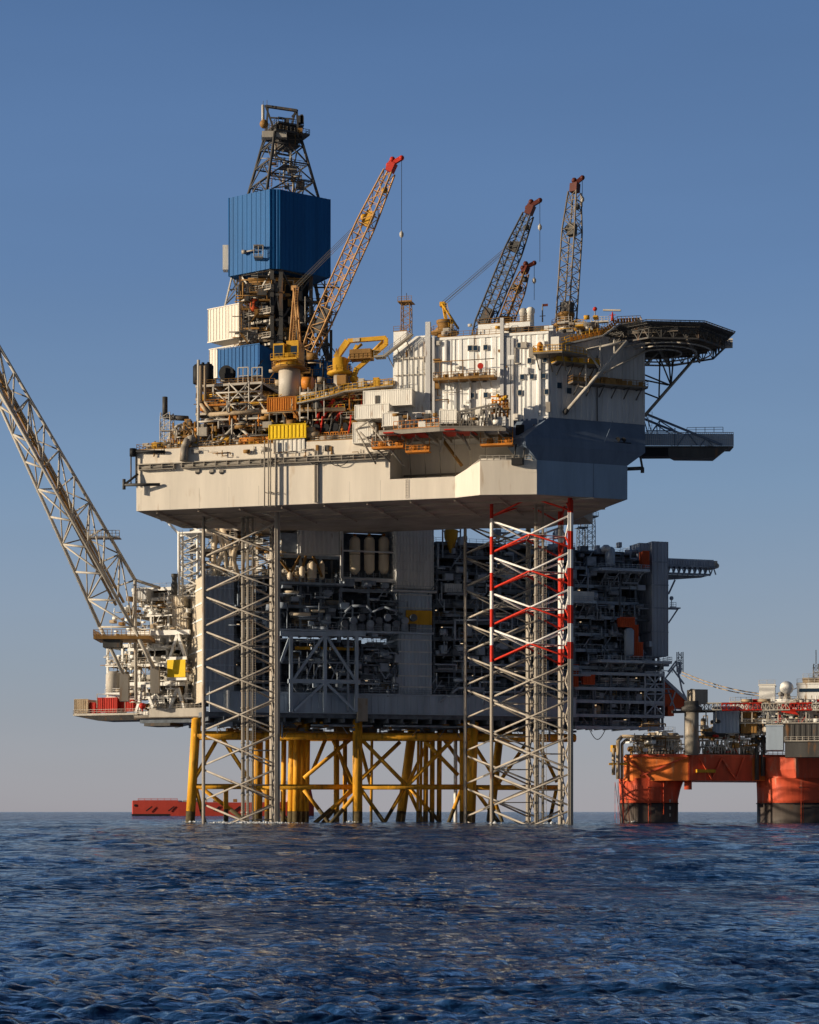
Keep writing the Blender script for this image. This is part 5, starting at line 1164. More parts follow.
facade(D,W,236,262,276,350,442,40,['dgrey','brown','mgrey','black'],620,2.0,False,'vhdrb')
facade(D,W,300,330,280,372,449,40,['dgrey','brown','mgrey','black'],621,2.0,False,'vhdrd')
# ================================================================ FIXED PLATFORM
F=PL
def zz_(py,px=330,y=0): return F.z(px,py,y)
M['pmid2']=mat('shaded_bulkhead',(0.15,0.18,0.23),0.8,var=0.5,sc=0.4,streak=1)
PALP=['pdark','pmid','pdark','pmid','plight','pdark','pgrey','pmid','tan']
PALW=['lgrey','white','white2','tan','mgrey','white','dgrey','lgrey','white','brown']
def pmodule(label,px0,px1,levels,y0,dep,cols,m,pal,n,seed,kinds='phvbcktd',lamps=0,xb=False,skin=None,rail='pmid',zs=None,xr=None,back=None,group='open process modules of the fixed platform',edge=None,floor='galv',brm=None,name='process_module'):
    pc=(px0+px1)/2; x0,x1=(F.x(px0,y0),F.x(px1,y0)) if xr is None else xr; zs=zs or [F.z(pc,py,y0) for py in levels]
    t=Thing(name,label,'module',F,((x0+x1)/2,y0+dep/2,zs[0]),group)
    for i in range(cols):
        xx=x0+.3+(x1-x0-.6)*i/(cols-1)
        for yy in (y0+.3,y0+dep-.3): t.part('column',MB().bar((xx,yy,zs[0]+.01),(xx,yy,zs[-1]-.5),.5),m)
    for z in zs: deckplate(t,x0,x1,y0,y0+dep,z,floor,edge or m,th=.6,railm=rail)
    if xb:
        for k in range(len(zs)-1):
            for i in range(cols-1):
                a=x0+.3+(x1-x0-.6)*i/(cols-1); b=x0+.3+(x1-x0-.6)*(i+1)/(cols-1); mb=MB()
                if (i+k)%2: mb.bar((a,y0+.2,zs[k]),(b,y0+.2,zs[k+1]-.6),.35)
                else: mb.bar((b,y0+.2,zs[k]),(a,y0+.2,zs[k+1]-.6),.35)
                t.part('brace',mb,brm or m)
    if back:
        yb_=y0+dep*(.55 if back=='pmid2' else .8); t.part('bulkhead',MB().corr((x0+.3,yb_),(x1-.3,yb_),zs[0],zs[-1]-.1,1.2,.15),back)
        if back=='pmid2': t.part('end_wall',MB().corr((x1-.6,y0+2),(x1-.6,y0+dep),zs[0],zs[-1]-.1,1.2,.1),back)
    for k in range(len(zs)-1): clutter(t,x0+.6,x1-.8,y0+.5,y0+dep*(.5 if back=='pmid2' else .7),zs[k],zs[k+1]-.6,n,pal,seed+k,kinds,lamps)
    return t
def cladding(name,label,px0,px1,pyt,pyb,y,dep,m,bands,side=None,pitch=.9,bandm='pgrey2',sidem=None,cat='stair tower'):
    pc=(px0+px1)/2; x0,x1=F.x(px0,y),F.x(px1,y); z1,z0=F.z(pc,pyt,y),F.z(pc,pyb,y); t=Thing(name,label,cat,F,((x0+x1)/2,y+dep/2,z0),'clad towers of the fixed platform')
    mb=MB(); mb.box(x0+.2,x1-.2,y+.2,y+dep,z0,z1); t.part('core',mb,m)
    mb=MB(); mb.corr((x0,y+.15),(x1,y+.15),z0,z1,pitch,.14); t.part('front_cladding',mb,m)
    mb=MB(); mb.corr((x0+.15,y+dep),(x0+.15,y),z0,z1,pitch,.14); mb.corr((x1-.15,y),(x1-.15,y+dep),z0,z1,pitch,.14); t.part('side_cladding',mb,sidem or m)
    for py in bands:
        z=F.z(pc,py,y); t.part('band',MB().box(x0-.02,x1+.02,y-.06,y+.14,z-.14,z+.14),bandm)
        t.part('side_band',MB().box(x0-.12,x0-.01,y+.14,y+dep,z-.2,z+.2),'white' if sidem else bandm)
    return t,(x0,x1,z0,z1)
# left clad block with a sunlit end wall
cladding('wall_block','tall windowless clad corner block, coloured cream for sun and slate for shade',203,234,576,702,0,20.5,'pgrey',[588,603,619,634,650,665,681],pitch=1.1,sidem='pcream')  # sun and shade put into the cladding colours: cream ends, slate front
# cellar deck girder all along
g=Thing('cellar_deck','long grey plate girder and dark cellar deck along the foot of the fixed platform','deck',F,(40,15,24))
gx0,gx1=F.x(187,0),F.x(575,0); zg0,zg1=25.4,29.6
mb=MB(); mb.box(gx0+5,gx1,-.6,-.1,zg0,zg1); n=56
for i in range(n): xx=gx0+5+(gx1-gx0-5)*i/n; mb.box(xx,xx+.22,-.8,-.603,zg0+.15,zg1-.15)
mb.box(gx0+5,gx1,-1.05,-.005,zg1+.003,zg1+.2); mb.box(gx0+5,gx1,-1.05,-.005,zg0-.2,zg0-.003); g.part('plate_girder',mb,'pgrey2')
mb=MB(); mb.box(gx0+4,gx1+1,.1,44,24.2,25.3); g.part('deck',mb,'pdark')
mb=MB()
for i in range(26): xx=gx0+5+(gx1-gx0-6)*i/25; mb.box(xx-.2,xx+.2,-.3,42,23.2,24.18)
g.part('floor_beam',mb,'pdark')
r=random.Random(8)
for i in range(22):
    xx=r.uniform(gx0+6,gx1-6); yy=r.uniform(-.5,8); mb=MB()
    if i%3==0: mb.box(xx,xx+r.uniform(2,5),yy,yy+1,22.0,23.1); nm='cable_tray'
    elif i%3==1: mb.tube((xx,yy,22.6),(min(gx1,xx+r.uniform(6,16)),yy,22.6),.25,7); nm='pipe'
    else: mb.tube((xx,yy,19.5),(xx,yy,23.2),.22,6); nm='hanger'
    g.part(nm,mb,'pdark' if i%2 else 'pmid')
mb=MB(); xx=F.x(264,-1); mb.rail([(gx0+5,-1.0,zg1+.2),(gx1,-1.0,zg1+.2)],1.1,.05,1.8); g.part('railing',mb,'pmid')
xx=F.x(228,-1); g.part('post',MB().box(xx-.25,xx+.25,-1.3,-1.06,25.6,30.1),'white')
c=F.at(362,714,-1.3); g.part('drain_box',MB().box(c[0]-1.2,c[0]+1.2,-2.0,-1.06,c[2]-1.7,c[2]+3.6),'mgrey')
# under-deck open grating tier on the jacket top
mb=MB(); mb.box(F.x(235,4),F.x(574,4),4,40,20.9,21.05); mb.rail([(F.x(235,4),4,21.05),(F.x(574,4),4,21.05)],1.1,.05,1.5); g.part('lower_walkway',mb,'brown')
# modules between
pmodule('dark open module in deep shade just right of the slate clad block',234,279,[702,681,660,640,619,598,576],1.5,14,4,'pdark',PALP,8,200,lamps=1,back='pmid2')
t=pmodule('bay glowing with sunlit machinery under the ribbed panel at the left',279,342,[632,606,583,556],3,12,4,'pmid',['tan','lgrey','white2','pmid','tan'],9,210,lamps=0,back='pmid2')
xa,xb=F.x(279,3),F.x(342,3)
w=MB(); w.corr((F.x(298,1),1),(F.x(342,1),1),F.z(320,554,1),F.z(320,527,1),1.1,.15); w.box(F.x(298,1),F.x(342,1),1.05,6,F.z(320,554,1),F.z(320,527,1)); t.part('wall_panel',w,'greyw')
t.part('wall_trim',MB().box(F.x(279,.8),F.x(342,.8),.6,.85,F.z(320,556,.8),F.z(320,554.5,.8)).box(F.x(279,.8),F.x(342,.8),.6,.85,F.z(320,529,.8),F.z(320,527,.8)),'plight')
mb=MB(); mb.box(F.x(281,2),F.x(297,2),2,8,F.z(290,552,2),F.z(290,533,2)); t.part('cabin',mb,'pmid')
r=random.Random(30)
for i,(px,py,w_,h_) in enumerate(((302,572,1.4,2.6),(312,570,2.2,4.2),(322,570,1.2,4.2),(290,576,1.2,1.8),(300,614,4.6,.9),(318,611,3,.7),(292,592,3,.6))):
    c=F.at(px,py,-1.2+ (i%3)*.5); mb=MB()
    if i<4: mb.lathe((c[0],c[1],c[2]-h_/2),[(w_*.35,0),(w_*.5,.4),(w_*.5,h_*.8),(w_*.2,h_)],12)
    else: mb.tankh((c[0]-w_/2,c[1],c[2]),(c[0]+w_/2,c[1],c[2]),h_/2,10)
    t.part('vessel',mb,'silo')
mb=MB()
for u,v in (((288,578),(300,556)),((300,576),(306,556)),((313,556),(322,577)),((280,560),(296,580))): mb.bar(F.at(*u,-1),F.at(*v,-1),.5)
t.part('brace',mb,'brown')
mb=MB(); mb.box(F.x(279,-1.5),F.x(346,-1.5),-1.6,3,F.z(310,583,-1.5)-.3,F.z(310,583,-1.5)); mb.rail([(F.x(279,-1.5),-1.5,F.z(310,583,-1.5)),(F.x(346,-1.5),-1.5,F.z(310,583,-1.5))],1.1,.06,1.2); t.part('balcony_floor',mb,'pmid')
# silo bay
t=pmodule('tall bay holding the three pale silos',340,397,[632,590,578],2,14,3,'pmid',PALP,11,230,kinds='phkbct',lamps=0,back='pmid2')
x0,x1=F.x(342,0),F.x(395,0); zt=F.z(368,528,0); z0=F.z(368,579,0)
mb=MB()
for xx in (x0,x1): mb.bar((xx,.2,z0),(xx,.2,zt),.6); mb.bar((xx,9,z0),(xx,9,zt),.5)
mb.bar((x0,.2,zt),(x1,.2,zt),.6); mb.bar((x0,.2,F.z(368,551.5,0)),(x1,.2,F.z(368,551.5,0)),.35); mb.bar((x0,.2,F.z(368,580,0)),(x1,.2,F.z(368,580,0)),.8); mb.box(x0,x1,.4,10,zt+.1,zt+.4)
t.part('silo_frame',mb,'greyw'); t.part('bulkhead',MB().box(x0,x1,10,10.3,z0,zt),'pdark')
for i,px in enumerate((355.5,370,384.5)):
    c=F.at(px,572,2); zb=F.z(px,574,2); zh_=F.z(px,536,2); s=Thing('silo',['left','middle','right'][i]+' one of the three pale upright silos under the hull','silo',F,(c[0],2.5,zb),'pale upright silos')
    s.part('tank',MB().lathe((c[0],2.6,zb),[(.5,0),(1.25,1.0),(1.25,zh_-zb-.9),(.9,zh_-zb-.25),(.3,zh_-zb)],18),'silo')
    s.part('band',MB().lathe((c[0],2.6,(zb+zh_)/2),[(1.3,0),(1.3,.25)],18),'tan'); s.part('top_fitting',MB().tube((c[0],2.6,zh_-.1),(c[0],2.6,zh_+.6),.35,8),'orange')
    s.part('leg',MB().bar((c[0]-1,2.6,zb-1),(c[0]-1,2.6,zb+1.5),.2).bar((c[0]+1,2.6,zb-1),(c[0]+1,2.6,zb+1.5),.2),'pmid')
# motors row at y~620
t=Thing('pump_row','row of dark round ended machines on the deck left of the yellow sign','machinery',F,(F.x(380,0),0,F.z(380,632,0)))
zq=F.z(378,632,-1); t.part('floor',MB().box(F.x(278,-2),F.x(434,-2),-2,.2,zq-.3,zq),'pgrey2')
for i in range(9):
    px=344+i*8.6; c=F.at(px,624,-1.2); mb=MB(); mb.tube((c[0],-2.1,c[2]+(i%3)*.7),(c[0],.2,c[2]+(i%3)*.7),.85,12); mb.box(c[0]-.8,c[0]+.8,-1.6,0,zq+.01,c[2]); t.part('motor',mb,'pmid' if i%2 else 'pdark')
mb=MB(); mb.pipe([F.at(345,612,-1.5),F.at(352,606,-1.5),F.at(366,606,-1.5),F.at(372,612,-1.5),F.at(384,607,-1.5),F.at(396,611,-1.5)],.3,7); t.part('pipe',mb,'pmid')
mb=MB(); mb.rail([(F.x(278,-2),-2,zq),(F.x(434,-2),-2,zq)],1.2,.05,1.4); t.part('railing',mb,'pmid')
# clad tower with bands, and its yellow sign
t,(x0,x1,z0,z1)=cladding('clad_tower','upper part of the banded grey tower right of the silos',396,434,527,589,-1,12,'greyw',[528,536,545,553,562,571,581,587.5],pitch=.8,bandm='plight')
cladding('clad_tower','lower part of the banded grey tower carrying the yellow sign',399,432,592,698,-.5,11,'pgrey2',[595,608,628,640,652,664,676,687],pitch=.9,bandm='plight')
a=F.at(406,610,-1.1); b=F.at(432,625,-1.1); single('blank_sign',MB().box(a[0],b[0],-1.12,-.8,b[2],a[2]),'yellow','dull yellow sign panel without writing on the grey banded tower','sign',F,a)
t=Thing('tower_balcony','thin dark gallery between the two parts of the banded tower','walkway',F,(F.x(415,-1),-1,F.z(415,590,-1))); zq=F.z(415,590.5,-2)
t.part('floor',MB().box(F.x(392,-2.5),F.x(437,-2.5),-2.5,-.1,zq-.4,zq-.1),'plight'); t.part('railing',MB().rail([(F.x(392,-2.4),-2.4,zq-.1),(F.x(437,-2.4),-2.4,zq-.1)],1.1,.05,1.3),'pmid')
# big truss front left
t=Thing('truss_frame','big pale grey girder truss with one crossed panel pair, low on the platform front','truss',F,(F.x(325,-1.6),-1.6,29.8))
def pb(u,v,w,m='pgrey2',nm='member'): t.part(nm,MB().bar(F.at(*u,-1.6),F.at(*v,-1.6),w),m)
for px in (291,325,356.5): pb((px,634),(px,712),.75,nm='post')
pb((280,633.5),(365,634.5),1.0,nm='beam'); pb((288,681),(360,682),.9,nm='beam')
for u,v in (((325,634),(293,680)),((325,634),(355,680)),((325,682),(294,711)),((325,682),(355,711)),((291,634),(281,662))): pb(u,v,.6,nm='brace')
pb((348,634),(348,712),.5,'pmid','post'); pb((293,662),(356,663),.3,'pmid','beam')
for a,b in ((305,312),(312,319),(331,338),(338,345)): pb((a,681),(b,663),.25,'pmid','brace')
c0=F.at(295,648,.5); c1=F.at(354,649,.5); single('overhead_beam',MB().ibeam(c0,c1,.7,.4),'yellow','thin yellow hoist beam behind the grey girder truss','beam',F,c0)
# modules behind truss and to the right
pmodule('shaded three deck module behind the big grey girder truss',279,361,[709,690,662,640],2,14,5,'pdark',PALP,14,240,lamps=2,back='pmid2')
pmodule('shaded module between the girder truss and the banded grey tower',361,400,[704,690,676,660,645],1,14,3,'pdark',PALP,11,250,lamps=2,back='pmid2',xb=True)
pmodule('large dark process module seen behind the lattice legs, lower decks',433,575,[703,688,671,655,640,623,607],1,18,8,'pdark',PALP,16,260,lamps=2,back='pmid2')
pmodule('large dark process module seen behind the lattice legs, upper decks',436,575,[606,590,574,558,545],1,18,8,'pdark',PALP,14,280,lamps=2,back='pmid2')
for i,(px,py,w,h_) in enumerate(((453,588,4.2,2.0),(469,630,1.4,2.6),(508,576,2.6,3.2),(487,660,2.2,1.6),(478,690,3,1.2),(517,645,2,1.8))):
    c=F.at(px,py,-.3); mb=MB(); mb.box(c[0]-w/2,c[0]+w/2,-.6,1,c[2]-h_/2,c[2]+h_/2); mb.corr((c[0]-w/2+.1,-.62),(c[0]+w/2-.1,-.62),c[2]-h_/2+.15,c[2]+h_/2-.15,.5,.06)
    single('cabin',mb,'plight' if i in (0,2) else 'pgrey','grey cabin '+['between the banded tower and the plain rear leg','just right of the plain rear leg at mid height','high up behind the red and white leg','low down left of the red and white leg','at the foot of the process module left of the red and white leg','at mid height inside the red and white leg'][i],'cabin',F,c,'small grey cabins on the process module')
t=Thing('process_pipes','bent pale pipes running low across the dark process module behind the rear leg','pipes',F,F.at(500,690,-.8))
for pts in ([(452,693),(458,688),(480,688),(480,682),(500,682)],[(440,702),(446,696),(470,696),(470,678)],[(484,705),(484,692),(520,692),(526,684),(560,684)],[(500,705),(500,697),(515,697),(515,668)],[(455,640),(455,620),(500,620)],[(470,665),(530,665),(530,640)],[(536,705),(536,655),(560,655)]):
    t.part('pipe',MB().pipe([F.at(*p,-.9) for p in pts],.26,7),'pgrey')
c=F.at(451,541,1); t=Thing('hopper','ochre cone shaped hopper under the hull right of the banded tower','hopper',F,c); t.part('cone',MB().lathe((c[0],1,F.z(451,553,1)),[(.35,0),(.7,1.2),(1.6,3.6),(1.7,5.2),(1.5,5.4)],14),'yellow'); t.part('frame',MB().bar((c[0]-2.2,.6,c[2]-4),(c[0]-2.2,.6,c[2]+4),.3).bar((c[0]+2.2,.6,c[2]-4),(c[0]+2.2,.6,c[2]+4),.3).bar((c[0]-2.2,.6,c[2]+2.2),(c[0]+2.2,.6,c[2]+2.2),.3),'pmid')
# ---- right part
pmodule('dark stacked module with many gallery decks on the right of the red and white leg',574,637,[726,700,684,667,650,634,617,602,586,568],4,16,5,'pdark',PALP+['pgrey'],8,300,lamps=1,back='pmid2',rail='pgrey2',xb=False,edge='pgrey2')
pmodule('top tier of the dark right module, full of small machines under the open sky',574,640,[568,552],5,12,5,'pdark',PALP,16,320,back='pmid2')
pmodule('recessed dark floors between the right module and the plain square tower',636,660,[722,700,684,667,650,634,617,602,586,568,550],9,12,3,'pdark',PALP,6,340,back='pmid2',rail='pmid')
t,_=cladding('square_tower','plain dark square tower at the right end of the fixed platform',652,668.5,541.5,656,2,10,'pgrey',[562,585,608,632],pitch=1.0,bandm='pmid')
cladding('square_tower','shorter dark wall panel just left of the plain square tower',639,652,543,560,3,6,'pgrey',[551],pitch=1.0,bandm='pmid')
# deck edges that protrude
for i,(pa,pb_,py,dep,lab) in enumerate(((602,650,569,5,'curved gallery high on the dark right module'),(566,597,601,5,'pale latticed gallery beside the red and white leg'),(600,672,661,7,'wide lower gallery under the plain square tower'))):
    x0,x1=F.x(pa,-1),F.x(pb_,-1); z=F.z((pa+pb_)/2,py,-1); t=Thing('gallery',lab,'walkway',F,((x0+x1)/2,0,z),'galleries jutting from the right end of the platform')
    t.part('floor',MB().prism([(x0,-1),(x1,-1),(x1,dep),(x0-2,dep)],z-.45,z),'pgrey2'); t.part('railing',MB().rail([(x0-2,dep,z),(x0,-.95,z),(x1,-.95,z),(x1,dep,z)],1.15,.06,1.1),'pgrey2')
    for k in range(4): xx=x0+(x1-x0)*(k+.5)/4; t.part('bracket',MB().bar((xx,4,z-3.4),(xx,-.8,z-.4),.25),'pmid')
    if i==1: t.part('window_band',MB().box(x0+.5,x1-.4,-.2,2,z+.1,z+2.4),'plight')
for i,(px,py,w,h_,lab) in enumerate(((626.5,622.5,3.8,2.2,'orange red box hanging on the dark right module at mid height'),(624,640,.01,.01,None),(634,638,1.8,6.0,'tall dim orange panel below the orange red box'),(637,650,2.6,3.4,'dim orange frame right of the tall orange panel'),(575,676,1.3,5.2,'upright orange locker just right of the red and white leg near the bottom'),(588,680,3.0,2.2,'dull orange crate low on the dark right module'),(645,560,1.8,4.0,'dark red cabinet beside the top of the plain square tower'))):
    if not lab: continue
    c=F.at(px,py,1.5); mb=MB(); mb.box(c[0]-w/2,c[0]+w/2,.8,3,c[2]-h_/2,c[2]+h_/2); mb.corr((c[0]-w/2+.1,.8),(c[0]+w/2-.1,.8),c[2]-h_/2+.2,c[2]+h_/2-.2,.5,.08); mb.box(c[0]-w/2-.08,c[0]+w/2+.08,.7,.79,c[2]+h_/2,c[2]+h_/2+.15); single('orange_box',mb,'porange',lab,'box',F,c,'orange boxes on the dark right end')
for px,py,pyb in ((629,628,656),(606,545,552),(610,547,566)):
    a=F.at(px,py,1); b=F.at(px,pyb,1); single('vertical_vessel',MB().lathe((b[0],1,b[2]),[(.6,0),(1.2,.3),(1.2,a[2]-b[2]-.6),(.6,a[2]-b[2])],14),'pgrey2' if px!=606 else 'plight',{629:'grey upright vessel under the orange red box',606:'small pale upright cylinder on the top tier of the right module',610:'taller pale upright vessel on the top tier of the right module'}[px],'vessel',F,b,'upright vessels on the right end')
# landing bridge to the right
t=Thing('bridge_stub','dark enclosed bridge stub pointing right from the top of the square tower','bridge',F,F.at(690,570,5))
x0,x1=F.x(668.5,5),F.x(716,5); za,zb2=F.z(690,559,5),F.z(690,566,5)
t.part('roof',MB().box(x0,x1-.6,5,9.5,za-.4,za),'pgrey2')
mb=MB(); n=9
for i in range(n):
    a=x0+(x1-x0)*i/n; b=x0+(x1-x0)*(i+1)/n; mb.bar((a,5.1,zb2-1.9),((a+b)/2,5.1,zb2),.25); mb.bar(((a+b)/2,5.1,zb2),(b,5.1,zb2-1.9),.25); mb.bar((a,9.3,zb2-1.9),((a+b)/2,9.3,zb2),.25)
mb.bar((x0,5.1,zb2),(x1,5.1,zb2),.45); mb.bar((x0,5.1,zb2-2.0),(x1-1.5,5.1,zb2-2.0),.5); mb.bar((x0,9.3,zb2),(x1,9.3,zb2),.45); t.part('truss',mb,'pmid')
t.part('wall',MB().corr((x0,5.05),(x1-.4,5.05),zb2,za-.35,.7,.1).box(x0,x1-.4,5.2,9.3,zb2+.1,za-.45),'pgrey'); 
mb=MB().box(x1-.5,x1+.4,5,9.5,za-1.8,za-.2); mb.tube((x1+.2,5,za-1.4),(x1+.2,9.4,za-1.4),.7,10); t.part('end_cap',mb,'lgrey')
xk=F.x(708,5); t.part('floor',MB().loft([[(x0,5.2,zb2-3.2),(x0+1,5.2,zb2-3.2),(x0+1,9,zb2-3.2),(x0,9,zb2-3.2)],[(x0,5.2,zb2-2.3),(xk,5.2,zb2-2.3),(xk,9,zb2-2.3),(x0,9,zb2-2.3)]]),'pdark')
t.part('strut',MB().bar(F.at(668.5,594,5),F.at(675,580,5),.35),'pmid')
t=Thing('side_landing','small landing with a lamp post on a strut halfway up the plain square tower','walkway',F,F.at(674,608,5)); a,b=F.at(668.5,607.5,5),F.at(679,607.5,5)
t.part('floor',MB().box(a[0],b[0],4,7,a[2]-.3,a[2]),'pmid'); t.part('strut',MB().bar(F.at(668.5,623,5),F.at(678.5,608,5),.3),'pmid'); t.part('railing',MB().rail([(a[0],4.1,a[2]),(b[0]-1.2,4.1,a[2])],1.2,.06,.8),'pmid'); c=F.at(671.5,602,5); t.part('lamp_post',MB().tube((c[0],5,a[2]),(c[0],5,a[2]+2.6),.12,6).ball((c[0],5,a[2]+2.3),.55,8,6),'pgrey2')
lattice_mast('lattice_mast','dark lattice mast rising behind the hull corner from the right module',F,590,552,517,9,2.0,'pdark',7)
lattice_mast('lattice_mast','thin dark lattice mast just right of the red and white leg top',F,581,552,528,9,1.6,'pdark',5)
# right lower truss, chute and jib
t=Thing('side_truss','latticed grey side frame at the lower right corner of the platform','truss',F,F.at(660,720,2))
mb=MB()
for u,v in (((645,672),(645,716)),((664,672),(664,716)),((645,672),(664,672)),((645,716),(664,716)),((645,694),(664,694)),((645,672),(664,694)),((664,672),(645,694)),((645,694),(664,716)),((664,694),(645,716)),((655,672),(655,716)),((645,684),(664,684)),((645,705),(664,705))): mb.bar(F.at(*u,1.5),F.at(*v,1.5),.3)
t.part('frame',mb,'pgrey2')
mb=MB()
for u,v in (((668,672),(676,661)),((664,680),(678,662)),((676,661),(682,690)),((672,668),(684,684)),((680,662),(680,674)),((682,690),(690,706)),((668,690),(676,712)),((676,690),(668,712))): mb.bar(F.at(*u,3),F.at(*v,3),.33)
t.part('brace',mb,'pgrey2')
mb=MB(); mb.lattice(F.at(680,672,4),F.at(680,652,4),1.2,1.2,1.2,7,.09,.05); t.part('mast',mb,'pmid')
zt=Thing('escape_chute','dark red slanting boat chute at the lower right corner of the platform','chute',F,F.at(678,700,3))
a=[F.at(664,680,3),F.at(690,703,3),F.at(688,709,3),F.at(664,707,3)]; mb=MB(); v=[tuple(q) for q in a]; v2=[(q[0],q[1]+4,q[2]) for q in a]; mb.loft([v,v2]); zt.part('panel',mb,'porange')
zt.part('frame',MB().bar(F.at(662,677,2.8),F.at(694,707,2.8),.7),'pgrey2'); zt.part('buffer',MB().box(F.x(668,2),F.x(674,2),2,4,F.z(670,716,2),F.z(670,706,2)),'porange')
pmodule('low flat dark decks at the bottom of the right end, above the orange floating rig',575,664,[727,715,701,688,673],1.5,10,6,'pdark',PALP,9,360,lamps=1,back='pmid2',edge='pgrey2')
# ---- left sunlit part
FLF=Frame(PL.ox,PL.oy,-19.0); F=FLF
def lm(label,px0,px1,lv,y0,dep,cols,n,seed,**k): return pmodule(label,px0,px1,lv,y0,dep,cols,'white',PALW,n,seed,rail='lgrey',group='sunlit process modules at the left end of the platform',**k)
lm('sunlit upper module with flat decks between flare boom and corner block',132,187,[634,614,598,588],12,14,4,17,400,back='mgrey')
t=lm('sunlit middle module with red dots of machinery, behind the lower end of the flare boom',128,187,[662,648,636],11,14,4,17,410,back='mgrey')
t=lm('sunlit lower module with two pale triangle frames',138,187,[712,696,682,664],9,14,4,18,420,back='mgrey')
mb=MB()
for s in ((178,634),(178,688)):
    px,py=s; 
    mb=MB(); mb.bar(F.at(px-.2,py,7),F.at(px-11,py+(33 if py<650 else 28),7),.65); mb.bar(F.at(px+.2,py,7),F.at(px+8,py+(26 if py<650 else 28),7),.65); t.part('triangle_frame',mb,'white')
mb=MB(); mb.bar(F.at(144.8,686,7),F.at(136,712,7),.6); mb.bar(F.at(145.2,686,7),F.at(154,710,7),.6); mb.bar(F.at(135,686,7),F.at(157,686,7),.7)
t.part('triangle_frame',mb,'white')
t.part('girder',MB().bar(F.at(128,634,7.5),F.at(190,632,7.5),.7,1.1).bar(F.at(130,684,7.5),F.at(187,684,7.5),.6,.8),'white')
t=lm('sunlit vessel module hanging left of the flare boom foot',106,138,[697,684,664,645],12,10,3,13,430)
mb=MB(); c=F.at(113,690,11); mb.lathe((c[0],11,c[2]-1),[(1.0,0),(1.7,.5),(1.7,4.6),(.9,5.4)],16); t.part('vessel',mb,'lgrey'); t.part('walkway',MB().box(F.x(105,9.5),F.x(124,9.5),9.5,13,c[2]-1.2,c[2]-.9).rail([(F.x(105,9.5),9.5,c[2]-.9),(F.x(124,9.5),9.5,c[2]-.9)],1.1,.06,.9),'white')
for i,(px0,px1,pyt,pyb,m) in enumerate(((168,184,596,606,'pcream'),(172,187,608,634,'pcream'),(150,160,630,648,'white'),(134,146,588,600,'greyw'))):
    boxthing('ribbed_housing','cream ribbed housing '+['high on the sunlit modules','tall and upright beside the corner block','white, mid height, near the red dots of machinery','grey, just right of the top joint of the flare boom foot'][i],'housing',px0,px1,pyt,pyb,9,4,m,.7,F=F,group='housings on the sunlit modules')
c=F.at(174.5,586,8); single('exhaust_stack',MB().lathe((c[0],8,c[2]-2),[(.8,0),(.8,2.5),(.6,2.7),(.6,4.0),(.75,4.1),(.75,4.8)],12),'dgrey','stubby brown exhaust stack on top of the sunlit modules','stack',F,c)
a=F.at(167.5,660,4); b=F.at(185.5,677,4); t=Thing('blank_sign','bright yellow square sign panel on the sunlit triangle frame','sign',F,(a[0],4,b[2])); t.part('panel',MB().box(a[0],b[0],3.8,4,b[2],a[2]),'syellow'); t.part('frame',MB().box(a[0]-.2,b[0]+.2,4.05,4.3,b[2]-.7,b[2]-.02).box(a[0]-.2,b[0]+.2,4.05,4.3,a[2]+.02,a[2]+.7),'white')
# link structure under the hull at the far left
t=Thing('stair_tower','white lattice stair tower between the corner block and the hull','tower',F,F.at(190,590,9)); mb=MB(); mb.lattice(F.at(190,597,9),F.at(190,533,9),4.4,4.4,4.4,6,.3,.2,roll=31); t.part('frame',mb,'white')
mb=MB()
for i in range(5): mb.bar(F.at(183,590-i*12,7),F.at(198,584-i*12,7),.9,.15)
t.part('stair_flight',mb,'lgrey')
mb=MB(); mb.ladder(F.at(181,600,6),F.at(181,530,6),.7,(1,0,0),.06); t.part('ladder',mb,'mgrey')
mb=MB()
for u,v in (((160,514),(180,535)),((176,514),(197,530)),((161,520),(182,520)),((180,536),(200,530)),((170,514),(185,524))): mb.bar(F.at(*u,8),F.at(*v,8),.5)
mb.box(F.x(178,6),F.x(204,6),6,12,F.z(190,533,6),F.z(190,531.5,6)); t.part('top_bracket',mb,'white')
t=pmodule('jumble of sunlit pipes and supports close under the left part of the hull',190,280,[578,548,528],14,12,5,'lgrey',['tan','lgrey','white','brown','mgrey','brown','tan'],12,440,rail='lgrey',kinds='phvckdt',floor='galv',group='sunlit process modules at the left end of the platform')
mb=MB()
for u,v in (((219,531),(228,570)),((224,548),(212,580)),((216,525),(213,570)),((236,545),(226,582)),((222,528),(238,575))): mb.tube(F.at(*u,12),F.at(*v,12),.6,8)
t.part('raking_leg',mb,'silo')
# ---- outer left platform with containers
t=Thing('outer_platform','flat dark cantilever platform at the far lower left','platform',F,F.at(105,716,8)); x0,x1=F.x(73,8),F.x(137,8); zq=F.z(105,714,8)
t.part('deck',MB().box(x0,x1,8,18,zq-.3,zq),'lgrey'); t.part('underframe',MB().loft([[(x0+6,9,zq-1.5),(x1,9,zq-1.5),(x1,17,zq-1.5),(x0+6,17,zq-1.5)],[(x0,8.2,zq-.31),(x1,8.2,zq-.31),(x1,17.8,zq-.31),(x0,17.8,zq-.31)]]),'dgrey')
t.part('railing',MB().rail([(x0,18,zq),(x0,8.1,zq),(x1,8.1,zq)],1.1,.06,1.0),'lgrey')
t.part('fence_frame',MB().bar(F.at(97,708,8.2),F.at(97,694,8.2),.14).bar(F.at(97,694,8.2),F.at(125,695,8.2),.14).bar(F.at(125,695,8.2),F.at(125,708,8.2),.14),'mgrey')
boxthing('deck_container','tan louvred container at the tip of the cantilever platform','container',74,88,699.5,713,9,5,'tan',.55,F=F,group='containers on the cantilever platform')
boxthing('deck_container','red container in front on the cantilever platform, with a sunlit left end','container',97,117,698,712,9,5,'red',.6,F=F,group='containers on the cantilever platform',both=True)
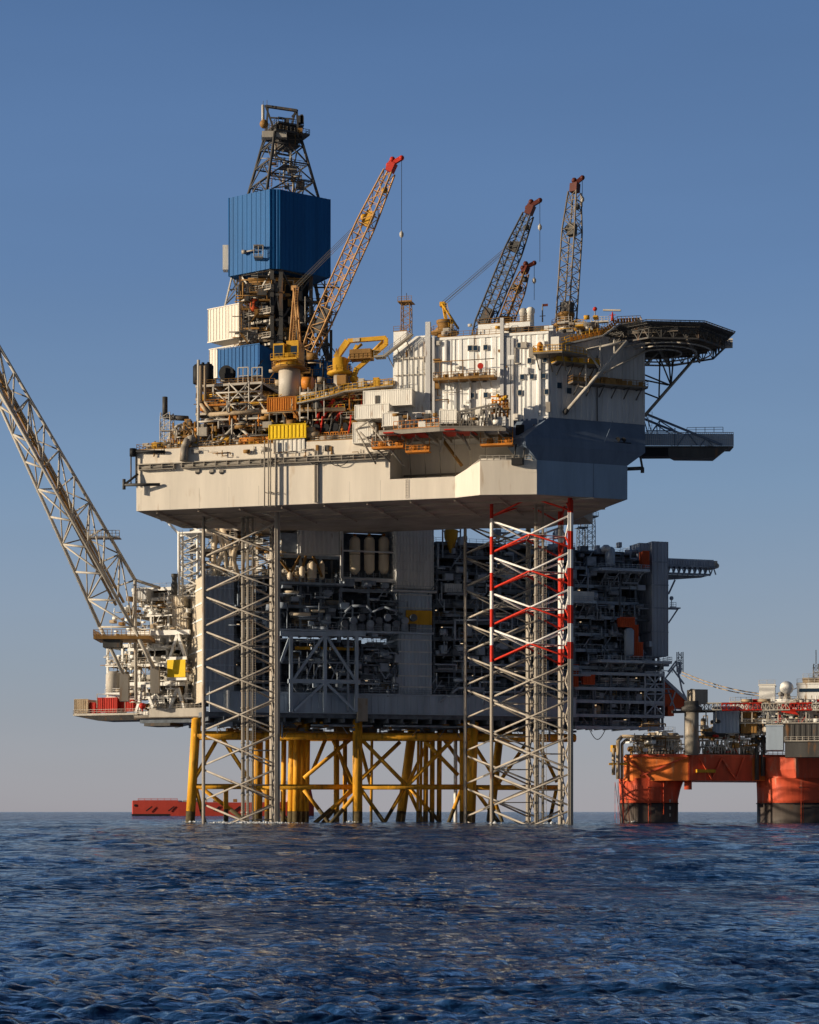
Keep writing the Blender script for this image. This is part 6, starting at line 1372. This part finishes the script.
boxthing('deck_container','smaller red container behind the front red one','container',119,133,700,711,10,4,'red',.6,F=F,group='containers on the cantilever platform')
boxthing('deck_container','small dark red locker between the tan and the red container','container',89.5,95,703,713,9.5,3,'red',.5,F=F,group='containers on the cantilever platform')
single('fire_monitor',MB().ball(F.at(142.5,706,6.5),.8,10,6).tube(F.at(142.5,706,6.5),F.at(142.5,712,6.5),.2,6),'red','small red fire monitor just right of the cantilever platform','fire monitor',F,F.at(142.5,712,6.5))
t=Thing('lower_walkway','low cream edged deck at the foot of the sunlit modules','deck',F,F.at(160,716,6)); x0,x1=F.x(134,6),F.x(204,6); z=F.z(170,716,6)
t.part('deck',MB().box(x0,x1,6,24,z-.4,z),'galv'); t.part('fascia',MB().box(x0+4,x1,5.8,5.99,z-.2,z+1.6),'lgrey'); t.part('underframe',MB().box(x0+1,x1,7,22,z-1.5,z-.41),'pdark'); t.part('railing',MB().rail([(x0,6,z),(x0+4,6,z)],1.2,.06,1).rail([(x0+4,5.9,z+1.6),(x1,5.9,z+1.6)],1.1,.06,1.1),'lgrey')
t.part('hull_beam',MB().box(F.x(144,7),F.x(170,7),7,14,z-2.2,z-1.51),'dgrey')

# ================================================================ flare boom
t=Thing('flare_boom','long pale lattice flare boom leaning out of the picture at the upper left','boom',W,W.at(120,620,462))
def fl(px,py,Y): return W.at(px,py,Y)
A0,A1=fl(100,627,459),fl(-62,269,459); B0,B1=fl(133,627,455),fl(-62,283,456.6); C0,C1=fl(135,580,462),fl(-62,241,459); E0,E1=fl(112,588,468),fl(-62,262,462)
N_=13; ch=[(A0,A1),(B0,B1),(C0,C1),(E0,E1)]
for a,b in ch: t.part('chord',MB().tube(a,b,.42,9,.34),'lgrey')
P=[[a.lerp(b,i/N_) for i in range(N_+1)] for a,b in ch]
for i in range(N_):
    for (u,v,r_) in ((0,1,.26),(1,2,.22),(2,3,.2),(3,0,.2)):
        mb=MB(); mb.tube(P[u][i],P[v][i],r_,7)
        if (i+u)%2: mb.tube(P[u][i],P[v][i+1],r_*.85,7)
        else: mb.tube(P[v][i],P[u][i+1],r_*.85,7)
        t.part('brace',mb,'lgrey' if u in (0,1) else 'mgrey')
q0=(A0+B0+C0+E0)/4; q1=(A1+B1+C1+E1)/4
for k in range(3): o_=Vector((.9*(k-1),-.5*(k==1),.3*k)); t.part('flare_pipe',MB().tube(q0+o_,q1+o_*.6,.34,8),'tan' if k!=1 else 'brown')
for (px,py) in ((115,539),): 
    c=fl(px-16,py-1,462); mb=MB(); mb.box(c[0]-3.4,c[0]+5,460,463.5,c[2]-.2,c[2]); mb.rail([(c[0]-3.4,460,c[2]),(c[0]+5,460,c[2])],1.5,.08,.8); t.part('walkway',mb,'mgrey')
mb=MB(); mb.rail([P[0][0]+Vector((-.6,0,0)),P[0][N_]+Vector((-.6,0,0))],.9,.05,2.2,False)
t.part('handrail',mb,'mgrey')
for a,b,r_ in ((A0,fl(124,676,459),.42),(B0,fl(154,668,457),.48),(C0,fl(136,700,464),.4),(C0,fl(160,588,466),.35),(B0,fl(121,608,462),.3)): t.part('support_leg',MB().tube(a,b,r_,9),'lgrey')
a=fl(94,634,456); b=fl(150,630,456); mb=MB(); mb.box(a[0],b[0],455,466,a[2]-1.2,a[2]-.4); mb.rail([(a[0],466,a[2]-.4),(a[0],455,a[2]-.4),(b[0],455,a[2]-.4)],1.3,.07,1.0); t.part('foot_platform',mb,'brown')
mb=MB(); mb.box(a[0]+2,a[0]+6,456,460,a[2]-3,a[2]-1.21); t.part('hinge_block',mb,'dgrey')
for px,py in ((124.5,684),(155,676)): c=fl(px,py,458.5); t.part('shoe',MB().box(c[0]-1,c[0]+1,457.5,460,c[2]-4,c[2]+2.2),'mgrey')

# ================================================================ jacket
F=PL
J=Thing('jacket','yellow tubular steel jacket carrying the fixed platform out of the sea','jacket',F,(F.x(340,15),20,0))
def jl(pxt,pxb,y,r,m='jyellow',nm='leg',yb=None):
    a=F.at(pxt,733,y); yb=y if yb is None else yb; b=F.at(pxb,824,yb); d=(a-b)/(a[2]-b[2]); bt=b+d*(-8-b[2]); tp=a+d*(23.8-a[2]); k=b+d*(2.7-b[2])
    o=J.part(nm,MB().tube(k,tp,r,16),m); J.part('leg_foot',MB().tube(bt,k,r*1.01,16),'jdark',o)
    return tp,bt
def jb(u,v,y,r=.45,nm='brace',y2=None):
    a=F.at(*u,y); b=F.at(*v,y if y2 is None else y2); 
    if min(a[2],b[2])<3.2:
        lo,hi=(a,b) if a[2]<b[2] else (b,a); k=lo.lerp(hi,(3.2-lo[2])/(hi[2]-lo[2])); lo=lo+(lo-k)*.8
        o=J.part(nm,MB().tube(k,hi,r,10),'jyellow'); J.part('brace_foot',MB().tube(lo,k,r*1.01,10),'jdark',o)
    else: J.part(nm,MB().tube(a,b,r,10),'jyellow')
jl(195.5,190,6,1.05); jl(357.5,357.5,3,1.15); jl(473,470,3,1.25); jl(463.5,463.5,6,.95)
jl(258,257,40,1.3); jl(412,400,40,1.2); jl(500,490,40,1.05); jl(336.5,336.5,30,.7); jl(345,345,31,.55,nm='riser')
for px in (268,277,284,291,300,306): jl(px,px-1,22+((px*7)%9),.62 if px!=306 else .9,nm='conductor')
for px in (291.5,296,301,306): jl(px+1,px-.5,14+((px*3)%5),.8,nm='conductor')
for px in (426,432.5,439.5): jl(px,px-.5,20,.6,nm='conductor')
for px in (372,418.5,421.5): jl(px,px-1,16,.35,'jyellow',nm='riser')
a=F.at(455.5,733,14); b=F.at(455.5,790,14); J.part('riser',MB().tube(a,(a[0],14,-5),.45,10),'white')
for px0,px1,y,py in ((190,257,6,786.5),(257,357,6,787),(357,471,3,787),(471,560,6,787.5)): jb((px0,py),(px1,py),y,.62,'horizontal')
for px0,px1,y,py,r_ in ((193,262,6,735.5,1.05),(262,357,6,736,.9),(357,473,3,737,.95),(473,575,4,738,1.0),(250,500,38,738,.8)): jb((px0,py),(px1,py),y,r_,'top_beam')
jb((226,737),(226,822),6,.6,'post') if False else None
jb((226,788),(226,826),7,.55,'post')
for u,v,y in (((218,738),(191,785),6),((222,738),(256,790),6),((196,788),(205,824),6),((199,786),(250,824),20),((312,772),(326,738),25),((304,778),(352,738),12),((316,822),(353,790),6),((360,788),(386,825),3),((362,740),(407,786),3),((407,786),(452,740),3),((405,787),(383,825),30),((407,787),(424,824),30),((408,786),(438,820),20),((430,738),(407,786),22),((424,740),(458,775),4),((443,738),(470,775),20),((332,738),(354,785),28),((340,755),(352,790),30),((322,824),(352,788),20),((360,745),(372,790),25),((462,788),(448,824),10),((475,790),(500,824),6),((498,784),(530,738),30),((491,790),(503,824),36),((536,738),(557,782),20),((557,786),(549,824),20),((471,740),(500,786),12),((360,790),(330,824),3),((304,790),(330,824),12),((262,788),(290,824),30),((360,780),(400,742),12)):
    jb(u,v,y,.48)
# deck support columns between jacket top and cellar deck
for px,y in ((197,6),(258,20),(305,10),(357,3),(412,20),(470,3),(500,30),(560,6)):
    a=F.at(px,735,y); J.part('deck_column',MB().tube((a[0],y,20),(a[0],y,24.1),.9,12),'jyellow')
for k in range(12):
    px=235+k*27; a=F.at(px,728,10); J.part('hanging_tray',MB().box(a[0]-2,a[0]+1.5,9,11,21.3,22.0+((k*5)%3)*.3),'pdark' if k%2 else 'brown')
single('hanging_hose',MB().pipe([F.at(588+i*1.9,726+13.5*math.sin(math.pi*i/10),2) for i in range(11)],.1,5),'dgrey','thin slack hose looping under the right end of the platform','hose',F,F.at(588,726,2))

# ================================================================ ORANGE FLOATING RIG
F=FL
h=Thing('float_hull','orange and red box hull of the floating rig','rig hull',F,(20,8,8))
x0=0; zt=F.z(690,755,0); zb=F.z(690,780.5,0)
xr_=F.x(870,0)
lx=F.x(627,6); 
mb=MB(); mb.prism([(0,0),(xr_+20,0),(xr_+20,24),(-2,24),(-2,20),(-8,16),(-11.2,9.5),(-10.5,6.4)],zb+.0,zt); h.part('box_girder',mb,'forange')
mb=MB(); mb.box(.3,xr_+20,-.3,-.003,zt-.5,zt+.15); mb.bar((-.1,-.2,zt-.1),(-10.5,6.3,zt-.1),.5,.6); h.part('deck_edge',mb,'fred')
mb=MB(); mb.box(.2,F.x(752,0),-.12,-.004,zb+.02,zt-.52); h.part('painted_shade_plating',mb,'fred')  # darker red sheet over the orange side, standing in for its shade
mb=MB(); 
for a,b in (((640,776),(688,756)),((630,760),(650,779)),((700,758),(712,779)),((712,779),(722,758)),((722,758),(736,779)),((736,779),(744,758))): mb.bar(F.at(*a,(688-a[0])*.12-.5 if a[0]<688 else -.5),F.at(*b,(688-b[0])*.12-.5 if b[0]<688 else -.6),.35)
h.part('brace',mb,'fred')
c=F.at(705,771,-.5); h.part('boat_skid',MB().box(c[0]-2.2,c[0]+2.4,-1,-.3,c[2]-.35,c[2]+.35),'yellow')
# anchor of the columns
def fcol(px,hw,y,dep,zb0,label,flare,right=None):
    xc=F.x(px,y); hx_=hw; c=.36
    def ring(s,z,e=0):
        X=hx_*s; Y=dep/2*s; out=[]
        for q in range(28):
            a=2*math.pi*(q+.5)/28; ca,sa=math.cos(a),math.sin(a); out.append((xc+math.copysign(abs(ca)**.62,ca)*X+(e if ca>0 else -e*.2), y+dep/2+math.copysign(abs(sa)**.62,sa)*Y, z))
        return out
    t=Thing('float_column',label,'column',F,(xc,y+dep/2,0),'columns of the orange floating rig')
    zl=F.z(px,803.5,y)
    t.part('shell',MB().loft([ring(1,zl),ring(1,zb-4.2),ring(1,zb-2,flare*.35),ring(1,zb+.6,flare)],True,True,True),'fred' ); t.part('boot_topping',MB().loft([ring(1.002,-6),ring(1.002,zl-.003)],True,True,True),'fdark')
    mb=MB(); mb.loft([ring(1.02,zl-.12),ring(1.02,zl+.12)]); t.part('band',mb,'black')
    mb=MB(); a=(xc-hx_*.5,y-.12,zl+3.5); mb.ladder((a[0],y-.2,0),(a[0],y-.2,zb),.6,(1,0,0),.06); mb.tube((xc+hx_*.1,y-.2,2),(xc+hx_*.1,y-.2,zb),.12,5); mb.bar((xc-hx_*.6,y-.2,zl+3.6),(xc+hx_*.2,y-.2,zl+3.6),.25); t.part('ladder',mb,'fred')
    for k in range(3): t.part('draft_mark',MB().box(xc+hx_*.35,xc+hx_*.42,y-.03,y-.005,1.5+k*1.6,2.2+k*1.6),'lgrey')
    return t
fcol(661,5.9,4.2,12,0,'left column of the orange floating rig, standing in the sea beside the platform',1.6)
c=F.x(684,1); h.part('sponson',MB().tube((F.at(688,786,3)[0],3,F.z(688,786,3)-.8),(F.at(688,786,3)[0],3,F.z(688,786,3)+1.2),.9,10),'fred')
F2=FL; 
t=fcol(822,10.4,-7,15,0,'right column of the orange floating rig, cut by the picture edge',1.0)
xc=F.x(822,-7); z1=F.z(800,757,-7); zc_=0
mb=MB(); mb.loft([[(xc-10.4*.64,-7,zb+.6),(xc+16,-7,zb+.6),(xc+16,7,zb+.6),(xc-10.4,7,zb+.6),(xc-10.4,-2,zb+.6)],[(xc-10.4*.66,-7.3,zb+2.5),(xc+16,-7.3,zb+2.5),(xc+16,7,zb+2.5),(xc-11,7,zb+2.5),(xc-11,-2,zb+2.5)],[(xc-10.4*.66,-7.3,z1),(xc+16,-7.3,z1),(xc+16,7,z1),(xc-11,7,z1),(xc-11,-2,z1)]]); t.part('upper_hull',mb,'fred')
# rails & deck gear
dk=Thing('float_deck','pale pipe rails and rack frames crowding the deck edge of the floating rig','deck',F,(10,2,zt))
dk.part('deck_plate',MB().prism([(.1,.1),(xr_+19,.1),(xr_+19,23),(-2,23),(-8,15.5),(-10.9,9.4),(-10.2,6.5)],zt+.16,zt+.3),'galv')
mb=MB(); a,b=F.at(636,754,4),F.at(681,754,.2)
def q(px,py,y): return F.at(px,py,y)
for (u,v,ya,yb_) in ((634,681,6.2,.6),(690,750,.2,.2),(752,766,.2,.2)):
    n=int((v-u)/3.1); top,bot=740,753.5
    for i in range(n+1):
        px=u+(v-u)*i/n; y=ya+(yb_-ya)*i/n; mb.bar(q(px,bot,y),q(px,top,y),.22); 
        if i<n: y2=ya+(yb_-ya)*(i+1)/n; mb.bar(q(px,bot if i%2 else top,y),q(px+3.1,top if i%2 else bot,y2),.14)
    mb.bar(q(u,top,ya),q(v,top,yb_),.25); mb.bar(q(u,746.5,ya),q(v,746.5,yb_),.15)
dk.part('rack_frame',mb,'lgrey')
mb=MB(); mb.pipe([q(618,779,8),q(618,741,8),q(622,736.5,8),q(680,737.5,1)],.45,8); mb.pipe([q(622,779,8),q(622,744,8),q(626,740,8),q(680,741,1)],.35,8); mb.pipe([q(613.5,775,8.4),q(613.5,748,8.4)],.4,8); dk.part('pipe',mb,'tan')
mb=MB(); mb.bar(q(609,764,8.6),q(627,764,7.5),.5,.5); mb.box(*sorted((q(612,752,8.6)[0],q(616,752,8.6)[0])),8.2,9.4,q(613,752,8.6)[2],q(613,745,8.6)[2]); dk.part('pipe_clamp',mb,'yellow')
mb=MB(); mb.pipe([q(705,734,-.2),q(755,733,-.2)],.6,8); mb.pipe([q(757,780,-.6),q(757,735,-.6)],.5,8); mb.pipe([q(763,776,-.8),q(763,735,-.8)],.5,8); mb.tube(q(752,740,-.3),q(770,740,-.3),.7,8); dk.part('pipe',mb,'dgrey')
clutter(dk,F.x(636,6),F.x(682,3),4,12,zt+.3,zt+5.0,22,['lgrey','tan','white2','brown','lgrey'],501,'bkcphv')
clutter(dk,F.x(692,2),F.x(752,2),1.5,8,zt+.3,zt+7,26,['dgrey','lgrey','tan','brown','mgrey','dgrey'],502,'bkcphvt')
clutter(dk,F.x(640,10),F.x(672,10),9,14,zt+3,zt+10,12,['lgrey','tan','white2','brown'],503,'bkcpt')
mb=MB()
for i in range(9): px=612+i*2.2; a=q(615+(i%5)*3,782,7.5-(i%5)*.6); b=a; mb.tube(a,(a[0]+ (i%3)*.7,a[1],0),.05,4)
h.part('mooring_line',mb,'fred')
# crane pedestal in front
t=Thing('pedestal_crane','thick cream pedestal with a box cab, standing between the platform and the floating rig','crane',F,q(690,754,-1.5)); a,b=q(691.5,755,-1.5),q(691.5,712,-1.5)
t.part('pedestal',MB().tube(a,b,1.6,18),'mgrey'); t.part('slew_ring',MB().lathe((b[0],b[1],b[2]),[(1.8,0),(2.4,.3),(2.4,1.0),(1.7,1.3),(1.7,2.4)],18),'dgrey'); c=q(697,695,-1.5); t.part('cab',MB().box(c[0]-1.2,c[0]+2,-2.8,1,c[2]-2.0,c[2]+1.2),'mgrey'); t.part('jib',MB().bar(q(672,712,-1.5),q(716,711,-1.5),.5,.6).pipe([q(688,703,-1.5),q(688,692,-1.5),q(691,689.5,-1.5),q(695,690,-1.5),q(696,694,-1.5)],.2,7),'dgrey')
# upper houses
F=Frame(FL.ox,FL.oy,-12.0)
def fbox(name,label,cat,px0,px1,pyt,pyb,y,dep,m,win=0,group='deckhouses of the floating rig',corr=0):
    x0,x1=F.x(px0,y),F.x(px1,y); z1,z0=F.z((px0+px1)/2,pyt,y),F.z((px0+px1)/2,pyb,y); t=Thing(name,label,cat,F,((x0+x1)/2,y+dep/2,z0),group)
    w=t.part('wall',MB().box(x0,x1,y,y+dep,z0,z1),m); t.part('roof_edge',MB().box(x0-.2,x1+.2,y-.2,y+dep,z1+.003,z1+.2),m)
    t.part('railing',MB().rail([(x0,y-.1,z1+.2),(x1,y-.1,z1+.2)],1.0,.05,1.2),'lgrey')
    for i in range(win):
        xx=x0+(x1-x0)*(i+.5)/win; t.part('window',MB().box(xx-.4,xx+.4,y-.05,y-.003,(z0+z1)/2-.1,(z0+z1)/2+.6),'glass',w)
    if corr: t.part('ribs',MB().corr((x0+.1,y-.005),(x1-.1,y-.005),z0+.1,z1-.1,corr,.1),m)
    return t
fbox('deckhouse','long white deckhouse with a row of square windows under the bridge','deckhouse',762,850,712,723,3,14,'white',9)
fbox('deckhouse','low white deckhouse level behind the red jib, above the long windowed one','deckhouse',730,850,702,711.5,9,12,'white',0)
fbox('wheelhouse','white wheelhouse with a dark window strip at the right edge of the picture','deckhouse',797,850,684,699,6,12,'white',0)
F_=F; x0,x1=F.x(799,5.9),F.x(848,5.9); zq=F.z(815,689.5,5.9); single('bridge_windows',MB().box(x0,x1,5.8,5.97,zq-.5,zq+.25),'glass','dark window strip along the front of the white wheelhouse','window',F,(x0,5.9,zq))
fbox('radio_house','upper small house with ochre rails topping the wheelhouse at the picture edge','deckhouse',803,850,679,684,8,9,'tan',0)
fbox('white_housing','tall white square housing between the radome and the grey plant','deckhouse',759,775,685.5,701.5,6,5,'white',0,corr=0)
fbox('plant_block','dark blue grey block of plant at the left of the floating rig deck','plant',713,739,708,733,3,8,'pgrey2',0,corr=.8)
fbox('plant_block','blue grey rounded tank house in shadow between the plant and the long dark store','plant',766,783,726,750,-3,8,'pgrey2',0)
fbox('plant_block','long dark store with a square window above the right column','plant',783,850,724,741,-3,10,'dgrey',0,corr=1.2)
fbox('plant_block','brown machine housing beside the dark blue grey block','plant',741,757,713,733,4,7,'brown',0,corr=.9)
fbox('plant_block','low black pump house on the deck edge above the right column','plant',785,850,742,757,-4,8,'dgrey',0)
c=q(786.5,688,7); t=Thing('radome','white ball radome on a short stand on the floating rig','radome',F,(c[0],7,c[2]-3)); t.part('dome',MB().ball((c[0],7,c[2]),1.55,20,12),'white'); t.part('stand',MB().lathe((c[0],7,c[2]-3.0),[(1.1,0),(.8,1.7),(.9,1.8)],12),'lgrey')
single('small_radome',MB().ball(q(780.5,694,6.5),.6,10,6).tube(q(780.5,694,6.5),q(780.5,701,6.5),.3,7),'lgrey','small grey ball radome just left of the large white one','radome',F,q(780.5,701,6.5)) 
t=Thing('signal_mast','pale signal mast on the wheelhouse at the right edge of the picture','mast',F,q(816,680,9)); t.part('frame',MB().lattice(q(816,680,9),q(816,664,9),1.4,1.2,1.0,4,.12,.07),'lgrey'); t.part('pole',MB().tube(q(816,664,9),q(816,650,9),.1,5),'lgrey'); t.part('platform',MB().box(q(813,672,9)[0],q(820,672,9)[0],8,10,q(816,672,9)[2]-.15,q(816,672,9)[2]),'white')
# red and white laid-down jib
t=Thing('crane_jib','red and white lattice jib resting level across the floating rig','jib',F,q(760,706,0))
for i,(p0,p1,m) in enumerate(((700,722,'lgrey'),(722,740,'red'),(740,762,'red'),(762,790,'lgrey'),(790,812,'red'),(812,850,'lgrey'))):
    t.part('boom_section',MB().lattice(q(p0,707,0),q(p1,706.5,0),1.5,1.5,1.5,max(3,int((p1-p0)/4)),.16,.09,t0=.0001,t1=.999),m)
a=[q(781,703,-.5),q(786,702,-.5),q(799,715,-.5),q(781,712,-.5)]; t.part('cradle',MB().loft([[tuple(v) for v in a],[(v[0],v[1]+1.5,v[2]) for v in a]]),'red')
for px in (706,716,742,752,768,778,806): t.part('support',MB().bar(q(px,710,0),q(px,722,0),.25),'lgrey')
clutter(t,F.x(722,1),F.x(850,1),1,3,F.z(760,705,1),F.z(760,698,1),16,['white','lgrey','tan','red'],510,'bkc')
t2=Thing('float_upper_gear','jumble of white and ochre machinery over the middle of the floating rig','machinery',F,q(760,740,4)); clutter(t2,F.x(700,4),F.x(790,4),3,10,F.z(740,735,4),F.z(740,706,4),30,['lgrey','tan','brown','white2','mgrey','dgrey'],511,'bkcphvt')
F=FL
fr_=Thing('float_rails','ochre railing along the deck edge over the right column','railing',F,q(800,757,-7.4)); fr_.part('railing',MB().rail([(F.x(768,-7.2),-7.2,z1),(F.x(850,-7.2),-7.2,z1)],1.2,.07,1.2),'brown'); fr_.part('panel',MB().box(F.x(768,-9.3),F.x(850,-9.3),-7.4,-7.32,z1-.1,z1+.3),'fred')
# gangway hoses between the two rigs
for k,(dy,lab) in enumerate(((0,'upper one of the two slack hoses strung to the floating rig'),(3.2,'lower one of the two slack hoses strung to the floating rig'))):
    A=W.at(682,672+dy,474); B=W.at(764,694+dy*.7,452); pts=[]
    for i in range(15): s=i/14; p=A.lerp(B,s); p.z-=1.4*4*s*(1-s)*.6; pts.append(p)
    single('hose_line',MB().pipe(pts,.13,5),'tan',lab,'hose',W,A,'slack hoses strung to the floating rig')
A=W.at(776,694,452); B=W.at(815,678,453); single('stay_wire',MB().pipe([A,A.lerp(B,.5)+Vector((0,0,-.6)),B],.09,5),'brown','thin ochre stay wire behind the radome','wire',W,A)

# ================================================================ red ship on the horizon
Y=1250
t=Thing('ship','long red ship far away behind the jacket legs','ship',W,W.at(222,815,Y)); a=W.at(133.5,801,Y); b=W.at(312,801,Y); z1=W.z(150,800.5,Y); z2_=W.z(305,789,Y)
x0,x1=a[0],b[0]; zf=lambda px,py: W.z(px,py,Y)
mb=MB()
def sec(x,z,hw): return [(x,Y-hw,-3),(x,Y-hw*1.05,z*.5),(x,Y-hw*1.05,z),(x,Y+hw*1.05,z),(x,Y+hw*1.05,z*.5),(x,Y+hw,-3)]
xs=[(133.5,801.5,6.5),(135,800.5,9),(180,800.5,10),(181,802,10),(240,802.5,10),(288,802,10),(292,793,8),(304,787.5,4.5),(311,789,1.5)]
mb.loft([sec(W.x(px,Y),zf(px,py),hw) for px,py,hw in xs]); mb.loft([sec(W.x(311,Y),zf(311,789),1.5),[(W.x(314,Y),Y+o,z) for o,z in ((-.3,-3),(-.3,4),(-.3,8),(.3,8),(.3,4),(.3,-3))]]); t.part('hull',mb,'shipred')
mb=MB(); mb.loft([sec(W.x(134,Y),1.2,9.6),sec(W.x(290,Y),1.2,9.6)]); t.part('boot_topping',mb,'black')
for px in (152,174,219,239): u=W.at(px-3.5,811,Y); v=W.at(px+2.5,806.5,Y); t.part('fender',MB().bar((u[0],Y-10.9,u[2]),(v[0],Y-10.9,v[2]),.25,.8),'black')
c=W.at(137.5,805.5,Y); t.part('mooring_port',MB().tube((c[0],Y-9.9,c[2]),(c[0],Y-7.3,c[2]),.8,12),'black')
mb=MB(); mb.rail([(W.x(140,Y),Y-9,z1),(W.x(179,Y),Y-9,z1)],1.2,.15,4); t.part('railing',mb,'shipred')
for i in range(10): px=184+i*10; mb=MB(); c=W.at(px,801.5,Y); mb.box(c[0],c[0]+2.2,Y-6,Y-2,c[2]-.4,c[2]+.7+(i%3)*.4); t.part('deck_cargo',mb,'brown' if i%2 else 'lgrey')
t.part('deckhouse',MB().box(W.x(270,Y),W.x(292,Y),Y-7,Y+7,zf(280,803),zf(280,786)),'white'); t.part('wheelhouse',MB().box(W.x(276,Y),W.x(290,Y),Y-6,Y+6,zf(280,786),zf(280,781)),'pgrey2'); t.part('funnel',MB().box(W.x(272,Y),W.x(275,Y),Y-2,Y+2,zf(280,786),zf(280,778)),'shipred')

F=PL
PP=['pmid','pdark','pgrey','pgrey2','pmid','pdark','pgrey','pmid','pmid']
for lab,a,b,c,d,n,sd_ in (('grey blue pipework hung in front of the shaded modules left of the silos',236,346,582,632,70,701),
 ('grey blue pipework among the pump row and the foot of the silos',340,398,582,632,50,702),
 ('shaded pipework inside the big girder truss',282,362,638,690,70,703),
 ('shaded pipework between the girder truss and the banded tower, lower decks',362,400,636,692,45,704),
 ('tangle of shaded pipes and cabinets behind the plain rear leg, upper half',436,505,532,612,80,705),
 ('tangle of shaded pipes and cabinets behind the plain rear leg, lower half',436,505,614,692,80,706),
 ('tangle of shaded pipes behind the red and white leg, upper half',506,574,532,612,80,707),
 ('tangle of shaded pipes behind the red and white leg, lower half',506,574,614,692,80,708),
 ('dark pipes and landings over the upper decks of the right end',576,640,545,640,95,709),
 ('dark pipes and landings over the lower decks of the right end',576,664,642,722,95,710)):
    q=Thing('module_pipework',lab,'pipes',F,F.at((a+b)/2,d,0),'pipework on the face of the fixed platform'); facade(q,F,a,b,c,d,1.2 if a<570 else 4.0,n,PP,sd_,2.4)
F=FLF
PS=['white','lgrey','white2','tan','white','mgrey','lgrey','brown']
for lab,a,b,c,d,n,sd_,y_ in (('bright pipes and lattice on the upper sunlit modules',134,187,590,645,95,721,10.5),('bright pipes and lattice on the lower sunlit modules',130,187,646,708,95,722,8.5),('bright pipes around the flare boom foot',106,140,600,694,80,723,11.5),('sunlit pipes close under the left part of the hull',190,278,524,576,90,724,13)):
    q=Thing('module_pipework',lab,'pipes',F,F.at((a+b)/2,d,y_),'pipework on the sunlit left end'); facade(q,F,a,b,c,d,y_,n,PS,sd_,2.6,True)
F=PL
q=Thing('undercroft_pipework','dark trays, hangers and stubs under the cellar deck above the jacket','pipes',F,F.at(400,728,4)); facade(q,F,205,572,722,732,5,90,['pdark','brown','pdark','pmid','jyellow'],730,4,True,'vhbdt')
F=FL
PF=['lgrey','tan','white','brown','mgrey','white2','dgrey']
q=Thing('module_pipework','pale and brown gear heaped on the left deck of the orange floating rig','pipes',F,F.at(660,750,3)); facade(q,F,630,684,735,752,4,70,PF,741,3,True)
q=Thing('module_pipework','mixed gear heaped on the middle deck of the orange floating rig','pipes',F,F.at(725,745,1)); facade(q,F,700,760,722,752,1,90,PF+['red'],742,2.5,True)
F=Frame(FL.ox,FL.oy,-12.0)
q=Thing('module_pipework','white and ochre fittings over the deckhouses of the floating rig','pipes',F,F.at(790,710,2)); facade(q,F,760,845,700,722,2,90,['white','white','tan','lgrey','red','brown'],743,1.5,True)
